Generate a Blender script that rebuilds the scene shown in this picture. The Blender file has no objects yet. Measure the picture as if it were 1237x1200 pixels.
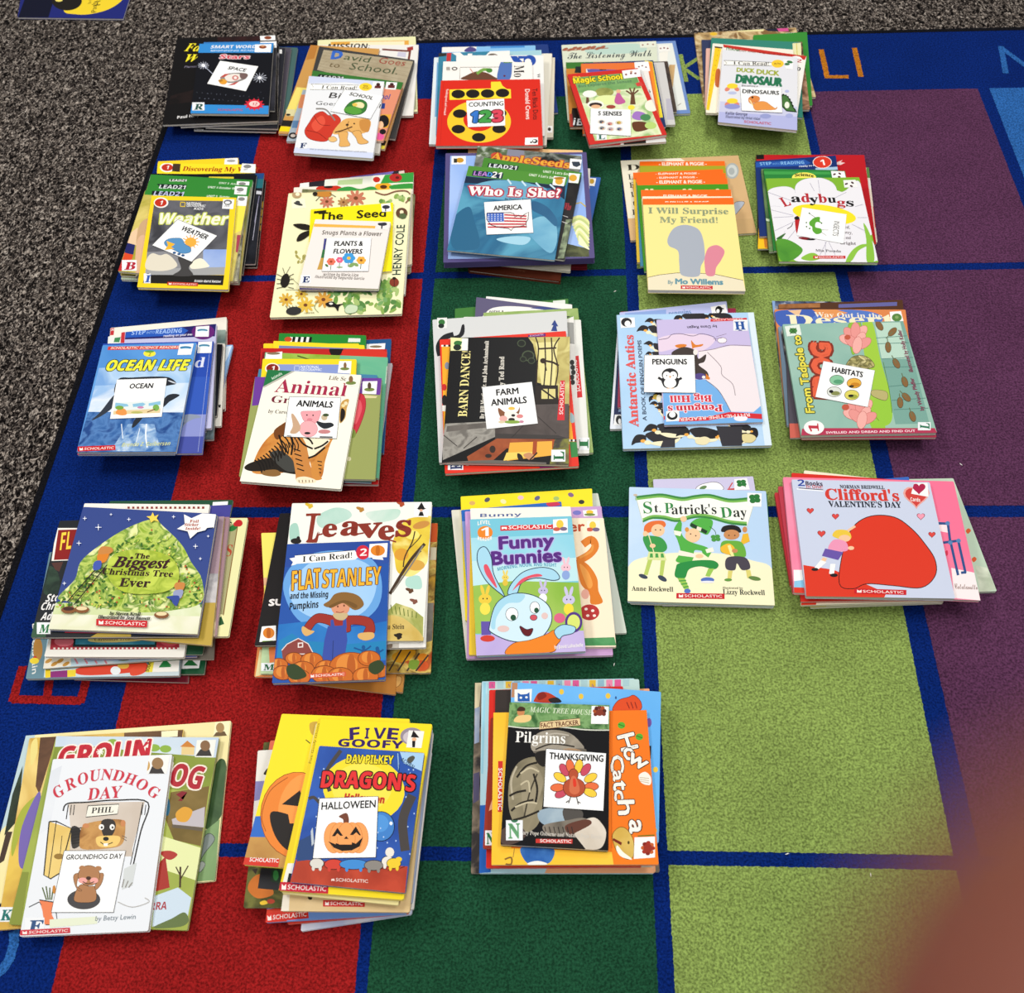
import bpy, bmesh, math, random
from mathutils import Vector, Matrix
scene = bpy.context.scene
COL = scene.collection
random.seed(7)

# ------------------------------------------------------------------ camera, world, lights, exposure
IMG_W, IMG_H, FOC = 1237.0, 1200.0, 1240.0      # frame of the photograph and focal length in its pixels
CAM_H = 1.3                                      # camera height above the rug
PITCH, YAW, ROLL = 0.9912950, 0.0918854, -0.0788307
cp, sp, cy, sy, cr, sr = math.cos(PITCH), math.sin(PITCH), math.cos(YAW), math.sin(YAW), math.cos(ROLL), math.sin(ROLL)
FWD = Vector((-sy * cp, cy * cp, -sp))
_r = Vector((cy, sy, 0)); _u = _r.cross(FWD)
RGT = cr * _r + sr * _u
UPV = -sr * _r + cr * _u
CAM = Vector((0, 0, CAM_H))
cd = bpy.data.cameras.new('camera'); cam = bpy.data.objects.new('camera', cd); COL.objects.link(cam)
cam.matrix_world = Matrix(((RGT.x, UPV.x, -FWD.x, CAM.x), (RGT.y, UPV.y, -FWD.y, CAM.y), (RGT.z, UPV.z, -FWD.z, CAM.z), (0, 0, 0, 1)))
cd.sensor_fit = 'HORIZONTAL'; cd.sensor_width = 36; cd.lens = FOC / IMG_W * 36
cd.clip_start = 0.002; cd.clip_end = 50
cd.dof.use_dof = True; cd.dof.focus_distance = 1.5; cd.dof.aperture_fstop = 8.5     # a phone lens about 4 mm across
scene.camera = cam

world = bpy.data.worlds.new('world'); scene.world = world; world.use_nodes = True
bg = world.node_tree.nodes['Background']; bg.inputs[0].default_value = (1, 0.985, 0.96, 1); bg.inputs[1].default_value = 0.19
def ceiling_lamp(x, y, power, sx=0.6, sy_=1.2, z=2.65):
    d = bpy.data.lights.new('ceiling_panel_light', 'AREA'); d.shape = 'RECTANGLE'; d.size = sx; d.size_y = sy_; d.energy = power
    d.color = (1, 0.98, 0.95)
    o = bpy.data.objects.new('ceiling_panel_light', d); COL.objects.link(o); o.location = (x, y, z)
ceiling_lamp(-1.6, 1.15, 39); ceiling_lamp(0.1, 3.0, 40); ceiling_lamp(1.4, 0.9, 29); ceiling_lamp(-0.2, -0.8, 29)
vs = scene.view_settings; vs.view_transform = 'Standard'; vs.look = 'None'; vs.gamma = 1.0; vs.use_curve_mapping = False; vs.exposure = 0.1

# ------------------------------------------------------------------ measuring: photograph pixel <-> point at a height
def at(X, Y, z=0.0):
    d = ((X - IMG_W / 2) / FOC) * RGT - ((Y - IMG_H / 2) / FOC) * UPV + FWD
    return CAM + d * ((z - CAM_H) / d.z)
def pix(p):
    v = p - CAM; w = v.dot(FWD)
    return Vector((IMG_W / 2 + FOC * v.dot(RGT) / w, IMG_H / 2 - FOC * v.dot(UPV) / w))

# ------------------------------------------------------------------ materials
_mats = {}
def lin(h):
    h = h.lstrip('#'); c = [int(h[i:i + 2], 16) / 255 for i in (0, 2, 4)]
    return tuple(x / 12.92 if x <= 0.04045 else ((x + 0.055) / 1.055) ** 2.4 for x in c) + (1,)
def new_mat(name):
    m = bpy.data.materials.new(name); m.use_nodes = True
    return m, m.node_tree.nodes, m.node_tree.links, m.node_tree.nodes['Principled BSDF']
def ink(h): return tuple(x ** 1.1 for x in lin(h)[:3]) + (1,)      # printed inks, a little deeper than picked
def M(spec):
    """'#rrggbb' plain print, '#a|#b|scale' mottled print, with 'paper:' in front for uncoated paper"""
    if spec in _mats: return _mats[spec]
    body = spec; rough = 0.42
    if spec.startswith('paper:'): body = spec[6:]; rough = 0.8
    m, N, Lk, b = new_mat('print_' + body.replace('#', '').replace('|', '_'))
    b.inputs['Roughness'].default_value = rough
    b.inputs['Specular IOR Level'].default_value = 0.12
    parts = body.split('|')
    if len(parts) == 1:
        b.inputs['Base Color'].default_value = ink(parts[0])
    else:
        cols = parts[:-1]; sc = float(parts[-1])
        tc = N.new('ShaderNodeTexCoord'); nz = N.new('ShaderNodeTexNoise'); rp = N.new('ShaderNodeValToRGB')
        nz.inputs['Scale'].default_value = sc; nz.inputs['Detail'].default_value = 4; nz.inputs['Distortion'].default_value = 0.6
        Lk.new(tc.outputs['Object'], nz.inputs['Vector']); Lk.new(nz.outputs['Fac'], rp.inputs['Fac'])
        el = rp.color_ramp.elements
        n = len(cols)
        el[0].position = 0.36; el[0].color = ink(cols[0]); el[1].position = 0.64; el[1].color = ink(cols[-1])
        for i in range(1, n - 1):
            e = el.new(0.36 + 0.28 * i / (n - 1)); e.color = ink(cols[i])
        Lk.new(rp.outputs['Color'], b.inputs['Base Color'])
    _mats[spec] = m
    return m

def pages_mat():
    m, N, Lk, b = new_mat('page_edges')
    tc = N.new('ShaderNodeTexCoord'); mp = N.new('ShaderNodeMapping'); mp.inputs['Scale'].default_value = (6, 6, 2600)
    nz = N.new('ShaderNodeTexNoise'); nz.inputs['Scale'].default_value = 1; nz.inputs['Detail'].default_value = 1
    rp = N.new('ShaderNodeValToRGB'); rp.color_ramp.elements[0].position = 0.3; rp.color_ramp.elements[0].color = lin('#a8a298'); rp.color_ramp.elements[1].position = 0.6; rp.color_ramp.elements[1].color = lin('#ece8de')
    Lk.new(tc.outputs['Object'], mp.inputs[0]); Lk.new(mp.outputs[0], nz.inputs['Vector']); Lk.new(nz.outputs['Fac'], rp.inputs[0]); Lk.new(rp.outputs[0], b.inputs['Base Color'])
    b.inputs['Roughness'].default_value = 0.8
    return m
PAGES = pages_mat()

def pile_mat(name, hexc, dark=0.52, light=1.42):
    """cut-pile rug yarn: fine colour grain and bump"""
    m, N, Lk, b = new_mat(name)
    c = lin(hexc)
    tc = N.new('ShaderNodeTexCoord'); nz = N.new('ShaderNodeTexNoise'); nz.inputs['Scale'].default_value = 330; nz.inputs['Detail'].default_value = 3; nz.inputs['Roughness'].default_value = 0.65
    n2 = N.new('ShaderNodeTexNoise'); n2.inputs['Scale'].default_value = 9; n2.inputs['Detail'].default_value = 3
    rp = N.new('ShaderNodeValToRGB'); e = rp.color_ramp.elements
    e[0].position = 0.36; e[0].color = tuple(x * dark for x in c[:3]) + (1,); e[1].position = 0.64; e[1].color = tuple(min(1, x * light) for x in c[:3]) + (1,)
    mx = N.new('ShaderNodeMix'); mx.data_type = 'RGBA'; mx.blend_type = 'MULTIPLY'; mx.inputs[0].default_value = 1.0
    r2 = N.new('ShaderNodeValToRGB'); r2.color_ramp.elements[0].position = 0.3; r2.color_ramp.elements[0].color = (0.84, 0.84, 0.84, 1); r2.color_ramp.elements[1].position = 0.7; r2.color_ramp.elements[1].color = (1.0, 1.0, 1.0, 1)
    bp = N.new('ShaderNodeBump'); bp.inputs['Strength'].default_value = 0.6; bp.inputs['Distance'].default_value = 0.0025
    Lk.new(tc.outputs['Object'], nz.inputs['Vector']); Lk.new(tc.outputs['Object'], n2.inputs['Vector'])
    Lk.new(nz.outputs['Fac'], rp.inputs[0]); Lk.new(n2.outputs['Fac'], r2.inputs[0])
    Lk.new(rp.outputs[0], mx.inputs['A']); Lk.new(r2.outputs[0], mx.inputs['B']); Lk.new(mx.outputs['Result'], b.inputs['Base Color'])
    Lk.new(nz.outputs['Fac'], bp.inputs['Height']); Lk.new(bp.outputs[0], b.inputs['Normal'])
    b.inputs['Roughness'].default_value = 1.0; b.inputs['Specular IOR Level'].default_value = 0.05
    return m
def floor_mat():
    """low loop carpet in speckled grey, brown, black and cream"""
    m, N, Lk, b = new_mat('speckled_loop_carpet')
    tc = N.new('ShaderNodeTexCoord'); mp = N.new('ShaderNodeMapping'); mp.inputs['Scale'].default_value = (1, 0.62, 1)
    nz = N.new('ShaderNodeTexNoise'); nz.inputs['Scale'].default_value = 190; nz.inputs['Detail'].default_value = 2.5; nz.inputs['Roughness'].default_value = 0.6; nz.inputs['Distortion'].default_value = 1.2
    n2 = N.new('ShaderNodeTexNoise'); n2.inputs['Scale'].default_value = 120; n2.inputs['Detail'].default_value = 2
    rp = N.new('ShaderNodeValToRGB'); e = rp.color_ramp.elements
    e[0].position = 0.40; e[0].color = lin('#0a0808'); e[1].position = 0.66; e[1].color = lin('#b0a79d')
    for p, h in ((0.46, '#231f1e'), (0.52, '#48423e'), (0.59, '#756d66')):
        x = e.new(p); x.color = lin(h)
    mx = N.new('ShaderNodeMix'); mx.data_type = 'RGBA'; mx.blend_type = 'MULTIPLY'; mx.inputs[0].default_value = 0.7
    r2 = N.new('ShaderNodeValToRGB'); r2.color_ramp.elements[0].position = 0.35; r2.color_ramp.elements[0].color = (0.80, 0.74, 0.70, 1); r2.color_ramp.elements[1].position = 0.65; r2.color_ramp.elements[1].color = (1, 1, 1, 1)
    bp = N.new('ShaderNodeBump'); bp.inputs['Strength'].default_value = 0.5; bp.inputs['Distance'].default_value = 0.002
    Lk.new(tc.outputs['Object'], mp.inputs[0]); Lk.new(mp.outputs[0], nz.inputs['Vector']); Lk.new(tc.outputs['Object'], n2.inputs['Vector'])
    Lk.new(nz.outputs['Fac'], rp.inputs[0]); Lk.new(n2.outputs['Fac'], r2.inputs[0]); Lk.new(rp.outputs[0], mx.inputs['A']); Lk.new(r2.outputs[0], mx.inputs['B'])
    Lk.new(mx.outputs['Result'], b.inputs['Base Color']); Lk.new(nz.outputs['Fac'], bp.inputs['Height']); Lk.new(bp.outputs[0], b.inputs['Normal'])
    b.inputs['Roughness'].default_value = 1.0; b.inputs['Specular IOR Level'].default_value = 0.05
    return m

# ------------------------------------------------------------------ mesh buffer and objects
class Buf:
    def __init__(self): self.v = []; self.f = []; self.m = []; self.mats = []
    def slot(self, mat):
        if mat not in self.mats: self.mats.append(mat)
        return self.mats.index(mat)
    def face(self, pts, mat):
        k = len(self.v); self.v += [tuple(p) for p in pts]; self.f.append(list(range(k, k + len(pts)))); self.m.append(self.slot(mat))
    def mesh(self, verts, faces, mat):
        k = len(self.v); s = self.slot(mat); self.v += [tuple(p) for p in verts]
        for f in faces: self.f.append([i + k for i in f]); self.m.append(s)
    def prism(self, pts, z0, z1, mat):
        n = len(pts); k = len(self.v); s = self.slot(mat)
        self.v += [(p[0], p[1], z0) for p in pts] + [(p[0], p[1], z1) for p in pts]
        self.f.append([k + n + i for i in range(n)]); self.f.append([k + n - 1 - i for i in range(n)]); self.m += [s, s]
        for i in range(n):
            j = (i + 1) % n; self.f.append([k + i, k + j, k + n + j, k + n + i]); self.m.append(s)
    def build(self, name, parent=None, origin=None):
        o0 = origin or Vector((0, 0, 0))
        me = bpy.data.meshes.new(name); me.from_pydata([(x - o0.x, y - o0.y, z - o0.z) for x, y, z in self.v], [], self.f)
        for mt in self.mats: me.materials.append(mt)
        me.polygons.foreach_set('material_index', self.m); me.update()
        ob = bpy.data.objects.new(name, me); COL.objects.link(ob)
        if parent: ob.parent = parent
        elif origin: ob.location = origin
        return ob
def tag(o, label, cat, group=None, kind=None):
    if label: o['label'] = label
    if cat: o['category'] = cat
    if group: o['group'] = group
    if kind: o['kind'] = kind
def struct(buf, name, label):
    o = buf.build(name); tag(o, label, 'floor', None, 'structure'); return o

# ------------------------------------------------------------------ floor and rug
fb = Buf(); fb.face([(-3, -1.5, -0.009), (3, -1.5, -0.009), (3, 4.5, -0.009), (-3, 4.5, -0.009)], floor_mat())
fl = fb.build('floor'); tag(fl, 'speckled grey and brown loop carpet floor around the rug', 'floor', None, 'structure')

NAVY = pile_mat('navy_pile', '#09256a'); RED = pile_mat('red_pile', '#921c1c'); GRN = pile_mat('dark_green_pile', '#1d4a32')
LIME = pile_mat('light_green_pile', '#869c51'); PURP = pile_mat('purple_pile', '#57324f'); SKY = pile_mat('blue_pile', '#2c62a6'); ORNG = pile_mat('orange_pile', '#b9721f')
rug = bpy.data.objects.new('area_rug', None); COL.objects.link(rug)
tag(rug, 'navy classroom rug with red, green and purple squares lying on the speckled carpet', 'rug')
x_at = lambda a, b, y: a + b * y
EDGE = (-0.816, 0.0093); TOP = (2.0044, -0.0038)
def top_y(x): return TOP[0] + TOP[1] * x
base = Buf()
xl0, xl1 = x_at(*EDGE, -1.2), x_at(*EDGE, 2.0)
base.prism([(xl0, -1.2), (2.6, -1.2), (2.6, top_y(2.6)), (xl1, top_y(xl1))], -0.008, 0.0, NAVY)
base.build('pile_ground', rug)
bind = Buf(); BLK = pile_mat('black_binding', '#141418')
w = 0.010
bind.prism([(xl0 - w, -1.2), (xl0 + .001, -1.2), (xl1 + .001, top_y(xl1)), (2.6, top_y(2.6)), (2.6, top_y(2.6) + w), (xl1 - w, top_y(xl1) + w)], -0.0085, 0.0006, BLK)
bind.build('binding', rug)
def fuzzy(pts, step=0.0022, amp=0.0006):
    out = []
    for i, a in enumerate(pts):
        b = pts[(i + 1) % len(pts)]; d = Vector((b[0] - a[0], b[1] - a[1])); n = max(1, int(d.length / step)); nv = Vector((-d.y, d.x)).normalized()
        for k in range(n):
            q = Vector(a[:2]) + d * (k / n) + nv * random.uniform(-amp, amp); out.append((q.x, q.y))
    return out
def tuft(name, pts, mat, z=0.0005):
    b = Buf(); b.face([(x, y, z) for x, y in fuzzy(pts)], mat); return b.build(name, rug)
VL = [(-0.6001, -0.0023), (-0.242, -0.0045), (-0.2288, 0.0018), (0.1065, 0.0027), (0.1255, 0.0031), (0.4699, 0.0002), (0.5053, -0.0106), (0.8555, -0.0195), (0.8689, -0.0144), (1.23, -0.02)]
HL = [(1.8132, -0.0043), (1.3234, 0.006), (1.3075, 0.0053), (0.8289, 0.001), (0.8097, -0.0004), (0.3279, -0.0014), (0.3109, -0.002), (-0.19, -0.003)]
def cross(v, h):
    # x = a+b y ; y = c+d x
    y = (h[0] + h[1] * v[0]) / (1 - h[1] * v[1]); return (v[0] + v[1] * y, y)
for ci, (va, vb) in enumerate(((0, 1), (2, 3), (4, 5), (6, 7), (8, 9))):
    m = (RED, GRN, LIME, PURP, SKY)[ci]
    for ha, hb in ((0, 1), (2, 3), (4, 5), (6, 7)):
        tuft('woven_square', [cross(VL[va], HL[hb]), cross(VL[vb], HL[hb]), cross(VL[vb], HL[ha]), cross(VL[va], HL[ha])], m)
def rug_stroke(pts, width, mat):
    """letter stroke woven in the border; pts in photograph pixels"""
    w_ = [at(x, y) for x, y in pts]; out_l = []; out_r = []
    for i, p in enumerate(w_):
        d = (w_[min(i + 1, len(w_) - 1)] - w_[max(i - 1, 0)]).normalized(); n = Vector((-d.y, d.x, 0)) * width / 2
        out_l.append((p.x + n.x, p.y + n.y)); out_r.append((p.x - n.x, p.y - n.y))
    return out_l + out_r[::-1]
def rug_letter(mat, width, *strokes):
    b = Buf()
    for s in strokes: b.face([(x, y, 0.0005 + 0.00005 * random.random()) for x, y in fuzzy(rug_stroke(s, width, mat), 0.0022, 0.0006)], mat)
    return b.build('woven_letter', rug)
rug_letter(ORNG, 0.0105, [(992, 60), (999, 93)], [(996, 93), (1025, 93)]); rug_letter(ORNG, 0.0105, [(1032, 58), (1040, 93)])
rug_letter(SKY, 0.011, [(1209, 56), (1215, 89)], [(1208, 57), (1238, 79), (1250, 87)], [(1243, 54), (1250, 87)])
rug_letter(LIME, 0.009, [(844, 70), (825, 83)], [(825, 82), (845, 96)], [(822, 66), (829, 99)])
rug_letter(RED, 0.012, [(28, 805), (15, 848)], [(15, 845), (99, 847)], [(62, 803), (57, 843)], [(105, 820), (97, 850)])
rug_letter(SKY, 0.012, [(17, 1125), (17, 1140), (12, 1158), (3, 1172), (-8, 1180)])

# ------------------------------------------------------------------ printing on covers
S = [0.0, 0.0, 1.0]; ZT = 0.0            # measuring window of the photograph and height of the face being printed
cur = None                               # buffer being printed on
layer = 0.0
def zoom(x0, y0, s): S[0], S[1], S[2] = x0, y0, s
def w(x, y): return at(S[0] + x / S[2], S[1] + y / S[2], ZT)
def prs(a): return [(a[i], a[i + 1]) for i in range(0, len(a), 2)]
def lift():
    global layer
    layer += 0.000006; return ZT + layer
def up(p, z): return (p.x, p.y, z)
CLIP = []
def set_clip(q):
    global CLIP
    ar = sum(q[i].x * q[(i + 1) % len(q)].y - q[(i + 1) % len(q)].x * q[i].y for i in range(len(q)))
    CLIP = [(p.x, p.y) for p in (q if ar > 0 else q[::-1])]
def put(pts, col):
    """print a filled outline, trimmed at the edge of the cover, sticker or card"""
    z = lift(); sub = [(p.x, p.y) for p in pts]
    for i, a in enumerate(CLIP):
        b = CLIP[(i + 1) % len(CLIP)]; side = lambda p: (b[0] - a[0]) * (p[1] - a[1]) - (b[1] - a[1]) * (p[0] - a[0])
        out = []
        for k, p in enumerate(sub):
            q = sub[k - 1]; sp_, sq = side(p), side(q)
            if (sp_ >= 0) != (sq >= 0):
                t = sq / (sq - sp_); out.append((q[0] + (p[0] - q[0]) * t, q[1] + (p[1] - q[1]) * t))
            if sp_ >= 0: out.append(p)
        sub = out
        if len(sub) < 3: return
    cur.face([(x, y, z) for x, y in sub], M(col))
def P(col, *a):
    put([w(x, y) for x, y in prs(a)], col)
def smooth(pts, closed=True, n=5):
    out = []; N = len(pts)
    for i in range(N if closed else N - 1):
        p = [Vector(pts[(i + k) % N] if closed else pts[min(max(i + k, 0), N - 1)]) for k in (-1, 0, 1, 2)]
        for j in range(n):
            t = j / n
            out.append(tuple(0.5 * ((2 * p[1]) + (p[2] - p[0]) * t + (2 * p[0] - 5 * p[1] + 4 * p[2] - p[3]) * t * t + (3 * p[1] - p[0] - 3 * p[2] + p[3]) * t ** 3)))
    if not closed: out.append(pts[-1])
    return out
def C(col, *a, line=None, lw=0):
    pts = smooth(prs(a))
    if line: L(line, lw * 2, *[c for q in pts + pts[:1] for c in q], sm=False)
    put([w(x, y) for x, y in pts], col)
def E(col, cx, cy_, rx, ry, rot=0, line=None, lw=0, n=26):
    if line: E(line, cx, cy_, rx + lw, ry + lw, rot)
    c, s = math.cos(math.radians(rot)), math.sin(math.radians(rot)); q = []
    for i in range(n):
        a = 2 * math.pi * i / n; x, y = rx * math.cos(a), ry * math.sin(a); q.append(w(cx + x * c - y * s, cy_ + x * s + y * c))
    put(q, col)
def L(col, wd, *a, sm=False):
    pts = prs(a)
    if sm: pts = smooth(pts, False)
    z = lift(); l, r = [], []
    for i, p in enumerate(pts):
        d = Vector(pts[min(i + 1, len(pts) - 1)]) - Vector(pts[max(i - 1, 0)])
        d = d.normalized() if d.length else Vector((1, 0)); n = Vector((-d.y, d.x)) * wd / 2
        l.append(w(p[0] + n.x, p[1] + n.y)); r.append(w(p[0] - n.x, p[1] - n.y))
    k = len(pts); e = 0.0005
    def inside(p):
        return all((b[0] - a[0]) * (p.y - a[1]) - (b[1] - a[1]) * (p.x - a[0]) >= -e * math.dist(a, b) for a, b in zip(CLIP, CLIP[1:] + CLIP[:1]))
    ok = [inside(l[i]) and inside(r[i]) for i in range(k)]
    cur.mesh([up(q, z) for q in l + r], [[i, i + 1, k + i + 1, k + i] for i in range(k - 1) if ok[i] and ok[i + 1]], M(col))
BASES = {'s': (0x1D400, 0x1D41A, 0x1D7CE), 'j': (0x1D468, 0x1D482, 0x1D7CE), 'b': (0x1D5D4, 0x1D5EE, 0x1D7EC), 'i': (0x1D63C, 0x1D656, 0x1D7EC), 'c': (0x1D4D0, 0x1D4EA, 0x1D7CE)}
def styled(s, f):
    if f not in BASES: return s
    A, a, d = BASES[f]; o = ''
    for ch in s:
        if 'A' <= ch <= 'Z': o += chr(A + ord(ch) - 65)
        elif 'a' <= ch <= 'z': o += chr(a + ord(ch) - 97)
        elif '0' <= ch <= '9': o += chr(d + ord(ch) - 48)
        else: o += ch
    return o
_txt = {}
def glyphs(s):
    if s not in _txt:
        c = bpy.data.curves.new('lettering', 'FONT'); c.body = s; c.resolution_u = 2
        o = bpy.data.objects.new('lettering', c); m = o.to_mesh()
        v = [(q.co.x, q.co.y) for q in m.vertices]; f = [list(p.vertices) for p in m.polygons]
        o.to_mesh_clear(); bpy.data.objects.remove(o); bpy.data.curves.remove(c); _txt[s] = (v, f)
    return _txt[s]
def T(s, x0, y0, x1, y1, h, col, f='', off=0.0, out=None, ow=0.05, arc=0, shear=0):
    s = styled(s, f); core, fc = glyphs(s)
    if not core: return
    a = min(p[0] for p in core); b = max(p[0] for p in core)
    p0, p1 = w(x0, y0), w(x1, y1); d = p1 - p0; ln = d.length; d.normalize(); n = Vector((-d.y, d.x, 0))
    px = (pix(p0 + n * 0.01) - pix(p0)).length / 0.01 * S[2]
    ky = h / px / 0.68; kx = ln / max(b - a, 1e-6); bul = arc / px
    for c_, o_ in (((out, ow + off),) if out else ()) + ((col, off),):
        z = lift()
        for m in range(8 if o_ > 0.035 else 4 if o_ > 0 else 1):      # heavier strokes: the same glyphs nudged outward
            an = m * math.pi / (4 if o_ > 0.035 else 2) + .4; ox, oy = (o_ * math.cos(an) * ky, o_ * math.sin(an) * ky) if o_ > 0 else (0, 0); q = []
            for x, y in core:
                t = (x - a) / (b - a); r = p0 + d * ((x - a) * kx + ox + shear * y * ky) + n * (y * ky + oy + bul * (1 - (2 * t - 1) ** 2)); q.append((r.x, r.y, z + m * 2e-7))
            cur.mesh(q, fc, M(c_))
def SC(x0, y0, x1, y1, h, bar='#c8232c', ink='#f3e6e0'):
    """red publisher bar along a baseline, h high"""
    d = Vector((x1 - x0, y1 - y0)); ln = d.length; d.normalize(); n = Vector((d.y, -d.x)) * h; q = Vector((x0, y0))
    P(bar, x0, y0, x1, y1, x1 + n.x, y1 + n.y, x0 + n.x, y0 + n.y)
    a = q + d * ln * 0.17 + n * 0.25; b = q + d * ln * 0.95 + n * 0.25
    T('SCHOLASTIC', a.x, a.y, b.x, b.y, h * 0.5, ink, off=0.012)
    m0 = q + d * ln * 0.05 + n * 0.2; m1 = q + d * ln * 0.14 + n * 0.2
    P(ink, m0.x, m0.y, m1.x, m1.y, m1.x + n.x * .6, m1.y + n.y * .6, (m0.x + m1.x) / 2 + n.x * .35, (m0.y + m1.y) / 2 + n.y * .35, m0.x + n.x * .6, m0.y + n.y * .6)

# ------------------------------------------------------------------ books
ORD = ['topmost'] + [x + ' from top' for x in 'second third fourth fifth sixth seventh eighth ninth tenth eleventh twelfth thirteenth fourteenth fifteenth'.split()]
pile_books = []; pile_name = ''; pz = 0.0; book = None; root = None; front = None
GAP = 0.0004
def close_cover():
    global cur, front
    if front is not None:
        b, nm, par, org = front; o = b.build(nm, par, org); front = None
        if nm == 'topic_card': tag(o, card_label, 'card', 'white subject cards on the book piles')
    cur = None
card_label = ''
def pile(name, z0=0.0005):
    global pile_name, pz, pile_books
    close_cover()
    n = len(pile_books)
    for i, (o, desc) in enumerate(pile_books):
        k = n - 1 - i
        o['label'] = f"{desc}, {ORD[k] if i else ('lowest' if n > 2 else ORD[k])} in the {pile_name} pile" if n > 1 else desc
        if n > 1: o['group'] = f'books in the {pile_name} pile'
    pile_name = name; pz = z0; pile_books = []
def B(desc, quad, col, t=4.6, spine='L', back=None, sp=None, name='paperback_book'):
    """one book: quad = corners of its front cover (far left, far right, near right, near left) in the measuring window"""
    global pz, ZT, cur, layer, book, root, front
    close_cover()
    t = t / 1000; z0 = pz + GAP; ZT = z0 + t; pz = ZT; layer = 0.0
    q = [w(x, y) for x, y in prs(quad)]
    # the outline with slightly rounded corners
    c = sum(q, Vector()) / 4
    org = Vector((c.x, c.y, z0))
    root = bpy.data.objects.new(name, None); COL.objects.link(root); root.location = org; root['category'] = 'book'
    pile_books.append((root, desc))
    def ins(k):   # inset quad by k metres
        o = []
        for i in range(4):
            a = (q[i - 1] - q[i]).normalized(); b = (q[(i + 1) % 4] - q[i]).normalized(); o.append(q[i] + (a + b) * k)
        return o
    def rnd(r):
        o = []
        for i in range(4):
            a = (q[i - 1] - q[i]).normalized(); b = (q[(i + 1) % 4] - q[i]).normalized()
            o += [q[i] + a * r, q[i] + (a + b) * r * 0.3, q[i] + b * r]
        return o[::1]
    ct = 0.00035 if name != 'hardcover_book' else 0.0018
    b = Buf(); b.prism(rnd(0.0016), z0, z0 + ct, M(back or col)); b.build('back_cover', root, org)
    e = {'L': (3, 0), 'R': (1, 2), 'B': (2, 3), 'T': (0, 1)}[spine]
    p_in = ins(0.0006 if name != 'hardcover_book' else 0.003)
    b = Buf(); b.prism(p_in, z0 + ct, ZT - ct, PAGES); b.build('page_block', root, org)
    A, Bq = q[e[0]], q[e[1]]; inw = (c - (A + Bq) / 2).normalized() * 0.0005; dv = (Bq - A).normalized() * 0.0016
    b = Buf(); b.prism([A + dv, Bq - dv, Bq - dv + inw, A + dv + inw], z0 + ct, ZT - ct, M(sp or col)); b.build('spine', root, org)
    cur = Buf(); cur.prism(rnd(0.0016), ZT - ct, ZT, M(col)); front = (cur, 'front_cover', root, org); set_clip(q)
    book = (root, org)
def ST(*a, col='#f1f0ee'):
    """white sticker on the current cover; corners, or x0 y0 x1 y1"""
    global cur, front, layer
    if front: 
        b, nm, par, org = front; b.build(nm, par, org)
    if len(a) == 4: a = (a[0], a[1], a[2], a[1], a[2], a[3], a[0], a[3])
    root_, org = book
    layer = 0.00028
    cur = Buf(); z = ZT + layer
    cur.prism([w(x, y) for x, y in prs(a)], ZT + 0.00025, z, M(col)); front = (cur, 'sticker', root_, org); set_clip([w(x, y) for x, y in prs(a)])
def LT(ch, x0, y0, x1, y1, col, dot=None, rot=0):
    """reading-level letter sticker"""
    ST(x0, y0, x1, y1, col='#e8eaec'); wd, hh = x1 - x0, y1 - y0
    if rot == 0: T(ch, x0 + wd * .16, y1 - hh * .1, x1 - wd * .16, y1 - hh * .12, hh * .72, col, 's', off=0.02)
    elif rot == 90: T(ch, x1 - wd * .1, y1 - hh * .15, x1 - wd * .1, y0 + hh * .15, wd * .72, col, 's', off=0.02)
    elif rot == -90: T(ch, x0 + wd * .1, y0 + hh * .15, x0 + wd * .1, y1 - hh * .15, wd * .72, col, 's', off=0.02)
    if dot: E(col, dot[0], dot[1], dot[2], dot[2] * .75)
def CARD(label, *a, line='#55565a', lw=3):
    """white subject card lying on the top cover"""
    global cur, front, ZT, layer, book, card_label
    close_cover()
    z0 = ZT + 0.0007; ZT = z0 + 0.0004; layer = 0.0
    q = [w(x, y) for x, y in prs(a)]; c = sum(q, Vector()) / 4; org = Vector((c.x, c.y, z0))
    cur = Buf(); cur.prism(q, z0, ZT, M('#f3f3f1'))
    front = (cur, 'topic_card', None, org); set_clip(q)
    card_label = label
    if line: L(line, lw, *(a + a[:2]))
# ================================================================== far row
# ---- space pile
zoom(190, 30, 6.872); pile('space')
WH = '#eeece8'
B('thin dark teal paperback', (560, 165, 1166, 190, 1075, 800, 470, 760), '#4d6b68')
B('grey-purple paperback', (520, 172, 1112, 190, 1030, 820, 440, 800), '#57525c')
B('black paperback with small white words', (400, 185, 1050, 205, 985, 888, 300, 872), '#17181d'); T('Danny', 305, 872, 385, 874, 14, WH)
B('charcoal paperback', (480, 180, 1062, 195, 1000, 862, 395, 850), '#2b2c33'); ST(1005, 205, 1035, 240)
B('starry galaxy photograph paperback', (330, 150, 1010, 165, 995, 812, 190, 845), '#15151a|#3b3a44|#8d8a90|60'); P('#c9c6c4', 925, 630, 985, 620, 985, 700, 925, 712)
B('large black paperback with yellow title letters', (163, 112, 990, 86, 1000, 795, 42, 830), '#191718', 5)
P('#2a1b1c|#3a2122|40', 500, 104, 985, 88, 988, 130, 500, 140); P('#2c2120|#1c1818|30', 110, 590, 300, 540, 300, 640, 95, 660)
T('Far-Out', 222, 218, 600, 222, 70, '#f4e53a', 'j', out='#6a5a10', ow=.02); T('World', 225, 305, 560, 308, 66, '#f4e53a', 'j', out='#6a5a10', ow=.02)
T('Planets', 225, 358, 330, 352, 18, '#8a8496'); T('Paul Halpern', 165, 780, 420, 752, 22, '#e9e6e4', 'b')
ST(852, 94, 979, 88, 982, 128, 856, 132); E('#8d4a2f', 918, 108, 30, 14)
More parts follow.
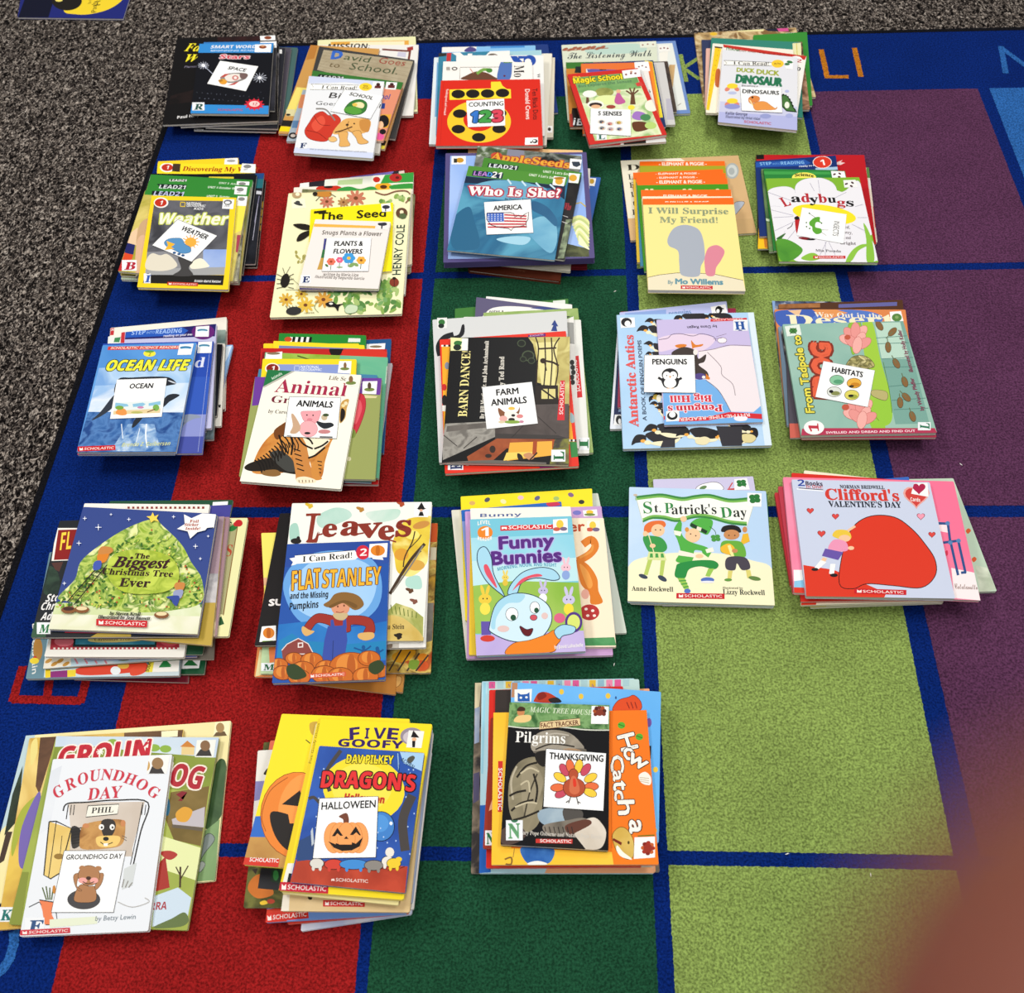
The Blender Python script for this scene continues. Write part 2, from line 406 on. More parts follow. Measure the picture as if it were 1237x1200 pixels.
B('dark paperback with blue top edge', (385, 145, 992, 135, 975, 712, 300, 705), '#25262c|#3a3a42|30', 4); P('#3d7fbe', 385, 145, 850, 137, 850, 165, 385, 168); ST(855, 142, 990, 137, 990, 190, 856, 195)
B('black paperback titled Stars with two blue bands', (350, 158, 967, 150, 922, 742, 275, 735), '#17181f', 6)
P('#3b8fd0', 350, 158, 967, 150, 955, 232, 340, 232); P('#3b8fd0', 288, 660, 925, 672, 922, 742, 275, 735)
T('SMART WORDS', 442, 196, 850, 193, 26, WH, 'b'); T('BEGINNING READER', 442, 221, 850, 219, 14, '#d8e6f0', off=.01)
T('Stars', 515, 280, 762, 282, 36, '#d23b52', off=.03, out='#f2dfe0', ow=.07)
L('#cfd4e4', 4, 385, 338, 460, 408); 
for cx, cy_, r in ((382, 337, 46), (850, 440, 60)):
    for a in range(0, 180, 30): L('#dfe3f0', 3, cx - r * math.cos(math.radians(a)), cy_ - r * .7 * math.sin(math.radians(a)), cx + r * math.cos(math.radians(a)), cy_ + r * .7 * math.sin(math.radians(a)))
    E('#ffffff', cx, cy_, 15, 12)
for i in range(26): E('#9aa0b4', 330 + (i * 97) % 560, 560 + (i * 53) % 90, 2.4, 2)
T('SCHOLASTIC', 500, 714, 710, 716, 18, '#c9525c', off=.01)
E('#d63343', 806, 662, 66, 40); [L('#d63343', 10, 806, 662, 806 + 82 * math.cos(k * .52), 662 + 50 * math.sin(k * .52)) for k in range(12)]; E('#efcfc9', 806, 658, 44, 24); T('12', 786, 670, 826, 670, 22, '#c22f3e', 'b')
LT('R', 290, 645, 392, 712, '#2f5a50')
ST(812, 165, 948, 160, 942, 228, 808, 228); E('#8d4a2f', 876, 185, 32, 14); E('#c98a5a', 876, 178, 14, 8)
CARD('white card reading SPACE with a rocket, lying tilted on the black star-covered book', 522, 298, 838, 345, 735, 550, 415, 488, line=None)
T('SPACE', 582, 368, 728, 390, 30, '#222225', off=.03)
C('#8f8a86', 520, 440, 585, 405, 700, 398, 752, 412, 728, 452, 640, 480, 575, 478); C('#e7dfd6', 560, 430, 620, 408, 690, 412, 700, 445, 630, 470, 580, 465); C('#7b6460', 690, 402, 752, 412, 725, 450, 690, 440)
E('#c8675e', 648, 440, 26, 20); E('#e8e2dc', 648, 440, 15, 12); P('#c0574f', 520, 440, 560, 408, 600, 405, 560, 432); P('#c0574f', 580, 505, 640, 480, 680, 470, 640, 498); C('#e3a23c', 515, 470, 545, 448, 580, 470, 560, 495, 525, 490); C('#b9832f', 505, 462, 530, 452, 545, 465, 520, 475)
# ---- school pile
zoom(330, 35, 6.686); pile('school')
B('cream paperback with an orange inner strip', (360, 90, 1150, 60, 1165, 668, 335, 700), '#e4e2b4'); P('#e0a94f', 465, 105, 1095, 92, 1097, 130, 465, 140); P('#f1e4c0', 620, 106, 1060, 98, 1060, 130, 620, 132); P('#a9a98a', 1075, 470, 1150, 470, 1160, 650, 1060, 660)
B('white paperback with the word Mission', (365, 130, 1175, 128, 1130, 700, 320, 720), '#e6e3dd'); T('MISSION:', 440, 160, 776, 156, 38, '#24221f', 'b'); L('#7a4038', 14, 880, 165, 1110, 180); L('#7a4038', 18, 1110, 150, 1095, 245); P('#a33a36', 1080, 150, 1130, 140, 1130, 170, 1085, 175); P('#c9c6d6', 1010, 185, 1075, 190, 1070, 230, 1000, 220)
B('tan and yellow paperback with a black band', (302, 130, 860, 160, 650, 860, 40, 845), '#c99a58'); P('#b9803e', 302, 130, 362, 132, 330, 240, 265, 250); P('#e9d877', 190, 470, 300, 480, 200, 690, 105, 660); P('#2b2926', 62, 735, 170, 742, 150, 790, 48, 782); P('#e8d51e', 48, 785, 150, 792, 135, 830, 40, 825)
ST(105, 650, 178, 705, col='#d8cfa0'); E('#2b2926', 122, 694, 18, 9)
B('dark grey paperback titled David Goes to School', (372, 140, 1142, 252, 985, 890, 205, 775), '#454443')
P('#b5a98f|#a89b80|40', 408, 168, 1130, 262, 1048, 508, 355, 330)
for k in range(7): L('#9d9078', 3, 404 - 7 * k, 190 + 22 * k, 1118 - 12 * k, 285 + 32 * k)
T('D', 470, 240, 548, 240, 62, '#3f6fc4', off=.06); T('avid', 565, 246, 772, 272, 50, '#4a5a3c', off=.0); T('Goes', 845, 275, 1060, 300, 52, '#9c4a3c', off=.0)
T('to', 445, 305, 530, 315, 45, '#6a5a3a', off=.0); T('School.', 610, 325, 1000, 368, 60, '#4d5a3f', off=.0)
B('blue-grey illustrated paperback', (240, 490, 840, 540, 755, 905, 105, 908), '#a3b0ba'); E('#2d2b2c', 160, 862, 36, 26); E('#c6bcb4', 160, 862, 20, 13); P('#5f82a6', 160, 740, 260, 740, 240, 800, 150, 800); P('#cf8a62', 215, 530, 262, 530, 245, 640, 200, 640)
B('tan paperback with black and yellow foot', (420, 350, 1050, 480, 900, 972, 300, 890), '#d3a060'); P('#2f2b24', 880, 900, 915, 905, 900, 945, 865, 940); P('#cfc046', 870, 940, 905, 945, 897, 970, 865, 968)
B('plain grey-white paperback', (330, 380, 935, 470, 858, 1008, 255, 935), '#c9c5bc')
B('salmon paperback with green top band', (318, 335, 1052, 432, 888, 908, 180, 850), '#dd9376', 4); P('#3f7a39', 318, 335, 1052, 432, 1035, 492, 305, 395); P('#23262b', 370, 365, 570, 385, 565, 410, 350, 395); T('LEAD21', 375, 398, 560, 410, 24, '#d8dcd8', 'b')
T('school', 780, 560, 935, 570, 40, '#2f4a9a', 'b'); P('#26468e', 868, 600, 905, 600, 900, 645, 862, 645); P('#e0a93f', 870, 690, 955, 690, 930, 800, 840, 800); E('#201c1e', 892, 745, 44, 50); E('#eec09a', 870, 775, 22, 30); E('#e0629a', 862, 868, 34, 30); E('#201c1e', 885, 830, 26, 22)
ST(915, 428, 1003, 434, 990, 492, 903, 486); P('#6a3030', 930, 452, 985, 455, 980, 480, 925, 478); E('#4a2524', 958, 448, 16, 12)
B('white paperback with a red backpack on its cover', (290, 380, 897, 425, 805, 1046, 165, 1000), '#e5e6e8', 6)
P('#cdd4e8', 290, 380, 897, 425, 890, 470, 590, 430, 285, 440); P('#cfd6ea', 175, 955, 812, 1000, 805, 1046, 165, 1000)
P('#f6f5f0', 308, 445, 690, 455, 690, 492, 300, 490); L('#2d2c2c', 3, 308, 445, 690, 455, 690, 492, 300, 490, 325, 468, 308, 445)
T('I Can Read!', 388, 482, 672, 490, 28, '#1f1e1e', 's'); E('#f0d23c', 747, 468, 52, 32); T('My', 728, 466, 766, 468, 14, '#7a5a1c', 'b'); T('First', 722, 484, 772, 486, 14, '#7a5a1c', 'b')
T('Biscuit', 448, 556, 800, 580, 46, '#2f2c2a', off=.01); T('Goes to School', 340, 612, 860, 640, 32, '#3a3633', off=.0)
C('#c9402f', 290, 760, 340, 690, 400, 668, 450, 700, 500, 690, 545, 740, 490, 820, 430, 905, 300, 890, 255, 830, line='#7c211a', lw=3); C('#dd5a44', 310, 770, 390, 700, 420, 760, 350, 830); L('#7c211a', 4, 330, 700, 380, 770, 460, 780, sm=True); L('#7c211a', 4, 270, 820, 360, 840, 430, 890, sm=True); L('#8a8580', 12, 345, 645, 420, 650, 470, 700, 500, 740, sm=True)
C('#dfae68', 480, 840, 560, 740, 640, 720, 780, 735, 770, 820, 690, 850, 600, 830, 540, 850); C('#dfae68', 530, 840, 600, 835, 598, 890, 620, 938, 580, 950, 535, 945, 540, 900, line='#7a5528', lw=3); C('#dfae68', 640, 835, 700, 825, 725, 880, 768, 912, 740, 928, 690, 925, 670, 880, line='#7a5528', lw=3); C('#e6bd7c', 450, 880, 490, 870, 515, 895, 490, 912, 455, 905, line='#7a5528', lw=3); L('#7a5528', 4, 610, 745, 600, 800, 640, 840, sm=True); E('#3a2a1c', 655, 765, 7, 6); E('#3a2a1c', 598, 775, 12, 9); C('#c98f4a', 700, 740, 780, 740, 770, 830, 710, 815); L('#5a3a24', 9, 500, 835, 560, 820, 640, 790, sm=True)
T('story and pictures by the author and artist', 295, 975, 755, 1000, 12, '#6a6a72')
LT('F', 203, 912, 275, 968, '#2c3f6a'); E('#2b2f3c', 258, 900, 14, 9)
ST(808, 425, 897, 430, 888, 492, 800, 486); P('#6a3030', 822, 458, 872, 460, 868, 482, 818, 480); E('#4a2524', 848, 450, 16, 14)
CARD('white card reading SCHOOL with a green cap, lying tilted on the red backpack book', 575, 490, 888, 545, 785, 728, 465, 665)
T('SCHOOL', 612, 535, 800, 572, 30, '#222225', off=.03)
C('#3f7d3c', 575, 650, 625, 590, 700, 570, 755, 600, 745, 660, 690, 692, 600, 685, line='#27492a', lw=3); C('#5fa043', 570, 655, 620, 625, 690, 640, 715, 672, 650, 690); C('#eadfae', 640, 605, 700, 590, 735, 610, 720, 640, 660, 625); E('#e2c25a', 660, 612, 20, 14)
# ---- counting pile
zoom(510, 45, 7.276); pile('counting')
B('navy blue paperback', (560, 70, 1105, 62, 1196, 662, 560, 690), '#27407f')
B('sky blue paperback with a white corner', (175, 88, 995, 72, 1020, 800, 140, 800), '#8abde2', 4); P('#e9e7e2', 175, 88, 480, 82, 470, 128, 172, 132); C('#5a4f86', 375, 110, 420, 84, 470, 100, 465, 125, 380, 128); P('#4d8fce', 600, 80, 900, 74, 900, 90, 600, 98)
B('cream paperback standing out at its outer side', (540, 180, 1167, 178, 1152, 882, 500, 890), '#d8d0bd'); ST(1098, 780, 1145, 840); E('#4a4038', 1118, 810, 14, 16)
B('off-white paperback', (520, 145, 1142, 143, 1092, 952, 480, 950), '#e6e1d2')
B('pale teal paperback', (240, 150, 1048, 112, 1070, 800, 230, 800), '#a6ccd4')
B('pale grey-blue paperback at the near side', (105, 178, 900, 170, 1000, 940, 60, 942), '#dde4e6'); P('#7fb0d6', 130, 220, 180, 220, 150, 700, 110, 700); ST(140, 178, 195, 235); E('#33302c', 168, 208, 20, 18); E('#f1f0ee', 168, 208, 9, 8)
B('teal paperback with white rays', (145, 140, 770, 118, 760, 860, 120, 860), '#3f86a0'); P('#3a3632', 145, 140, 215, 132, 212, 165, 142, 172); P('#c23a3c', 218, 130, 258, 126, 250, 210, 212, 212); P('#ece9e4', 262, 138, 330, 132, 410, 200, 370, 205); P('#ece9e4', 400, 145, 440, 143, 436, 215, 396, 215); P('#ece9e4', 520, 215, 580, 135, 620, 130, 560, 215); P('#ece9e4', 590, 120, 770, 118, 768, 215, 600, 215); E('#6e6258', 620, 165, 44, 22); E('#ece9e4', 640, 170, 20, 14)
B('white paperback with a big blue two', (300, 160, 1066, 158, 1078, 868, 280, 870), '#ebe9e5')
T('2', 905, 245, 860, 245, 10, '#ebe9e5'); P('#2d55a8', 775, 165, 830, 165, 910, 245, 870, 250, 800, 210); E('#2d55a8', 945, 205, 55, 48); E('#ebe9e5', 930, 212, 28, 24); P('#2d55a8', 840, 165, 960, 165, 940, 185, 850, 190); L('#b9a15a', 10, 880, 215, 930, 245); T('W', 1010, 320, 1010, 360, 26, '#4a4744', 's')
B('white paperback with a framed picture', (185, 213, 965, 220, 985, 900, 150, 900), '#efebe4')
C('#5877b4', 700, 210, 770, 205, 790, 240, 770, 370, 665, 375, 670, 280); P('#5f8a4a', 720, 207, 800, 207, 790, 225, 715, 228); E('#6b2a3a', 723, 340, 10, 8); L('#4f4a44', 4, 330, 370, 332, 265, 680, 262); C('#6e4a36', 350, 372, 400, 330, 480, 300, 560, 310, 620, 340, 650, 375); L('#7ba650', 26, 480, 320, 540, 285, 610, 290, sm=True); L('#c98f7a', 8, 420, 275, 450, 315); E('#4f8a3c', 590, 292, 28, 20); T('Mo', 808, 250, 808, 352, 88, '#23211f', 's')
ST(210, 255, 318, 298, col='#efebe4'); E('#5a544e', 285, 277, 26, 16); E('#efebe4', 285, 277, 14, 8); P('#a9a29a', 212, 262, 245, 262, 245, 292, 212, 292)
B('red paperback titled Ten Black Dots', (165, 380, 1036, 368, 1062, 953, 118, 955), '#d6301f', 7)
L('#b8281d', 3, 190, 382, 160, 950)
P('#f3d83a', 240, 460, 605, 450, 605, 392, 688, 390, 705, 425, 740, 452, 778, 457, 782, 537, 240, 551)
E('#f0c632', 500, 742, 280, 186, n=48); E('#d6301f', 500, 722, 138, 104, n=36)
for x, y in ((317, 500), (445, 497), (575, 495), (706, 490), (330, 672), (318, 808), (497, 880), (676, 806), (682, 668)): E('#231e1a', x, y, 60, 38)
T('Ten Black Dots', 968, 452, 976, 725, 42, '#3a1715', off=.01); T('Donald Crews', 905, 458, 913, 722, 38, '#f0dcd4', off=.03); T('Redesigned and revised', 212, 458, 190, 684, 20, '#f0dcd4', off=.015)
ST(905, 885, 1018, 882, 1018, 945, 902, 948); E('#3f3a36', 990, 915, 24, 18); E('#f1f0ee', 985, 912, 12, 9); E('#3f3a36', 958, 925, 9, 8)
CARD('white card reading COUNTING with coloured numerals, on the red dotted book', 388, 558, 720, 540, 730, 775, 402, 790, line=None)
T('COUNTING', 410, 612, 712, 600, 38, '#1d1d1f', off=.02)
T('1', 428, 748, 475, 748, 92, '#3f7fd0', 'b', off=.04, out='#27466e', ow=.06); T('2', 508, 745, 598, 742, 92, '#4aa04f', 'b', off=.04, out='#2b5a30', ow=.06); T('3', 625, 742, 702, 738, 92, '#d94a5e', 'b', off=.04, out='#7a2733', ow=.06)
# ---- five senses pile
zoom(670, 40, 7.069); pile('five senses')
B('blue-bordered paperback with a pale picture', (500, 85, 1032, 65, 1160, 685, 620, 705), '#7390c4'); P('#dfe2dc', 560, 105, 1005, 85, 1128, 655, 650, 680); P('#c9a878', 980, 270, 1030, 270, 1010, 460, 940, 450); P('#e9e6dc', 890, 170, 970, 150, 960, 260, 900, 240); L('#8a8476', 5, 1050, 620, 1080, 600); ST(885, 105, 975, 102, 990, 158, 892, 162, col='#e9e7e0'); [E('#8a4a4a', x, y, 8, 6) for x, y in ((905, 132), (935, 128), (965, 132))]
B('pale green paperback titled The Listening Walk', (58, 102, 868, 68, 905, 720, 112, 748), '#d5dac6'); C('#b9d0c4', 300, 120, 700, 90, 760, 160, 320, 180)
for k in range(9): E('#a5664e', 90 + k * 40, 138 - k * 2 + 7 * math.sin(k * 2), 26, 11, -20)
L('#a5664e', 6, 75, 150, 460, 128); T('The Listening Walk', 110, 222, 830, 196, 58, '#2f3a44', 'c'); ST(725, 75, 860, 70, 866, 122, 730, 128, col='#dfe2d2'); [E('#9a6a60', x, y, 8, 6) for x, y in ((752, 102), (795, 95), (840, 98))]
B('dark brown photograph paperback', (400, 262, 966, 240, 1046, 670, 480, 700), '#3b3430|#5a4c44|30')
B('pale grey paperback with a black frame', (330, 268, 935, 248, 1032, 782, 400, 805), '#cdcbc8'); L('#3a3836', 9, 900, 255, 960, 250, 955, 320, 905, 320); P('#b9b6c0', 950, 560, 1000, 560, 1020, 740, 960, 740)
B('green and orange black-footed paperback', (95, 250, 700, 240, 760, 800, 130, 805), '#c8873c'); P('#417a35', 95, 250, 330, 246, 335, 300, 100, 305); P('#25302f', 180, 285, 230, 285, 230, 340, 170, 340); P('#2a2422', 150, 640, 300, 640, 305, 800, 130, 805); P('#a23a30', 128, 690, 150, 690, 160, 800, 132, 802); T('iB', 155, 785, 240, 790, 55, '#dfe4e6', 'b')
B('navy and yellow paperback', (240, 255, 842, 232, 952, 800, 300, 830), '#2a406e'); P('#ecd93c', 770, 235, 835, 245, 925, 720, 885, 725); P('#d9ab84', 860, 250, 890, 330, 930, 420, 900, 330)
B('orange paperback with a white sticker', (225, 262, 832, 248, 915, 850, 240, 862), '#e0783c'); P('#ea8d35', 800, 255, 832, 250, 890, 600, 870, 610); ST(680, 250, 800, 243, 815, 325, 690, 330); [E('#7a4a4a', x, y, 8, 6) for x, y in ((720, 288), (748, 280), (780, 292))]
B('white paperback with purple heading', (268, 305, 800, 322, 905, 850, 290, 880), '#e6e2dc'); P('#6a5aa0', 275, 308, 560, 300, 570, 325, 285, 335); P('#2b2523', 380, 295, 440, 292, 442, 315, 384, 318); T('s', 795, 510, 822, 508, 30, '#26211f', 'b')
B('grey paperback with red-black foot', (110, 362, 745, 312, 955, 928, 298, 972), '#d7d6d3', 4); P('#b5302c', 285, 935, 565, 928, 560, 962, 298, 972); P('#28231f', 590, 925, 780, 912, 780, 945, 592, 958)
B('red-bordered paperback with a green country picture', (108, 352, 712, 298, 960, 868, 298, 955), '#cb332b', 6)
P('#c9dca0|#e2e6c4|#9fc080|25', 160, 380, 688, 335, 915, 865, 345, 920); P('#86b070|#6a9a5c|30', 160, 380, 688, 335, 740, 470, 205, 510)
T('The', 160, 392, 222, 384, 20, '#f2e23c', 'b'); T('Magic School', 165, 430, 580, 392, 42, '#f4e234', 'b', off=.02, out='#3a4a1c', ow=.06); T('Bus Explores the Senses', 205, 465, 660, 420, 22, '#55785a', 'b')
for x, y, s_ in ((280, 540, 1), (665, 520, 1.5)):
    P('#6b4a34', x - 14 * s_, y + 60 * s_, x + 18 * s_, y + 60 * s_, x + 10 * s_, y, x - 8 * s_, y)
    for a in (-50, -20, 15, 45): L('#6b4a34', 9 * s_, x, y + 8, x + 48 * s_ * math.sin(math.radians(a)), y - 50 * s_ * math.cos(math.radians(a)) + 20)
E('#a5a860|#8a8f4c|60', 425, 505, 80, 38); E('#efeee2', 300, 520, 60, 30); E('#dfe8a8', 450, 570, 110, 40); C('#c0629a', 520, 540, 545, 500, 575, 545, 605, 590, 545, 610, 512, 590); E('#e2b48e', 545, 497, 20, 16); P('#cf4a44', 690, 430, 735, 415, 760, 450, 705, 455)
E('#efece0', 350, 610, 70, 36); E('#3a2a2a', 350, 615, 56, 22); E('#e2b48e', 352, 628, 40, 16); E('#a24a3c', 480, 630, 40, 16); E('#f0dc4a', 655, 635, 30, 20); C('#a37ac0', 660, 720, 690, 670, 760, 680, 790, 720, 720, 745); E('#4f8a5a', 775, 720, 45, 28); C('#6a3f28', 660, 770, 720, 755, 790, 770, 800, 820, 690, 840); E('#b8d27a', 820, 790, 50, 30); E('#efe9d8', 830, 620, 60, 50)
LT('L', 360, 862, 445, 912, '#2f6a5c')
ST(575, 322, 722, 306, 738, 372, 590, 390); [E('#8a4a4a', x, y, 10, 8) for x, y in ((610, 355), (652, 345), (690, 345))]; E('#c9a08a', 655, 330, 12, 8)
CARD('white card reading 5 SENSES with small pictures, on the red-bordered book', 306, 645, 650, 655, 652, 880, 303, 858)
T('5 SENSES', 372, 702, 572, 705, 34, '#1d1d1f', off=.03)
for x, y, c_ in ((400, 758, '#6a6a72'), (472, 775, '#c98a8a'), (548, 765, '#c9b05a'), (405, 812, '#7a7f86'), (478, 820, '#b9a0a8'), (552, 820, '#6f7690')):
    E('#dcd6cc', x, y, 34, 20); E(c_, x, y, 20, 13); E('#3a3836', x - 8, y + 4, 7, 5); E('#d98f4a', x + 10, y + 6, 6, 5)
# ---- dinosaur pile
zoom(830, 25, 7.497); pile('dinosaurs')
B('paperback with a sandy dinosaur dig picture', (62, 112, 985, 62, 1168, 690, 150, 750), '#5a4634|#b59768|#d9c49a|#8a6a44|30'); P('#2a2a3c', 700, 78, 800, 60, 880, 100, 740, 95); P('#cf5a92', 805, 55, 910, 45, 920, 95, 830, 100); P('#e9e0a8', 450, 80, 700, 66, 690, 95, 460, 98); E('#e0b83c', 240, 120, 34, 16); ST(892, 112, 988, 108, 992, 168, 898, 172); E('#4a5a4a', 955, 128, 26, 12); E('#4a5a4a', 930, 150, 18, 10)
B('bright green paperback', (600, 130, 1086, 102, 1136, 768, 560, 780), '#3f8f3c')
B('brown photograph paperback', (480, 200, 1042, 190, 1112, 805, 480, 810), '#4a3a30|#a0785c|#d2a98a|35')
B('navy paperback', (130, 172, 900, 190, 1000, 800, 168, 790), '#394263')
B('pink paperback', (172, 250, 900, 260, 980, 800, 160, 790), '#dfb2a4')
B('teal paperback with a pale corner', (220, 155, 1032, 195, 1048, 880, 180, 800), '#3c8878'); P('#e3dfb0', 955, 205, 1030, 200, 1040, 330, 960, 320); L('#c9b83a', 6, 990, 205, 998, 310)
B('plain cream paperback', (232, 205, 960, 262, 1005, 850, 168, 825), '#ece5d6')
B('cream paperback with a yellow spine strip', (250, 232, 960, 300, 1000, 862, 170, 835), '#eee6d2'); P('#efc62c', 252, 240, 310, 255, 240, 600, 200, 812, 170, 806); [E('#6a5420', 285 - k * 10, 270 + k * 45, 4, 3) for k in range(10)]; C('#bf6a3c', 262, 450, 300, 450, 300, 590, 255, 585); P('#3f2a20', 250, 232, 320, 240, 315, 252, 250, 245)
B('white paperback with a red dotted top band', (326, 215, 1082, 322, 992, 885, 268, 832), '#ebe8e0'); P('#c4392e', 326, 215, 1082, 322, 1066, 356, 332, 242); T('READ AND FIND OUT ABOUT', 450, 275, 930, 325, 12, '#7a241e', off=.02); T('Dinos', 350, 285, 470, 296, 45, '#3f7a4a', 'b'); E('#f3f1ec', 985, 360, 60, 40); T('2', 985, 375, 1035, 382, 30, '#b83048', 'b'); T('p', 990, 450, 1025, 455, 40, '#3a3a44', 'b')
B('white and lavender paperback with yellow ducks', (320, 262, 1000, 332, 997, 993, 280, 918), '#dedee2', 6)
P('#b4b7dd', 290, 825, 998, 870, 997, 993, 280, 918); P('#c9cae0', 300, 730, 999, 780, 998, 870, 290, 825)
P('#f3f1ea', 335, 360, 765, 378, 765, 408, 335, 402); L('#3a3836', 4, 335, 360, 765, 378, 765, 410, 335, 402, 360, 384, 335, 360); T('I Can Read!', 420, 398, 740, 405, 30, '#1d1c1c', 's'); E('#f0c83a', 820, 390, 56, 36); T('My First', 790, 396, 850, 398, 16, '#7a5a1c', 'b')
T('DUCK', 450, 462, 608, 472, 36, '#a3ad3a', off=.04); T('DUCK', 630, 482, 830, 498, 42, '#a3ad3a', off=.04); T('DiNOSAUR', 442, 560, 855, 595, 72, '#2f7a58', off=.045); T('Becoming a', 495, 596, 640, 602, 16, '#4a4a44', 'b')
for y in (600, 735):
    E('#d98a76', 365, y + 20, 26, 18, -30); E('#d98a76', 450, y + 20, 24, 18, 30); E('#f2d23c', 410, y - 8, 50, 24); 
E('#9498cc', 410, 778, 70, 24); E('#b9c0dc', 410, 655, 40, 14); P('#24381f', 856, 672, 872, 660, 884, 672, 898, 668, 906, 682, 920, 684, 922, 702, 938, 708, 938, 728, 954, 738, 952, 756, 966, 770, 964, 786, 980, 800, 996, 832, 900, 822, 858, 780); P('#4f7a42', 862, 680, 890, 678, 915, 700, 932, 735, 948, 775, 980, 822, 900, 812, 865, 770); E('#e6e9d8', 905, 765, 22, 30); E('#a8add6', 925, 862, 34, 20); E('#9aa0cc', 710, 865, 50, 22); E('#b6bbdc', 905, 640, 20, 13)
T('Kallie George', 348, 850, 545, 862, 26, '#4a4a66', 'b'); T('Illustrated by Oriol Vidal', 348, 880, 660, 902, 22, '#4a4a66', 'b'); T('SCHOLASTIC', 515, 925, 760, 945, 22, '#c04a5a', off=.02)
ST(870, 352, 962, 362, 955, 442, 895, 436); E('#3f7a4a', 930, 375, 28, 12, 10); E('#3f7a4a', 905, 395, 24, 12); L('#5a5a5a', 3, 895, 425, 950, 445, 945, 425)
CARD('white card reading DINOSAURS with an orange dinosaur, on the duck book', 480, 600, 853, 612, 862, 835, 495, 815)
T('DINOSAURS', 502, 655, 832, 672, 34, '#1d1d1f', off=.03)
C('#d98a4a', 560, 700, 600, 680, 650, 690, 655, 720, 620, 740, 600, 745, 610, 770, 590, 760, 560, 735, line='#9a5426', lw=2); C('#e39a50', 600, 760, 640, 735, 710, 735, 760, 770, 800, 795, 815, 780, 808, 800, 770, 808, 700, 808, 620, 808, line='#9a5426', lw=2); E('#2a1c16', 592, 695, 10, 9); P('#f0d8a0', 560, 715, 575, 720, 600, 765, 590, 770)
# ================================================================== second row
LEADC = '#3b8a3a'
# ---- weather pile
zoom(135, 180, 6.344); pile('weather')
B('black paperback with yellow leaves', (480, 200, 1180, 238, 1112, 905, 420, 905), '#141418'); [C('#c9a02c', x, y, x + 40, y - 18, x + 70, y + 10, x + 30, y + 34) for x, y in ((1110, 480), (1100, 540), (1120, 600), (1130, 420))]; L('#8f86a8', 8, 1060, 600, 1075, 700, 1030, 850, sm=True); E('#7a6f94', 1045, 850, 40, 34); E('#15151a', 1045, 850, 30, 24)
B('yellow paperback peeking out farthest back', (355, 95, 970, 68, 965, 700, 300, 720), '#f0d02b'); ST(868, 74, 966, 70, 966, 118, 862, 120); E('#a9a6a0', 915, 92, 34, 10)
B('yellow paperback titled Discovering My World', (352, 108, 1102, 122, 1060, 800, 300, 800), '#f4dc30'); E('#f3f0e8', 425, 142, 56, 36); E('#c43c2a', 425, 142, 44, 27); T('1', 415, 155, 432, 155, 28, WH, 'b'); P('#4a3a2c', 470, 112, 528, 114, 522, 176, 462, 172); T('Discovering My World', 540, 168, 1120, 176, 36, '#a8321f', 's', off=.01); ST(1000, 112, 1103, 118, 1100, 186, 985, 182); E('#8a8a88', 1040, 135, 30, 14); T('IIII', 1010, 165, 1035, 165, 14, '#4a4a4a')
B('navy and teal paperback', (440, 195, 1168, 185, 1100, 880, 400, 890), '#17181e|#2a2c34|30'); P('#274f86', 1100, 188, 1168, 186, 1162, 232, 1100, 232); P('#2d6f78', 1105, 230, 1163, 230, 1158, 300, 1100, 300); P('#c9c9d0', 1110, 320, 1150, 325, 1146, 350, 1106, 345); L('#8a86a0', 5, 1130, 360, 1095, 560); L('#b9b6c4', 4, 1120, 420, 1080, 700)
B('black paperback with white page borders', (285, 188, 1112, 198, 1005, 960, 75, 985), '#191b20'); P('#d9c93c', 745, 212, 935, 214, 935, 228, 742, 224)
B('green paperback with a cloud sticker', (300, 195, 1082, 238, 975, 1030, 70, 1000), '#9fb49a|#c6cfc0|30'); P(LEADC, 300, 195, 1082, 238, 1065, 330, 275, 300); P('#20282c', 455, 232, 575, 238, 570, 248, 450, 242); T('LEAD21', 440, 248, 570, 250, 16, WH, 'b'); T('UNIT 3  Amazing', 820, 266, 1010, 280, 14, '#d9e6d2', 'b'); ST(960, 248, 1056, 252, 1050, 300, 955, 296); E('#8a8a88', 1000, 268, 28, 12)
B('green banded paperback with brownish photograph', (285, 245, 1065, 280, 985, 1000, 65, 970), '#7f8a52|#b5a55c|25'); P(LEADC, 285, 245, 1065, 280, 1048, 365, 262, 330); P('#1d242a', 345, 268, 575, 275, 568, 308, 380, 300); T('LEAD21', 360, 302, 560, 308, 28, '#dfe4e2', 'b'); T('UNIT 4 October Sky', 735, 300, 960, 312, 16, '#e2ecdc', 'b'); ST(945, 286, 1040, 292, 1030, 352, 938, 348); E('#8a8a88', 985, 312, 28, 14); T('IIII', 960, 340, 985, 340, 12, '#4a4a4a')
B('grey-green paperback with mottled photograph', (300, 340, 1030, 380, 965, 1015, 180, 990), '#6f7a5a|#b8b49a|#4a4a50|35')
B('green banded paperback showing a child', (255, 318, 1042, 362, 925, 1015, 48, 938), '#a8a13c|#d9c878|20'); P(LEADC, 258, 315, 1042, 360, 1040, 395, 250, 350)
P('#23272c', 310, 318, 550, 328, 555, 360, 305, 352); T('LEAD21', 318, 356, 545, 362, 34, '#bfc4e0', 'b'); T('UNIT 5  Sunny', 725, 368, 900, 376, 16, '#e2ecdc', 'b'); P('#e6c7a4', 150, 640, 200, 600, 190, 740, 120, 720); C('#c9a882', 215, 580, 290, 540, 280, 720, 190, 740); P('#2c2f6a', 120, 720, 180, 735, 165, 810, 95, 800); P('#d9532f', 98, 795, 165, 812, 150, 860, 80, 850); P('#c43a3a', 70, 850, 120, 860, 80, 935, 48, 935); C('#d9b494', 195, 700, 260, 680, 220, 930, 180, 930)
P('#eadf5a', 950, 430, 1030, 430, 1000, 620, 940, 650); P('#a8485a', 960, 660, 990, 660, 980, 800, 950, 790)
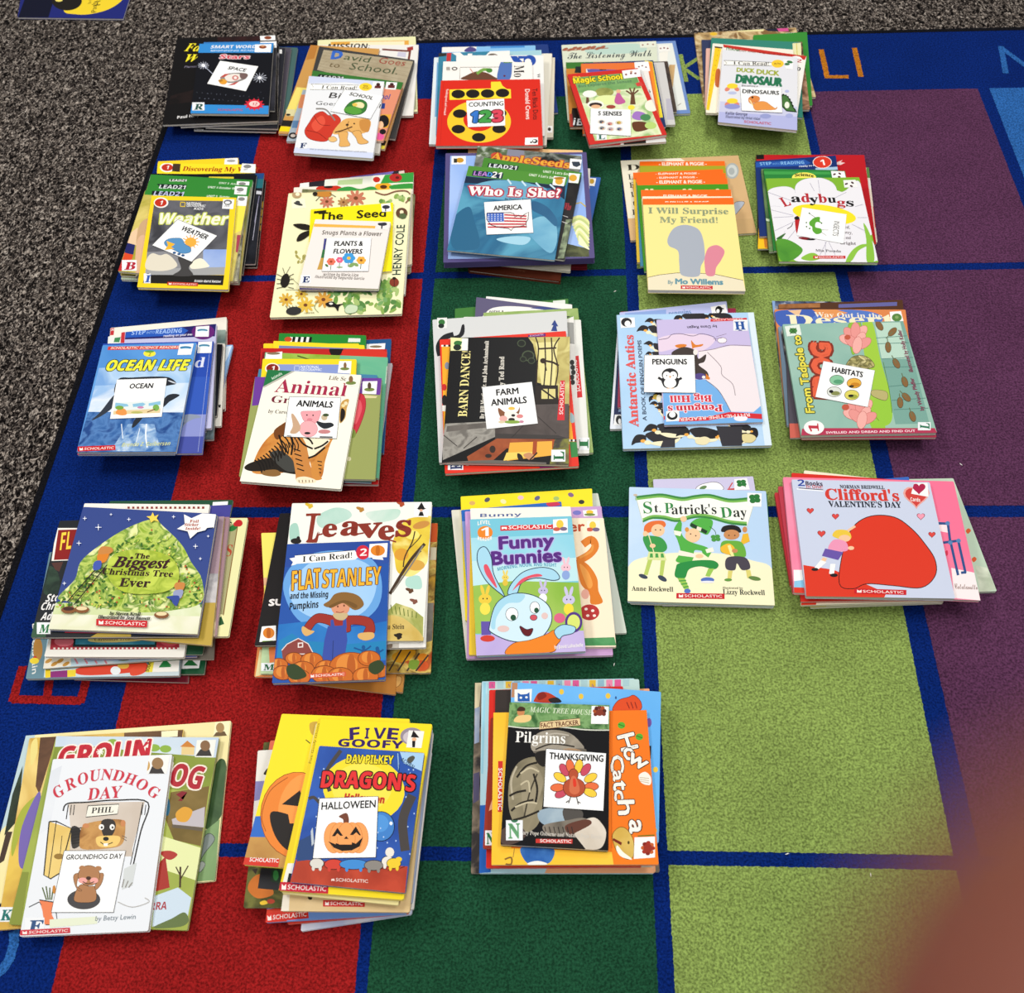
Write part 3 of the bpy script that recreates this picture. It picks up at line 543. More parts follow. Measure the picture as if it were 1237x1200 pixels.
ST(965, 362, 1040, 364, 1030, 438, 955, 436); E('#8a8a88', 995, 385, 26, 14); LT('B', 78, 852, 192, 935, '#b5283c')
B('yellow-framed paperback titled Weather with a tornado', (306, 358, 956, 374, 892, 1078, 194, 1060), '#f2d22b', 6)
P('#54545a|#6c6c72|#45454a|14', 328, 392, 908, 400, 880, 770, 270, 790); P('#8ea6d8|#a9bce0|10', 690, 770, 880, 770, 870, 910, 640, 910); P('#8f8f93', 270, 790, 700, 775, 700, 920, 260, 960); P('#a6a6a6', 260, 920, 868, 905, 862, 965, 255, 975); P('#2a2826', 255, 965, 862, 968, 852, 1045, 238, 1028)
C('#ddd6c4', 270, 840, 310, 800, 370, 815, 420, 805, 470, 840, 500, 900, 400, 935, 265, 920); C('#ece6d2', 600, 890, 640, 850, 690, 840, 735, 880, 740, 905, 620, 920); C('#4c4a4a', 510, 830, 620, 860, 590, 910, 620, 970, 470, 970, 530, 920); 
E('#f3efe8', 378, 412, 56, 40); E('#c23a26', 375, 412, 46, 31); T('1', 364, 428, 384, 428, 32, WH, 'b'); L('#f2d22b', 6, 528, 408, 562, 410, 560, 442, 526, 440, 528, 408); T('NATIONAL', 570, 424, 685, 428, 18, '#e8e8e8', off=.02); T('GEOGRAPHIC', 570, 442, 715, 446, 18, '#e8e8e8', off=.02); T('KIDS', 630, 466, 700, 468, 18, '#e8e8e8', off=.02)
T('Weather', 345, 575, 878, 580, 84, '#efeedc', 'b', off=.01, out='#c6cf55', ow=.05)
T('Kristin Baird Rattini', 632, 1020, 832, 1026, 18, '#efefef', 'b'); SC(425, 1045, 660, 1053, 26, '#c23a20')
ST(855, 385, 940, 388, 930, 462, 845, 458); E('#7a7a7a', 890, 410, 32, 20); E('#f1f0ee', 888, 412, 20, 10); T('IIII', 865, 445, 898, 446, 18, '#4a4a4a')
LT('I', 246, 955, 298, 1030, '#3a5fae'); E('#23325c', 278, 945, 20, 14)
CARD('white card reading WEATHER with a cloud and sun, lying askew on the tornado book', 505, 540, 808, 665, 612, 865, 310, 738, line='#6a6a6e')
T('WEATHER', 525, 620, 722, 695, 42, '#1f1f22', off=.03)
for k in range(12): L('#e3a63c', 7, 605, 712, 605 + 66 * math.cos(k * .52), 712 + 54 * math.sin(k * .52))
E('#efb04a', 605, 715, 44, 36); C('#5f94c0', 405, 715, 440, 690, 490, 685, 535, 690, 560, 730, 600, 755, 600, 790, 540, 800, 480, 775, 420, 745, line='#3a658c', lw=3); P('#f0b83c', 420, 705, 485, 730, 455, 752, 480, 765, 405, 775, 430, 740); [E('#3a5f8c', x, y, 13, 9) for x, y in ((480, 796), (515, 806), (546, 816))]
# ---- plants and flowers pile
zoom(315, 195, 6.0); pile('flower')
B('dark paperback with purple flowers', (285, 160, 1042, 62, 1090, 740, 232, 780), '#2c2530|#3a3a3c|30', 4); [E('#7a70b4', x, y, 44, 18, -10) for x, y in ((770, 98), (850, 88), (920, 80), (690, 106))]; P('#efece8', 285, 160, 350, 152, 350, 190, 280, 192); P('#e6c9c0', 1000, 72, 1040, 66, 1042, 95, 1004, 100); L('#e9e6e0', 10, 940, 100, 1005, 66)
B('white and bright green sunflower paperback', (465, 132, 1108, 80, 1088, 800, 400, 800), '#e6e8dc', 4); P('#3f9f45', 900, 98, 1108, 80, 1104, 190, 850, 195); P('#b9cf9a', 560, 138, 740, 124, 735, 165, 555, 172); E('#c23028', 840, 132, 26, 20); E('#b8302c', 978, 118, 46, 30); E('#6a1a1a', 990, 118, 14, 10)
B('cream paperback with a red poppy', (240, 190, 1105, 150, 1060, 820, 215, 840), '#ece6d8', 4); E('#c93a26', 495, 198, 95, 28); E('#2a1a18', 490, 185, 34, 10); C('#3f9a4a', 560, 200, 640, 182, 720, 200, 800, 182, 860, 200, 840, 220, 580, 222); E('#eeaf2c', 890, 182, 62, 28); E('#5a3416', 890, 185, 26, 14); C('#3f9a44', 940, 175, 1100, 160, 1100, 200, 960, 205)
B('olive paperback standing out at the outer side', (300, 200, 1118, 238, 1080, 805, 260, 830), '#6f7350|#a8a078|30')
B('pale fawn paperback', (230, 225, 1102, 240, 1095, 745, 160, 950), '#cdc2a6')
B('white paperback', (200, 235, 1096, 230, 1046, 965, 110, 960), '#dcd8cc')
B('large cream paperback bordered with insects and flowers', (203, 232, 1090, 197, 1021, 1106, 65, 1132), '#f0ecc2', 5)
P('#e9e3b4', 203, 232, 1090, 197, 1090, 204, 203, 240)
T('HENRY COLE', 1012, 822, 1045, 460, 60, '#26423a', off=.02)
def leafy(cx, cy_, n, R, cols, seed, rx=26, ry=15):
    rd = random.Random(seed)
    for k in range(n):
        a = rd.random() * 6.28; r = R * math.sqrt(rd.random()); E(cols[k % len(cols)], cx + r * math.cos(a), cy_ + r * .7 * math.sin(a), rx * (0.7 + .6 * rd.random()), ry * (0.7 + .6 * rd.random()), rd.random() * 180, n=12)
GR = ['#8fae5c', '#6f9a4c', '#a9c07a', '#7fa86a', '#5d8a4a']
for x, y, r, n in ((600, 975, 110, 20), (760, 985, 120, 26), (900, 950, 110, 26), (930, 1040, 80, 16), (900, 890, 60, 12), (680, 1060, 70, 10)): leafy(x, y, n, r, GR, int(x))
leafy(1020, 280, 8, 60, GR, 5, 18, 12); leafy(910, 290, 4, 40, GR, 9, 22, 14); leafy(270, 700, 9, 60, ['#a8a05a', '#c0b878'], 3, 14, 8)
def daisy(x, y, r, c1, c2):
    for k in range(9): E(c1, x + r * .6 * math.cos(k * .7), y + r * .5 * math.sin(k * .7), r * .5, r * .18, math.degrees(k * .7), n=10)
    E(c2, x, y, r * .24, r * .2)
for x, y, r, c in ((185, 1005, 52, '#d9b04a'), (295, 965, 44, '#d9b850'), (325, 1045, 60, '#e0bc4c'), (455, 1005, 62, '#d9a44a'), (690, 270, 66, '#c98064'), (480, 295, 50, '#c97f66'), (600, 300, 40, '#b88a5a')): daisy(x, y, r, c, '#7a4a2c')
C('#c98a3c', 400, 235, 450, 215, 510, 225, 500, 258, 420, 258); E('#2c2620', 395, 240, 18, 15); L('#3a2f28', 4, 430, 258, 400, 290); L('#3a2f28', 4, 500, 235, 545, 260); L('#8c5a48', 9, 830, 225, 900, 245, 980, 220, 1060, 220, 1085, 260, 1050, 305, sm=True)
E('#bca078', 262, 245, 34, 24); E('#efe8c8', 268, 242, 16, 12)
C('#2a241f', 235, 462, 300, 455, 360, 470, 355, 500, 290, 495); C('#2a241f', 260, 580, 285, 530, 355, 505, 355, 535, 300, 575)
E('#2a2622', 178, 868, 32, 52, 15); [L('#2a2622', 4, 178 + s_ * 20, 840 + 25 * k, 178 + s_ * 62, 820 + 35 * k) for s_ in (-1, 1) for k in range(4)]; L('#2a2622', 3, 175, 820, 160, 775); L('#2a2622', 3, 185, 820, 215, 765)
E('#3a3a3a', 240, 1088, 56, 30, -5); [L('#3a3a3a', 4, 195 + 25 * k, 1070, 180 + 25 * k, 1050) for k in range(4)]; E('#6a4a36', 1022, 378, 42, 38); E('#efe3c0', 1022, 372, 14, 14); E('#5f6f4a', 1030, 400, 26, 20); E('#8a3f2c', 968, 880, 34, 32); E('#2c1a16', 968, 852, 14, 10); L('#2c1a16', 4, 968, 850, 968, 912)
C('#1f1d1e', 470, 1035, 520, 1020, 550, 1040, 600, 1035, 570, 1055, 560, 1090, 535, 1060, 490, 1058); E('#e6e2d8', 510, 1036, 14, 8); C('#c9d8b8', 610, 1080, 640, 1045, 700, 1055, 690, 1095, 630, 1105, line='#7a9a70', lw=3); L('#7a8a5a', 4, 420, 1100, 390, 1060, 420, 1010, sm=True); L('#8a8a6a', 3, 180, 935, 430, 935); L('#8a8a6a', 3, 200, 830, 280, 900)
T('HARPER', 315, 1108, 390, 1106, 10, '#8a8660')
ST(222, 278, 318, 268, 330, 338, 228, 345, col='#f1eed2'); E('#4a4a4a', 272, 310, 34, 10, 15); E('#4a4a4a', 268, 300, 18, 14)
B('bright yellow paperback titled The Seed', (362, 348, 960, 298, 948, 795, 335, 850), '#f2e31d', 4)
P('#2f2a14', 385, 362, 475, 353, 475, 372, 385, 380); T('The   Seed', 418, 430, 905, 400, 56, '#2c2a10', off=.03)
ST(872, 310, 938, 303, 945, 362, 880, 368); E('#3a3a48', 908, 332, 28, 14); L('#3a3a48', 8, 905, 340, 905, 362)
B('cream paperback with a purple foot', (388, 445, 930, 452, 852, 932, 278, 928), '#4a3f86', 4); P('#ece6e2', 315, 906, 410, 908, 405, 920, 312, 918)
B('white paperback titled Snugs Plants a Flower', (395, 420, 942, 438, 852, 925, 274, 903), '#eae3de', 5)
P('#eab654', 388, 452, 832, 468, 828, 486, 384, 474); T('Snugs Plants a Flower', 442, 530, 875, 542, 30, '#5a5348', 'b')
P('#4a4a8c', 460, 560, 478, 560, 470, 640, 450, 640); P('#3f7a4a', 448, 640, 470, 640, 462, 700, 436, 700); P('#c9a050', 436, 700, 462, 700, 450, 785, 408, 785)
T('written by Maria Lina', 450, 830, 705, 835, 22, '#6a645c', 'b'); T('illustrated by Segundo Garcia', 392, 846, 748, 860, 20, '#6a645c', 'b')
LT('E', 290, 825, 362, 885, '#2b3a6a')
ST(845, 448, 938, 440, 922, 498, 840, 492, col='#eae6e2'); E('#3a3a44', 882, 455, 34, 14); L('#3a3a44', 10, 880, 460, 876, 490)
CARD('white card reading PLANTS & FLOWERS with four drawn flowers', 478, 557, 803, 555, 780, 797, 443, 797)
T('PLANTS &', 532, 612, 738, 612, 34, '#1f1f22', off=.03); T('FLOWERS', 526, 668, 732, 670, 34, '#1f1f22', off=.03)
for x, y, r, c1, c2, g in ((510, 727, 32, '#e27a62', '#a04a2c', '#6a8a5a'), (572, 715, 26, '#e0688a', '#f0b0c0', '#8a9a7a'), (638, 702, 46, '#4aa0d8', '#f0c04a', '#6a8a5a'), (728, 718, 34, '#f0b04a', '#8a5a2c', '#6a8a5a')):
    L('#4f6a44', 5, x, y + 20, x - 5, y + 62)
    for k in range(6): E(c1, x + r * .6 * math.cos(k * 1.05), y + r * .5 * math.sin(k * 1.05), r * .45, r * .38, n=12)
    E(c2, x, y, r * .3, r * .25)
E('#8aa86a', 660, 752, 26, 14, -30); E('#8aa86a', 692, 750, 18, 12, 30); E('#9ab08a', 572, 768, 24, 6); E('#5a7a4a', 478, 755, 14, 8, 40)
# ---- america pile
zoom(525, 170, 5.890); pile('america')
B('brown hardcover showing its cover at the near corner', (330, 300, 960, 350, 895, 1000, 238, 920), '#6a3626', 8, name='hardcover_book'); T('stories', 505, 905, 640, 938, 20, '#8a5a44', 's')
B('dark red book with white pages', (500, 290, 1098, 260, 1085, 905, 480, 890), '#7c2630', 6, name='hardcover_book')
B('cream book with a stained near edge', (500, 250, 1040, 280, 965, 930, 440, 878), '#ddd8c6', 5)
B('bright blue paperback turned outward', (600, 222, 1183, 262, 1060, 850, 500, 815), '#3b68b0', 4); ST(1100, 265, 1150, 268, 1138, 325, 1095, 320); E('#c9a23c', 1118, 290, 18, 18)
B('white paperback', (600, 180, 1108, 198, 1082, 800, 550, 800), '#e6e2d8', 4)
B('tan paperback peeking out farthest back', (240, 45, 1052, 68, 1090, 800, 200, 780), '#e6c08a', 4)
B('thick purple-framed hardcover with a blue sky picture', (78, 90, 1080, 82, 1140, 835, 62, 868), '#5d5484', 13, spine='B', sp='#574e7e', name='hardcover_book')
P('#90b0e6|#a9c2ec|6', 112, 108, 1048, 98, 1100, 826, 95, 842); P('#3a3f2a|#6a6f4a|40', 930, 730, 1098, 770, 1100, 826, 930, 828)
for k in range(9): C(['#dfe2a0', '#c3cf8a', '#ecebc4'][k % 3], 960 + 8 * k, 560 + 20 * k, 1030, 530 + 18 * k, 1090, 560 + 24 * k, 1098, 600 + 22 * k, 1030, 580 + 20 * k)
L('#c9b04a', 8, 1000, 450, 1040, 440, 1075, 470); ST(122, 112, 222, 110, 222, 168, 120, 170); E('#c9962c', 180, 140, 28, 18); P('#3a3a30', 136, 128, 160, 128, 160, 158, 136, 158)
B('mottled dark paperback with orange lettering', (308, 38, 1046, 108, 925, 850, 170, 770), '#3a4238|#8a8f86|#202620|30', 4)
P('#2a3428|#6a7a5a|#d9dcd8|40', 308, 38, 560, 60, 540, 128, 290, 110); P('#8a8a98', 520, 60, 640, 72, 630, 130, 510, 118); E('#c9503c', 440, 105, 40, 22)
T('AppleSeeds', 395, 130, 955, 196, 50, '#e0a83c', 's', off=.02, out='#b0352a', ow=.06)
ST(965, 128, 1048, 136, 1036, 205, 958, 198); P('#3a4450', 975, 150, 1030, 150, 1040, 175, 1010, 190, 985, 180)
B('green banded paperback with a dark photograph', (352, 118, 1048, 228, 918, 850, 195, 760), '#1d1b1e|#2c2a2a|30', 4); P('#4d8a35', 352, 118, 1048, 228, 1022, 308, 328, 185); P('#1f2a30', 385, 158, 600, 182, 590, 210, 375, 186); T('LEAD21', 385, 188, 580, 208, 26, '#dfe4e6', 'b'); T('UNIT 1 Let\'s Go', 770, 226, 945, 246, 16, '#e4ecd8', 'b'); T('Who', 915, 490, 965, 496, 50, '#b83a4a', 's'); P('#9aa888|#3a3f38|60', 935, 560, 980, 560, 920, 838, 875, 838); L('#c9c6c4', 4, 905, 530, 950, 545); L('#c9c6c4', 5, 905, 575, 945, 590)
ST(955, 230, 1035, 238, 1022, 304, 945, 298); E('#dca93c', 985, 266, 28, 24)
B('blue photograph paperback titled Who Is She?', (242, 178, 957, 250, 855, 850, 88, 780), '#3f86a8|#2f6c90|#5fa2bc|9', 4)
P('#56923a', 242, 178, 957, 250, 930, 322, 215, 250); P('#1d2f48', 212, 252, 928, 322, 925, 345, 205, 300); P('#1d2f48', 820, 300, 930, 318, 925, 420, 830, 350)
C('#79b4cc|#5f9ab8|12', 260, 330, 400, 285, 560, 285, 700, 310, 800, 350, 700, 420, 480, 420, 300, 400); [L('#c9dfe8', 12, 520 + 100 * k, 275 + 12 * k, 545 + 105 * k, 310 + 12 * k) for k in range(4)]; L('#c9dfe8', 12, 220, 262, 255, 305)
C('#86bcd2|#6aa6c4|12', 700, 560, 780, 540, 860, 590, 870, 720, 820, 800, 700, 700, 640, 610); C('#a5cfe0', 440, 700, 560, 680, 680, 690, 640, 740, 520, 730); C('#2f6288|#3a7396|12', 700, 430, 800, 470, 870, 560, 860, 610, 780, 540, 690, 490); C('#2f6a8c', 130, 560, 240, 470, 280, 560, 320, 750, 200, 780, 120, 740)
P('#1b2a4a', 275, 212, 490, 232, 480, 272, 265, 248); T('LEA', 275, 246, 372, 254, 30, '#c08ad0', 'b'); T('D', 372, 254, 405, 258, 30, '#5aa0e0', 'b'); T('21', 402, 262, 470, 268, 42, WH, 'b'); T('UNIT 1 Let\'s Go', 670, 250, 842, 272, 16, '#e4ecd8', 'b')
T('Who Is She?', 235, 385, 890, 405, 62, '#f4f0ee', 's', off=.02, out='#b5354a', ow=.09); T('By Frances Amelia', 500, 425, 690, 425, 16, '#1d2f48', 'b')
ST(848, 252, 935, 262, 920, 325, 838, 316); E('#dca93c', 885, 290, 28, 24); E('#b07f22', 885, 268, 38, 9)
CARD('white card reading AMERICA with a flag-filled map, on the blue photograph book', 352, 438, 683, 418, 702, 655, 370, 668, line='#bcbcc0', lw=2)
T('AMERICA', 420, 497, 622, 488, 34, '#1f1f22', off=.03)
US = (372, 515, 540, 512, 565, 520, 570, 545, 600, 530, 612, 548, 640, 525, 670, 508, 665, 560, 650, 585, 655, 620, 635, 605, 560, 620, 545, 640, 525, 625, 460, 618, 400, 600, 370, 560)
P('#efeae6', *US)
for k in range(5): P('#c4464e', 495 - (120 if k > 2 else 0), 522 + 22 * k, 655, 532 + 19 * k, 652, 543 + 19 * k, 495 - (116 if k > 2 else 0), 533 + 22 * k)
P('#4a6ec0', 372, 515, 490, 513, 494, 576, 378, 578); [E('#dfe4f0', 385 + 22 * (k % 5), 525 + 14 * (k // 5), 5, 3.6, n=8) for k in range(20)]; L('#3a2428', 5, *US, 372, 515)
# ---- elephant and pig pile
zoom(745, 180, 6.489); pile('orange-banded')
B('wood-brown paperback turned askew underneath', (30, 92, 953, 50, 1096, 658, 108, 718), '#d6b486|#cba878|8')
P('#e6e0cc', 30, 92, 500, 72, 540, 98, 180, 130, 120, 300, 200, 540, 88, 545); T('Don\'t', 82, 168, 420, 150, 44, '#3a3630', 's'); [T(c, x, y, x + wd, y - 2, 42, '#3a3630', 's') for c, x, y, wd in (('L', 92, 240, 42), ('E', 102, 305, 40), ('I', 116, 378, 22), ('t', 130, 446, 26), ('E', 124, 518, 40), ('w', 160, 605, 26), ('p', 162, 640, 24))]
E('#aab0ae', 905, 172, 52, 62); E('#c9cdc8', 905, 172, 40, 48); E('#aab0ae', 900, 175, 24, 28); C('#b0b6c0', 925, 425, 1000, 418, 960, 480, 925, 512, line='#3a3a3a', lw=3); P('#c9a878', 640, 560, 1070, 545, 1096, 658, 640, 690)
OR = '#f0701c'
def band(x0, y0, x1, y1, x2, y2, x3, y3): P(OR, x0, y0, x1, y1, x2, y2, x3, y3)
def eptext(x0, y0, x1, y1, h=24): T('- ELEPHANT & PIGGIE -', x0, y0, x1, y1, h, '#f7e6d4', off=.03)
B('orange-banded paperback with an olive cover', (180, 98, 846, 95, 930, 790, 205, 790), '#a7a52a'); band(180, 98, 846, 95, 850, 132, 180, 132); eptext(332, 130, 705, 128)
B('orange-banded paperback', (128, 186, 832, 158, 935, 870, 160, 890), '#e8c23c', 4); band(128, 186, 832, 158, 840, 230, 132, 240); eptext(305, 202, 648, 198, 14)
B('orange-banded paperback set slightly outward', (150, 215, 852, 190, 945, 900, 185, 920), '#4a8fb0', 4); band(150, 215, 852, 190, 860, 270, 152, 270); eptext(315, 233, 632, 228, 14)
B('orange-banded paperback with a grass green cover', (155, 250, 865, 230, 960, 960, 215, 960), '#4a981c'); band(155, 250, 865, 230, 872, 275, 162, 285); eptext(312, 272, 692, 268); [E('#e9e4b0', x, 318, 14, 6) for x in (235, 275, 530, 575, 790)]
B('orange-banded paperback second-highest in the fan', (190, 322, 895, 318, 1000, 1050, 240, 1055), '#efe0b0'); band(190, 322, 895, 318, 902, 390, 194, 388); eptext(342, 384, 732, 384); L('#f5ead0', 6, 200, 388, 905, 388)
B('thin white-edged paperback', (200, 372, 905, 372, 1005, 1085, 243, 1082), '#e9e2c8', 4)
B('cream paperback with title about surprising a friend', (203, 390, 912, 382, 1010, 1115, 246, 1105), '#f0e195', 8); band(203, 390, 912, 382, 918, 428, 206, 432); eptext(358, 436, 745, 434)
P('#f0701c', 203, 420, 915, 415, 918, 436, 206, 438)
P('#e6dcc0', 246, 1008, 330, 988, 470, 972, 620, 972, 780, 985, 990, 1028, 1010, 1115, 246, 1105); L('#5a5440', 4, 242, 1008, 330, 988, 470, 972, 620, 972, 780, 985, 992, 1030)
T('I Will Surprise', 248, 505, 876, 512, 46, '#99a37f', 's', off=.02); T('My Friend!', 338, 578, 792, 580, 46, '#99a37f', 's', off=.02)
C('#aab0ba', 400, 700, 450, 620, 540, 595, 640, 630, 680, 720, 690, 850, 660, 920, 640, 998, 510, 990, 490, 900, 480, 800, 410, 760); C('#d88a9a', 690, 850, 720, 775, 790, 755, 845, 800, 820, 870, 780, 930, 765, 992, 705, 990, 690, 920)
T('By', 402, 1058, 442, 1060, 28, '#8aa0a0', off=.03); T('Mo Willems', 462, 1058, 832, 1064, 40, '#6c99a6', off=.05); SC(502, 1098, 752, 1102, 28)
# ---- insects pile
zoom(905, 175, 7.497); pile('insects')
B('white-edged paperback with green and red corner', (500, 200, 1083, 205, 1162, 885, 540, 905), '#dccfc0'); P('#5f8a4a', 1060, 205, 1083, 205, 1095, 300, 1070, 300); E('#d9d6d0', 1090, 360, 20, 40); P('#c9503c', 1120, 560, 1135, 560, 1155, 750, 1140, 750)
B('red paperback with a black corner', (62, 90, 1042, 92, 1152, 900, 175, 935), '#bd2029', 5); P('#17161a', 62, 90, 134, 90, 134, 130, 60, 132); P('#e6c9c6', 790, 160, 845, 138, 830, 158, 870, 162, 830, 182, 795, 180)
B('black and yellow paperback', (72, 222, 760, 205, 860, 930, 78, 942), '#29282a'); P('#efc024', 106, 465, 150, 660, 168, 955, 78, 942, 88, 680); P('#d9892c', 130, 850, 160, 840, 165, 935, 140, 930)
B('navy paperback with a red numeral one', (55, 146, 785, 96, 880, 800, 95, 830), '#1b3573'); P('#2a5aa8', 60, 158, 500, 132, 560, 165, 500, 190, 62, 205); T('STEP', 100, 186, 205, 180, 26, '#8fc0e8', 'b'); T('INTO', 215, 182, 285, 178, 16, '#6a9ad0', off=.01); T('READING', 290, 180, 500, 172, 26, '#8fc0e8', 'b'); T('ready to read', 455, 202, 640, 190, 14, '#dfe6f0', 'b'); P('#a9c6dc', 600, 212, 800, 198, 803, 225, 602, 240)
E('#f0e6e0', 662, 158, 86, 56); E('#d8402c', 662, 158, 80, 51); T('1', 652, 186, 690, 184, 50, WH, 'b')
B('green photograph paperback', (108, 218, 790, 228, 900, 945, 182, 968), '#4f6f45|#7a9464|20'); P('#c9d6b8', 150, 665, 240, 690, 240, 705, 155, 690); P('#6f7a4a|#8a9a6a|30', 160, 700, 250, 705, 260, 900, 175, 930)
B('green paperback with a yellow Science oval', (130, 215, 868, 236, 985, 905, 225, 960), '#2f8540', 5); P('#47a050', 132, 240, 730, 245, 735, 268, 138, 268); E('#f2e668', 497, 296, 110, 46); T('Science', 415, 290, 585, 298, 30, '#2a2a1c', 's', off=.02, arc=10); ST(740, 238, 862, 242, 876, 300, 752, 298); [E('#5a3036', x, y, 14, 8, r) for x, y, r in ((772, 268, -20), (820, 262, 30), (815, 292, 10))]
B('white flower-covered paperback titled Ladybugs', (150, 305, 996, 294, 1170, 1066, 272, 1056), '#86b53a', 6)
PET = '#e6e4e8'
for a in ((165, 430, 280, 380, 400, 400, 460, 520, 400, 620, 200, 600), (415, 400, 480, 320, 640, 300, 760, 350, 790, 440, 700, 540, 480, 540), (780, 470, 880, 410, 960, 330, 1010, 360, 1060, 560, 900, 600), (195, 560, 400, 600, 450, 700, 240, 870, 215, 700), (900, 590, 1065, 560, 1120, 800, 1000, 800, 900, 700), (300, 850, 420, 720, 620, 820, 640, 1040, 420, 1050), (600, 830, 820, 830, 900, 1050, 560, 1050), (820, 760, 1000, 760, 1130, 900, 1150, 1050, 880, 1040)): C(PET, *a, line='#bab6c2', lw=2)
E(PET, 640, 640, 380, 250); P(PET, 400, 850, 1080, 800, 1165, 1050, 500, 1045)
for x0, y0, x1, y1 in ((170, 430, 420, 520), (200, 590, 400, 640), (220, 660, 400, 650), (230, 780, 420, 690), (550, 345, 590, 420), (625, 320, 640, 440), (880, 430, 780, 480), (980, 660, 1070, 660), (930, 720, 1050, 780), (700, 880, 640, 1000), (720, 880, 780, 1000), (690, 880, 690, 1000), (960, 560, 1030, 540), (330, 880, 430, 760)): L('#a8a4b4', 4, x0, y0, x1, y1)
E('#f2de30', 680, 630, 290, 84, 8); C('#5fa03a|#4a8a34|20', 245, 870, 330, 855, 430, 900, 485, 960, 400, 1040, 285, 1045); C('#8fbf4a', 470, 1030, 540, 985, 600, 985, 640, 1030, 560, 1052); C('#92c24c', 875, 1055, 930, 960, 1010, 905, 1085, 905, 990, 960, 930, 1050); C('#8fc04a', 1035, 710, 1090, 800, 1125, 930, 1130, 1055, 1065, 1055, 1060, 860); C('#3f6f34', 245, 850, 330, 800, 290, 850)
C('#b82a30', 415, 670, 450, 655, 480, 800, 430, 800); E('#1d1a1c', 432, 665, 24, 16); L('#1d1a1c', 6, 345, 762, 380, 740, 395, 710, sm=True); E('#8a2a30', 505, 850, 60, 12, 8); E('#1d1a1c', 560, 858, 40, 8)
for c, x0, y0, x1, y1, h, k in (('L', 318, 562, 385, 545, 92, '#b8323c'), ('a', 385, 520, 470, 518, 72, '#1b191b'), ('d', 478, 520, 552, 520, 80, '#b8323c'), ('y', 548, 528, 634, 524, 72, '#1b191b'), ('b', 632, 524, 706, 524, 80, '#b8323c'), ('u', 716, 524, 790, 524, 66, '#1b191b'), ('g', 796, 552, 872, 556, 66, '#b8323c'), ('s', 880, 556, 948, 560, 70, '#1b191b')): T(c, x0, y0, x1, y1, h, k, 's', off=.01)
[T(s_, x, y, x1, y1, 26, '#6a5f62', 's') for s_, x, y, x1, y1 in (('Red,', 830, 752, 912, 762), ('merry,', 815, 800, 935, 812), ('round and', 790, 848, 920, 856), ('bright', 825, 902, 968, 908))]
T('Mia Posada', 602, 968, 832, 975, 22, '#5a5458', 's'); SC(580, 1032, 872, 1032, 26)
ST(852, 322, 962, 318, 985, 385, 862, 388, col='#ecebe8'); [E('#4a2a30', x, y, 15, 8, r) for x, y, r in ((880, 355, -20), (935, 345, 30), (925, 375, 20))]
CARD('white card reading INSECTS turned sideways with a green bug, on the ladybug book', 480, 568, 882, 630, 855, 895, 432, 820, line='#c9c9cc', lw=2)
T('INSECTS', 770, 690, 755, 822, 50, '#2a2a2c', off=.0)
C('#63a83c', 545, 700, 590, 660, 640, 655, 640, 690, 665, 712, 610, 700, 600, 745, 650, 760, 655, 795, 610, 810, 575, 780, 570, 745, 550, 730); L('#3a4a34', 4, 545, 622, 600, 660); L('#3a4a34', 3, 655, 770, 715, 772); L('#3a4a34', 3, 650, 790, 700, 822); [E('#3f6a34', x, y, 7, 7) for x, y in ((545, 620), (518, 705), (520, 742), (548, 758), (655, 710))]
# ================================================================== third row
# ---- ocean pile
zoom(80, 370, 5.623); pile('ocean')
B('plain white book reaching out farthest back', (300, 148, 1090, 74, 1076, 700, 260, 730), '#ece7db', 6); P('#c43a40', 302, 150, 328, 148, 322, 196, 298, 198); T('H', 306, 168, 322, 167, 14, WH, 'b')
B('pale blue paperback turned askew', (480, 300, 1134, 262, 1005, 800, 380, 860), '#8fb2da', 4); P('#d9e4ee', 1085, 275, 1125, 268, 1100, 340, 1080, 380)
B('grey-green paperback with white pages', (380, 185, 1085, 160, 1050, 790, 360, 830), '#5f7a78|#93a39a|30', 5)
B('white paperback with a small black mark', (360, 200, 1078, 255, 1052, 815, 330, 840), '#e6e2d8', 4); P('#2a2a2a', 1035, 670, 1050, 668, 1048, 690, 1036, 688)
B('black paperback', (420, 270, 1062, 258, 1022, 745, 400, 800), '#15161c|#22242e|30', 5); T('O', 980, 640, 1000, 640, 20, '#8a90a4')
B('dark grey paperback with pale photograph', (400, 240, 1020, 235, 1000, 905, 380, 925), '#2b3036|#6a7a80|30', 5)
B('white and green paperback with a red sticker', (285, 205, 985, 215, 950, 850, 240, 870), '#e4e4de', 4); P('#4a8a5a', 330, 215, 370, 210, 360, 245, 322, 245)
B('lavender paperback with a navy band and arrow', (375, 178, 1022, 120, 985, 830, 320, 850), '#bfbfdc', 5); P('#2a2768', 408, 148, 1018, 120, 1010, 205, 398, 226); P('#c43a40', 375, 180, 400, 172, 395, 250, 368, 250); P('#2f5fb8', 410, 165, 780, 140, 830, 165, 790, 198, 402, 215); T('STEP', 442, 196, 535, 190, 28, '#a9c4ee', 'b'); T('INTO', 545, 188, 600, 184, 16, '#8fb0e0', off=.01); T('READING', 606, 188, 782, 180, 28, '#a9c4ee', 'b'); T('reading on your own', 660, 210, 862, 198, 15, '#e6e2ee', 'b'); E('#6a2a78', 930, 175, 78, 52)
ST(882, 140, 972, 134, 968, 208, 876, 208); E('#4a8aa8', 926, 165, 36, 10); E('#dfe9ee', 926, 172, 30, 5)
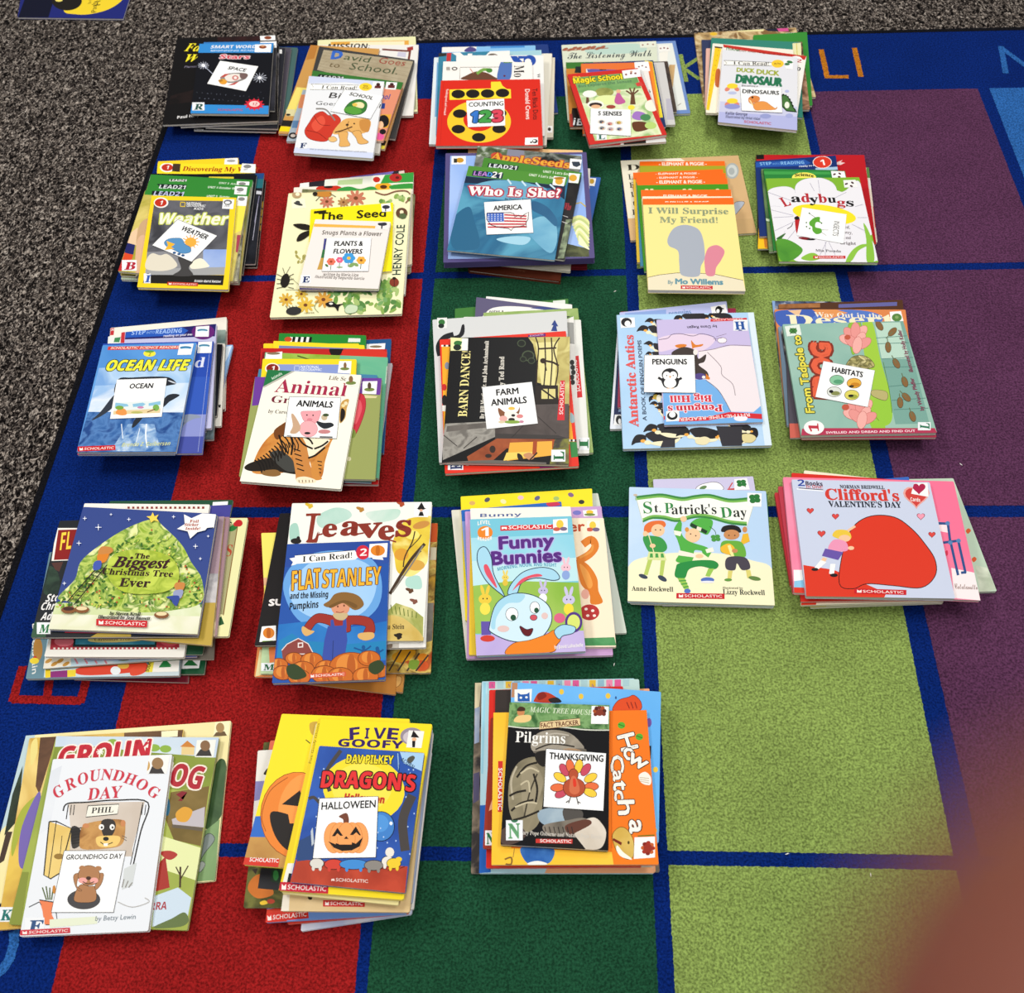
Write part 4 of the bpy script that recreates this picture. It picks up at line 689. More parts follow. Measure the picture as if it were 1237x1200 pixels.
B('blue paperback with one dolphin', (250, 255, 1003, 238, 922, 1000, 160, 1005), '#2f52ae', 5); P('#3a5fb8', 240, 480, 985, 480, 950, 730, 200, 730); P('#8f97cc', 205, 740, 952, 735, 930, 890, 180, 890); P('#4f5aa6', 180, 890, 932, 885, 922, 1000, 160, 1005); T('d', 870, 416, 935, 414, 70, '#d9dcea', 's'); C('#8f99ac', 770, 780, 800, 740, 870, 735, 918, 755, 870, 765, 820, 790, 790, 820); P('#6f7a90', 780, 790, 810, 790, 780, 825); L('#b9c0dc', 2, 975, 300, 895, 990)
ST(898, 244, 992, 240, 985, 318, 890, 320); E('#4a8aa8', 938, 270, 38, 11); E('#dfe9ee', 938, 277, 30, 5)
B('blue paperback with a red corner', (244, 280, 878, 264, 738, 1006, 74, 1010), '#4a76b8', 4); P('#c5303a', 80, 985, 260, 985, 235, 1010, 76, 1012)
B('blue paperback titled Ocean Life with leaping dolphins', (248, 265, 886, 248, 744, 990, 70, 992), '#4f8ccc|#6aa3dc|8', 6)
P('#8fb8e0|#b9d2ea|#7fa9da|12', 222, 420, 850, 400, 838, 520, 195, 540); P('#bcd4ec|#dfe6ee|#9dbfe4|12', 195, 540, 838, 520, 800, 735, 148, 720); P('#35629e|#5b86bc|#2a4f8c|40', 148, 718, 798, 722, 744, 990, 70, 992)
P('#c9d8e8|#8fb0d4|#4a78b4|50', 420, 800, 600, 800, 640, 985, 300, 985); L('#e9eef4', 10, 545, 800, 540, 880, 550, 960, sm=True); L('#dfe8f0', 6, 375, 800, 385, 900); L('#e4ecf4', 5, 500, 830, 470, 950); L('#2b3a52', 4, 890, 252, 744, 994)
C('#2c3038', 355, 495, 450, 485, 600, 478, 700, 485, 748, 525, 690, 540, 600, 560, 450, 600, 330, 600); C('#39404c', 330, 600, 340, 660, 265, 730, 175, 775, 235, 715); C('#2f343d', 660, 640, 690, 605, 735, 595, 770, 605, 735, 630, 700, 650, 660, 685); C('#2f343d', 470, 765, 520, 755, 470, 815, 445, 822); E('#c9ced6', 720, 515, 30, 5, 20); E('#8fa9c4', 470, 590, 60, 10)
P('#d0453c', 285, 275, 765, 268, 765, 292, 280, 298); T('SCHOLASTIC SCIENCE READERS', 300, 292, 760, 286, 16, '#f0dccc', off=.02, shear=.2); E('#f0e04a', 566, 322, 42, 22); E('#6aa04a', 566, 308, 32, 8); T('2', 558, 336, 572, 336, 18, '#7a6a1c', 'b')
T('OCEAN LIFE', 268, 438, 826, 434, 70, '#f4ee4a', 'i', off=.02, out='#3a4a3a', ow=.05); T('Brenda Z. Guiberson', 375, 955, 705, 945, 26, '#c9cf9a', 'i'); SC(78, 988, 335, 978, 34)
ST(770, 260, 866, 255, 848, 330, 755, 332); E('#3f86b0', 812, 283, 40, 11); E('#dfe9ee', 812, 292, 30, 5)
CARD('white card reading OCEAN with a seabed picture, on the dolphin book', 345, 500, 683, 490, 648, 750, 298, 765, line='#e2e2e0', lw=2)
T('OCEAN', 428, 560, 585, 556, 34, '#1f1f22', off=.03)
P('#dfe6e4', 330, 655, 650, 640, 640, 725, 318, 735); P('#8fc0d8', 335, 655, 415, 665, 425, 680, 330, 690); P('#8fc0d8', 450, 665, 520, 655, 540, 665, 520, 680, 455, 685); P('#8fc0d8', 560, 660, 640, 645, 640, 670, 560, 678); P('#e0cda0', 322, 712, 640, 695, 636, 725, 318, 737); C('#e39a54', 335, 725, 360, 695, 400, 700, 410, 735, 370, 742); E('#7fa84a', 362, 690, 28, 14); E('#7fb05a', 610, 690, 22, 22); E('#c98ab0', 505, 688, 22, 8); E('#b9b86a', 480, 722, 40, 8); L('#7a4a2a', 6, 550, 720, 605, 700)
# ---- animals pile
zoom(270, 390, 5.378); pile('animals')
B('dark blue paperback', (500, 130, 1090, 105, 1040, 848, 430, 860), '#215a8e', 5); ST(930, 140, 1052, 134, 1048, 172, 928, 178); E('#8a7a60', 990, 156, 40, 8)
B('pale paperback turned askew', (520, 320, 1098, 262, 1020, 800, 470, 840), '#c6c0c4', 4)
B('green paperback with zebra stripes', (362, 68, 926, 82, 900, 800, 300, 800), '#2c8a38', 5); [P('#e9e9e6' if k % 2 else '#1d1d1e', 415 + 18 * k, 92, 432 + 18 * k, 94, 426 + 18 * k, 126, 408 + 18 * k, 126) for k in range(9)]; E('#c9542f', 420, 108, 24, 16); P('#dfe4dc', 812, 100, 890, 102, 888, 126, 808, 126)
B('yellow paperback standing out at one side', (260, 135, 880, 135, 860, 850, 240, 850), '#f0d02c', 4)
B('yellow-framed paperback with a grey-blue picture', (325, 118, 916, 146, 880, 860, 280, 850), '#f2d62e', 4); P('#7a86b0', 360, 148, 880, 168, 870, 300, 350, 300)
B('red paperback with a black insect head', (242, 165, 1062, 172, 1005, 1052, 200, 1040), '#bd2a28', 6); C('#1f1b1c', 690, 168, 775, 170, 750, 215, 705, 215); C('#d0392c', 780, 175, 900, 172, 1040, 180, 1045, 225, 800, 225); P('#8c1d20', 255, 190, 280, 188, 260, 330, 232, 330)
B('green paperback with pale leaves', (270, 192, 1068, 225, 1008, 1010, 190, 1010), '#5fae8e|#7fbd98|8', 5); P('#8cb038|#a6c25a|20', 275, 195, 760, 210, 740, 300, 265, 300); L('#4a5a2a', 8, 480, 215, 560, 240); P('#d9dcd0', 1060, 285, 1090, 265, 1075, 360, 1050, 400); ST(278, 196, 382, 188, 380, 235, 270, 236); E('#8a7a60', 325, 200, 44, 9)
B('blue paperback', (230, 300, 1000, 340, 960, 1040, 112, 1000), '#4a86a8', 4)
B('yellow-framed paperback with a lavender panel', (255, 234, 864, 238, 830, 900, 190, 900), '#f3d62b', 5); P('#8d9dce', 350, 270, 822, 272, 820, 420, 340, 420); E('#f0e8de', 318, 298, 48, 36); E('#8c2a22', 318, 296, 40, 28); T('1', 310, 310, 328, 310, 28, WH, 'b'); L('#c9d0e6', 5, 462, 280, 492, 280, 492, 312, 460, 312, 462, 280); T('NATIONAL', 500, 294, 620, 295, 16, '#dfe4f2', off=.02); T('GEOGRAPHIC', 500, 312, 636, 313, 15, '#dfe4f2', off=.02)
ST(752, 250, 832, 250, 826, 332, 742, 326); E('#7a8a4a', 788, 300, 30, 10); E('#8a6a4a', 790, 278, 10, 20)
B('olive and purple paperback with a red tulip', (205, 352, 1028, 360, 985, 1020, 100, 1000), '#9ca363', 5); P('#74449c', 205, 352, 1028, 360, 1018, 470, 890, 460, 185, 540); C('#c43848', 870, 470, 915, 480, 920, 560, 880, 680, 840, 735, 830, 600, line='#8a2434', lw=3); C('#d9606a', 880, 500, 900, 560, 860, 660, 850, 600); P('#d9d0a0', 915, 470, 1000, 478, 990, 490, 920, 490); E('#7f9044', 840, 720, 20, 30); E('#c9c4a0', 815, 885, 14, 14)
ST(903, 382, 1000, 380, 992, 465, 902, 462); E('#7a8a4a', 948, 435, 34, 12); E('#5a4a3a', 948, 410, 12, 22)
B('cream paperback titled Animal Groups with a seated tiger', (285, 305, 896, 340, 762, 1082, 106, 1030), '#f2efe0', 6)
P('#f2efe0', 262, 420, 300, 420, 120, 1030, 106, 1030); P('#2c7a4a', 285, 305, 455, 312, 258, 418, 265, 345); P('#b9b6ac', 448, 312, 470, 313, 262, 424, 258, 414); T('Animals', 318, 372, 384, 335, 18, '#cfe0cf', 'b')
T('Animal', 328, 450, 792, 478, 88, '#a82f52', 's'); T('Groups', 306, 518, 640, 535, 46, '#7a2f42', 's'); T('by Carol Ghiglieri', 288, 586, 560, 600, 24, '#5a4a44', 's'); T('Life Science', 682, 370, 880, 384, 26, '#6a5a4a', 's')
# tiger
C('#c07a38|#d99a50|#a8642c|18', 205, 880, 260, 780, 340, 700, 420, 640, 600, 640, 720, 700, 690, 800, 660, 900, 640, 1000, 590, 1010, 560, 900, 560, 1010, 490, 1010, 470, 960, 350, 980, 190, 975)
C('#2a241f', 135, 940, 190, 905, 320, 880, 470, 940, 480, 985, 330, 965, 180, 965); C('#4a4a46', 300, 860, 360, 830, 440, 880, 470, 960, 400, 960); 
C('#c98a4a', 440, 770, 500, 740, 540, 800, 560, 920, 600, 1000, 560, 1040, 480, 1035, 465, 960); C('#cf9048', 600, 880, 660, 800, 650, 900, 620, 980, 640, 1015, 590, 1020, 570, 960); C('#efe6cc', 520, 730, 650, 750, 690, 770, 600, 850, 560, 880, 540, 800); C('#efe2c4', 475, 1010, 530, 1000, 595, 1020, 590, 1040, 490, 1040); C('#8f6a3c', 245, 965, 340, 955, 372, 985, 330, 1000, 260, 990)
for k in range(14):
    t = k / 13; x, y = 215 + 235 * t, 900 - 245 * t + 40 * math.sin(t * 3.1); L('#1f1a17', 9, x - 12, y - 8, x + 20, y + 26, x + 34, y + 74, sm=True)
for k in range(9):
    t = k / 8; x, y = 300 + 170 * t, 830 - 70 * t; L('#2a211b', 7, x, y, x + 16, y + 34, x + 12, y + 70, sm=True)
for k in range(5): L('#1f1a17', 7, 455 + 6 * k, 820 + 32 * k, 500 + 6 * k, 835 + 32 * k)
for k in range(4): L('#1f1a17', 6, 610 + 4 * k, 900 + 24 * k, 640 - 2 * k, 905 + 24 * k)
for k in range(5): L('#6a4a2c', 4, 490 + 22 * k, 1022, 492 + 22 * k, 1038)
C('#7a4a24', 330, 700, 420, 640, 470, 640, 430, 690, 350, 760)
for x0, y0, x1, y1, x2, y2 in ((430, 700, 450, 780, 440, 860), (360, 730, 385, 800, 420, 850), (480, 740, 520, 790, 580, 820), (520, 740, 560, 760, 580, 790), (550, 880, 600, 860, 660, 810), (590, 820, 640, 800, 680, 770)): L('#1f1a17', 11, x0, y0, x1, y1, x2, y2, sm=True)
C('#c9a05a', 760, 540, 780, 505, 815, 500, 800, 560, 790, 620, 755, 650); C('#2a211c', 765, 560, 790, 575, 785, 620, 760, 645); E('#e9d9a8', 778, 540, 12, 10); E('#e9dcb8', 795, 525, 12, 12)
ST(800, 345, 888, 350, 875, 415, 790, 408, col='#efece0'); E('#7a8a4a', 828, 392, 34, 12); E('#8a6a4a', 828, 368, 14, 22)
CARD('white card reading ANIMALS with a pink pig, on the tiger book', 428, 480, 762, 487, 735, 753, 392, 740)
T('ANIMALS', 472, 542, 705, 552, 40, '#1f1f22', off=.03)
C('#e8a6ac', 505, 580, 540, 575, 600, 575, 632, 575, 620, 620, 600, 650, 530, 640, 510, 610, line='#b86a74', lw=2); E('#eeb0b4', 552, 690, 58, 52, line='#b86a74', lw=2); E('#d98a94', 560, 630, 18, 10); E('#2a2022', 542, 600, 5, 5); E('#2a2022', 582, 602, 5, 5); C('#c9a88a', 440, 600, 455, 595, 490, 650, 500, 690, 470, 720, 432, 715, 450, 670); C('#2f3238', 605, 640, 650, 650, 700, 650, 715, 670, 660, 690, 620, 670); E('#c9b89a', 655, 615, 20, 20); E('#4a5a3a', 665, 600, 20, 10); E('#c98a8a', 655, 708, 40, 14); L('#2a2a2a', 8, 625, 742, 708, 744); E('#2a2a2a', 545, 718, 20, 8); L('#2a2a2a', 5, 412, 735, 440, 737)
# ---- farm animals pile
zoom(500, 350, 5.0); pile('farm')
B('green paperback with a white corner', (248, 115, 932, 54, 950, 900, 240, 900), '#47803c', 4); P('#e0e4dc', 840, 68, 914, 62, 914, 90, 840, 92)
B('white paperback set askew', (436, 40, 955, 90, 985, 900, 400, 890), '#eceae4', 4)
B('purple paperback with a white cloud', (377, 45, 955, 125, 960, 900, 320, 860), '#66607e', 4); C('#efede6', 435, 140, 480, 110, 580, 100, 720, 110, 830, 135, 700, 170, 430, 180); P('#44508a', 790, 100, 860, 115, 840, 128, 700, 112); T('notes a', 455, 142, 540, 140, 18, '#2a2a20', 'b'); P('#4a4a92', 840, 100, 930, 105, 915, 135, 860, 128)
B('light green paperback with meadow grass', (420, 140, 990, 112, 1084, 985, 430, 1010), '#8fab60|#a9bd7c|30', 5); L('#3f4a2a', 4, 1005, 518, 1030, 516)
B('white paperback with a red bar', (330, 190, 1008, 182, 1060, 990, 330, 1005), '#e2e2dc', 5); P('#cf3034', 958, 405, 995, 398, 1018, 650, 982, 655); T('SCHOLASTIC', 1006, 615, 982, 425, 22, WH, off=.015); P('#2f2f30|#8a8a84|40', 945, 400, 970, 420, 985, 620, 955, 600); LT('I', 985, 895, 1060, 970, '#2f7a4a', rot=90)
B('white paperback with black squiggles', (300, 165, 965, 160, 1000, 960, 290, 975), '#e4e2dc', 4); [E('#2a2a2a', 955 + 4 * (k % 3), 440 + 30 * k, 14, 16) for k in range(5)]; P('#5f7f3a', 880, 130, 960, 135, 960, 165, 880, 170); E('#7a9a50', 910, 150, 50, 28); P('#9a9a96', 895, 195, 965, 200, 970, 330, 905, 320); E('#3a3c3a', 930, 150, 16, 18)
B('pale grey paperback with a black horn', (112, 182, 922, 128, 965, 1000, 152, 1046), '#d3d4d3', 6); L('#24252a', 34, 158, 400, 150, 340, 185, 290, 240, 272, sm=True); C('#24252a', 215, 285, 270, 270, 290, 215, 305, 215, 302, 270, 260, 298); P('#33498a', 828, 250, 842, 215, 830, 215, 850, 182, 872, 222, 860, 222, 866, 252); P('#c94a44', 120, 158, 180, 152, 185, 162, 122, 172)
ST(140, 172, 200, 170, 200, 235, 142, 238, col='#e6e6e2'); E('#3f7a40', 168, 198, 20, 18); E('#24302a', 165, 220, 18, 14)
B('red and yellow paperback with a checked border', (155, 302, 918, 250, 997, 1066, 188, 1112), '#df3a28', 6); P('#efae30', 168, 345, 900, 345, 965, 930, 185, 1045); L('#f1ece2', 9, 165, 340, 215, 340); [P(['#f1ece2', '#241f1c'][k % 2], 165 + 14 * k, 334, 179 + 14 * k, 334, 179 + 14 * k, 344, 165 + 14 * k, 344) for k in range(4)]; [P('#f1ece2', 315 + 36 * k, 1056 - k, 330 + 36 * k, 1056 - k, 330 + 36 * k, 1064 - k, 315 + 36 * k, 1064 - k) for k in range(14)]; P('#6a1f7a', 690, 275, 795, 265, 795, 282, 690, 290); T('SCHOLASTIC', 700, 284, 785, 276, 10, '#e6c9e0'); P('#8a1f6a', 760, 1065, 850, 1058, 850, 1078, 760, 1084)
E('#8a8e9c', 200, 460, 14, 22); E('#c9302c', 182, 590, 16, 20); E('#1f1c1c', 185, 670, 16, 34); P('#e9e6de', 172, 700, 195, 700, 190, 735, 172, 735); P('#3f8a4a', 940, 920, 985, 920, 992, 1010, 950, 1015); C('#9ab0b4', 945, 745, 965, 760, 970, 800, 945, 800); [P(['#f1ece2', '#241f1c'][k % 2], 935 + 12 * k, 905, 947 + 12 * k, 905, 947 + 12 * k, 918, 935 + 12 * k, 918) for k in range(5)]
LT('E', 205, 1048, 298, 1090, '#2b3a6a', rot=90)
B('black paperback titled Barn Dance with a barn at night', (222, 290, 942, 284, 936, 1058, 168, 1046), '#141416', 6)
P('#d9cf8c|#b9ab68|#c9bd78|25', 690, 288, 942, 284, 938, 700, 880, 690, 860, 590, 740, 560, 750, 460, 720, 330); P('#e3da9a', 735, 320, 870, 315, 850, 580, 770, 575)
for a in ((735, 288, 752, 350, 745, 460, 740, 575), (790, 288, 795, 450, 785, 580), (880, 290, 845, 360, 870, 470, 855, 580), (830, 290, 835, 420, 825, 580)): L('#3a2a1f', 8, *a, sm=True)
L('#3a2a1f', 10, 755, 358, 860, 352); L('#3a2a1f', 12, 790, 430, 840, 440, 875, 460, sm=True); E('#3a2a1f', 780, 430, 18, 16); L('#3a2a1f', 8, 790, 440, 800, 490); P('#2c241f', 735, 580, 870, 578, 870, 690, 730, 690); P('#d9cf8c', 770, 600, 855, 600, 855, 660, 770, 660); L('#2c241f', 10, 770, 600, 855, 662); L('#2c241f', 8, 812, 600, 812, 660)
for x, y, r in ((650, 325, 26), (690, 400, 38), (660, 420, 20), (710, 430, 22)): E('#4f5a44', x, y, r, r * .85); E('#1e231c', x, y, r * .8, r * .66)
P('#8c8881|#a39f97|#76726c|40', 190, 810, 490, 795, 490, 890, 175, 1030, 172, 900); P('#5f5a56|#77716b|40', 200, 825, 480, 800, 480, 830, 195, 860); L('#3f3b38', 5, 180, 880, 260, 945); L('#3f3b38', 5, 300, 960, 380, 890); L('#c9c4ba', 6, 175, 930, 300, 985)
P('#4f4744|#5f5653|30', 490, 700, 935, 690, 935, 900, 490, 905); P('#45403e', 490, 870, 870, 880, 930, 900, 490, 910); L('#3a3432', 5, 590, 895, 720, 760); L('#3a3432', 5, 740, 760, 860, 870)
P('#8f4a2c|#a85c38|40', 320, 1010, 500, 900, 860, 905, 860, 950, 560, 960, 470, 1040, 330, 1040); P('#e9b04a', 580, 925, 850, 915, 850, 1000, 560, 1035); P('#f2cf6a', 560, 985, 740, 980, 740, 1000, 540, 1035); P('#a8502c', 720, 915, 745, 915, 740, 1000, 715, 1000); P('#a8502c', 835, 905, 855, 905, 855, 985, 835, 985); E('#3a2c26', 475, 965, 18, 22); E('#3a2c26', 450, 1005, 20, 12); P('#6f6a64', 330, 1035, 470, 1030, 800, 1045, 800, 1058, 168, 1046); P('#6a5a4a|#8a8a44|#4a4440|30', 850, 905, 938, 900, 936, 1058, 820, 1055)
C('#2a2320', 625, 990, 650, 1000, 660, 1030, 630, 1025); C('#c9936a', 660, 1000, 700, 985, 730, 1010, 700, 1030); L('#2a2320', 8, 700, 1030, 745, 985)
T('BARN DANCE!', 320, 768, 342, 372, 54, '#efe29a', 's', off=.0); T('By Bill Martin, Jr. and John Archambault', 424, 780, 452, 310, 26, '#d9d4c9', 's', off=.02); T('Illustrated by Ted Rand', 540, 770, 545, 405, 30, '#d9d4c9', 's', off=.02)
P('#d2323a', 865, 790, 885, 550, 912, 550, 910, 790); T('SCHOLASTIC', 900, 755, 908, 558, 22, '#f0e0dc', off=.015)
LT('L', 830, 968, 915, 1040, '#2f7a4a', rot=90); E('#2f7a4a', 812, 1010, 16, 18)
ST(222, 290, 328, 295, 325, 368, 222, 370, col='#e9e7b0'); P('#efeee9', 290, 295, 328, 295, 325, 368, 288, 368); E('#3f7a40', 265, 325, 24, 16); E('#24302a', 262, 350, 24, 18); P('#3f7a40', 275, 310, 292, 315, 285, 335)
CARD('white card reading FARM ANIMALS, tilted on the black barn book', 413, 590, 712, 558, 748, 808, 440, 842, line='#dadada', lw=2)
T('FARM', 500, 640, 632, 628, 36, '#1f1f22', off=.03); T('ANIMALS', 468, 702, 682, 684, 38, '#1f1f22', off=.03)
C('#8a5a3c', 510, 715, 560, 745, 620, 740, 638, 710, 630, 755, 560, 790, 520, 765); C('#efe9e0', 550, 740, 600, 735, 640, 765, 620, 800, 560, 805); E('#2a2624', 590, 785, 20, 10); E('#2a2624', 600, 760, 12, 8); E('#8aa84a', 595, 800, 50, 10); E('#d98a8a', 640, 765, 20, 12); E('#e3b0a8', 540, 780, 24, 18); E('#e6c05a', 590, 718, 20, 10); E('#d9c9a8', 530, 800, 20, 8); E('#c98aa0', 650, 798, 14, 8)
# ---- penguins pile
zoom(730, 350, 5.623); pile('penguins')
B('navy paperback with white border and a penguin sticker', (96, 185, 800, 160, 820, 930, 38, 948), '#dfe3ea', 5); P('#22305c', 105, 200, 780, 180, 800, 905, 60, 915); P('#6f8fb8|#a9bccf|20', 130, 330, 700, 330, 700, 800, 95, 830); ST(72, 850, 135, 850, 130, 922, 62, 922); E('#2a2a2c', 100, 885, 22, 30); E('#f1f0ee', 104, 895, 10, 18)
B('dark pink paperback', (110, 150, 893, 126, 915, 800, 90, 800), '#a83a58', 4)
B('lavender blue paperback set askew', (103, 155, 830, 78, 905, 700, 150, 800), '#b9bfe4', 5); P('#8fa8d8', 140, 160, 420, 135, 420, 185, 140, 200); T('penguins', 440, 178, 592, 165, 34, '#4a7fb0', 's'); 
ST(722, 118, 822, 100, 838, 160, 736, 182); E('#1f1f22', 778, 138, 24, 26); E('#f1f0ee', 772, 146, 11, 14); L('#1f1f22', 8, 790, 125, 812, 132)
B('pale blue paperback titled Antarctic Antics with penguins', (84, 172, 1015, 155, 1138, 1058, 127, 1083), '#a7cbe8|#bcd6ee|6', 6)
P('#d9e6ee', 975, 156, 1015, 155, 1138, 1058, 1090, 1058); L('#8fa3b4', 4, 84, 172, 127, 1083)
def peng(cx, cy_, s, a, d=1):
    ca, sa = math.cos(a), math.sin(a); R = lambda x, y: (cx + (x * ca - y * sa) * s, cy_ + (x * sa + y * ca) * s * .9)
    f = lambda *p: [c for i in range(0, len(p), 2) for c in R(p[i] * d, p[i + 1])]
    C('#2c2a2e', *f(-40, -20, 0, -42, 60, -48, 140, -30, 160, 10, 100, 30, 20, 34)); C('#efe6c4', *f(-20, 30, 30, 22, 100, 25, 150, 12, 120, 42, 40, 52)); C('#242226', *f(-40, -20, -80, -30, -105, -10, -120, 30, -95, 20, -70, 18, -40, 12)); E('#e9a94a', *R(-55 * d, 12), 14 * s, 9 * s); E('#efe6c4', *R(-30 * d, 24), 20 * s, 12 * s)
for a in ((330, 275, .9, .15), (360, 225, .7, .3), (350, 390, .7, .5), (340, 440, .5, .2), (560, 190, .8, -.1), (740, 190, .8, 0), (760, 180, .5, .2), (360, 720, .6, -.5), (380, 790, .6, .4), (395, 830, .5, .8)): peng(*a)
E('#b9a24a', 350, 730, 18, 18); E('#e6e2d0', 370, 740, 16, 26)
peng(330, 1010, 1.25, -.1); peng(400, 950, 1.1, .1); peng(620, 980, 1.1, .1); peng(840, 990, 1.25, 0); peng(960, 945, .8, .3, -1); peng(820, 1000, .8, .3); C('#dccf9a', 940, 985, 1000, 985, 1030, 1010, 1000, 1040, 950, 1035, 935, 1010, line='#8a7a4a', lw=2); C('#e6dcb4', 620, 1020, 680, 1000, 720, 1020, 690, 1055, 630, 1050); P('#3a383e', 400, 1025, 480, 1020, 480, 1072, 380, 1075); P('#3a383e', 760, 930, 935, 930, 935, 1062, 800, 1064)
T('Antarctic Antics', 232, 932, 196, 310, 62, '#df5a58', 's', off=.02); T('A BOOK OF PENGUIN POEMS', 288, 890, 250, 345, 26, '#4a5a72', off=.02)
ST(108, 192, 205, 190, 210, 256, 112, 262); E('#1f1f22', 150, 222, 36, 30); E('#f1f0ee', 158, 232, 20, 20); L('#1f1f22', 9, 115, 225, 150, 205)
B('lavender paperback lying upside down with a sliding penguin', (354, 205, 968, 192, 1080, 900, 408, 920), '#c7bbde', 5)
C('#e2cfe0', 362, 340, 440, 310, 560, 300, 700, 310, 750, 350, 650, 420, 500, 400, 370, 420); L('#6a5a74', 4, 370, 340, 430, 330, 460, 305, 520, 300, 600, 315, 660, 300, 740, 320, 760, 350, sm=True); P('#e9dfe2', 640, 420, 760, 400, 860, 380, 997, 385, 1062, 790, 1030, 830, 860, 830, 780, 720, 700, 620, 640, 560); L('#8a7a80', 4, 700, 425, 790, 520, 800, 580, 870, 640, 890, 720, sm=True); L('#8a7a80', 4, 640, 420, 740, 405, 850, 378, 995, 382, sm=True); P('#7ab0e2', 395, 610, 690, 612, 780, 690, 860, 830, 1010, 835, 1062, 790, 1080, 900, 408, 920); L('#5a5a70', 4, 690, 615, 780, 690, 860, 830, sm=True)
E('#efe6ea', 800, 345, 30, 18, line='#6a5a74', lw=3); L('#8a7a90', 3, 760, 320, 830, 300); L('#8a7a90', 3, 740, 335, 800, 328)
C('#d9822f', 480, 380, 520, 370, 560, 375, 540, 395, 500, 395); C('#d9822f', 590, 345, 620, 375, 670, 370, 660, 385, 610, 395, 600, 405); C('#453a36', 460, 425, 540, 390, 620, 415, 640, 470, 690, 440, 680, 490, 640, 510, 700, 560, 700, 600, 620, 600, 600, 500, 480, 460); E('#e9e2dc', 620, 425, 16, 20); E('#5a4a8a', 650, 590, 40, 22); P('#d9822f', 690, 570, 718, 600, 715, 612, 690, 608); E('#efe9e0', 675, 595, 12, 10)
T('Penguin\'s', 800, 782, 432, 792, 46, '#d23a4c', 's', off=.02, out='#f0e6ee', ow=.06); T('Big Hill', 728, 718, 445, 722, 44, '#d23a4c', 's', off=.02, out='#f0e6ee', ow=.06)
P('#d2323a', 505, 870, 700, 865, 850, 832, 1070, 845, 1072, 880, 860, 865, 700, 890, 505, 898); T('RHYME-TIME-READER', 985, 840, 510, 872, 22, '#f0dcd8', off=.02); P('#d2323a', 722, 200, 968, 188, 968, 208, 722, 218); T('SCHOLASTIC', 940, 194, 735, 200, 12, '#f0dcd8', off=.01); T('by Dana Regan', 762, 242, 562, 250, 18, '#4a4458', off=.02); P('#d9302f', 395, 860, 412, 860, 412, 885, 398, 885)
C('#efe9f2', 880, 870, 920, 862, 970, 866, 960, 890, 900, 892)
LT('H', 876, 205, 975, 280, '#2c5aa0'); E('#2c4a80', 922, 285, 18, 10)
ST(420, 828, 508, 822, 510, 892, 420, 898); E('#1f1f22', 462, 858, 36, 28); E('#f1f0ee', 462, 850, 22, 20)
CARD('white card reading PENGUINS with one small penguin', 272, 445, 612, 443, 621, 702, 270, 697)
T('PENGUINS', 328, 508, 562, 508, 36, '#1f1f22', off=.03)
E('#232326', 446, 578, 56, 44); C('#232326', 395, 600, 500, 600, 500, 650, 470, 668, 420, 668, 396, 645); E('#f1f1ef', 424, 584, 26, 28); E('#f1f1ef', 468, 584, 26, 28); E('#f1f1ef', 447, 635, 42, 34); L('#232326', 16, 395, 615, 366, 597); L('#232326', 16, 498, 615, 526, 600); E('#232326', 424, 584, 4, 4); E('#232326', 468, 584, 4, 4); P('#e39a3a', 438, 588, 456, 588, 447, 600); P('#232326', 440, 535, 452, 535, 446, 550); L('#e3b07a', 5, 425, 670, 440, 670); L('#e3b07a', 5, 455, 670, 470, 670)
# ---- habitats pile
zoom(920, 350, 5.378); pile('habitats')
B('paperback with a dark mottled picture', (68, 73, 905, 84, 985, 870, 160, 880), '#2a2630|#5a6a8a|#c9c4c0|40', 4); P('#8aa8d0', 68, 73, 88, 74, 84, 180, 66, 180)
B('brown paperback', (110, 95, 916, 66, 990, 860, 180, 870), '#5a3a28', 4); P('#b07a4a|#8a5a34|40', 110, 95, 380, 88, 380, 115, 110, 122); P('#6a6aa0', 500, 95, 880, 80, 880, 105, 500, 118)
B('orange desert paperback with a blue oval', (84, 128, 935, 130, 1020, 850, 165, 880), '#da8a55', 5); C('#4a68b4', 85, 150, 180, 130, 330, 128, 360, 220, 200, 260, 110, 230); P('#e6c09a', 170, 135, 260, 130, 240, 175); E('#5f7fc4', 560, 190, 230, 60); P('#e09a60', 330, 130, 480, 130, 560, 150, 420, 200)
T('Way Out in the', 345, 178, 785, 186, 32, '#efe6d2', 's'); T('Desert', 170, 232, 870, 225, 68, '#efe6c4', 's', off=.01); ST(832, 145, 905, 140, 922, 205, 838, 212); E('#5f8a4a', 878, 182, 32, 26); E('#8aa86a', 878, 180, 12, 10)
B('blue-grey paperback', (108, 240, 900, 215, 1000, 900, 165, 885), '#7f94a8', 4)
B('black and white photograph paperback', (128, 265, 905, 220, 1010, 925, 235, 950), '#26242a|#6a6468|#c9c0ba|60', 5)
B('dark paperback with coral bottom', (150, 240, 905, 215, 1035, 935, 185, 965), '#55505a', 4); P('#c9685a', 172, 870, 260, 870, 270, 960, 185, 965)
B('pink-footed paperback with a dotted border', (140, 232, 915, 215, 1138, 960, 262, 966), '#b8405a', 5)
B('sea-green paperback titled From Tadpole to Frog', (136, 225, 920, 204, 1140, 930, 258, 948), '#8fb5a8|#9fc0b2|8', 6)
P('#7fa89c', 735, 206, 922, 204, 1090, 870, 870, 875, 780, 470); P('#b9d4c4', 735, 215, 900, 212, 960, 450, 780, 450)
P('#b53f5c', 262, 905, 300, 900, 1125, 900, 1140, 930, 258, 948); T('SWELLED AND DREAD AND FIND OUT', 420, 936, 1000, 924, 14, '#efd9dc', off=.03)
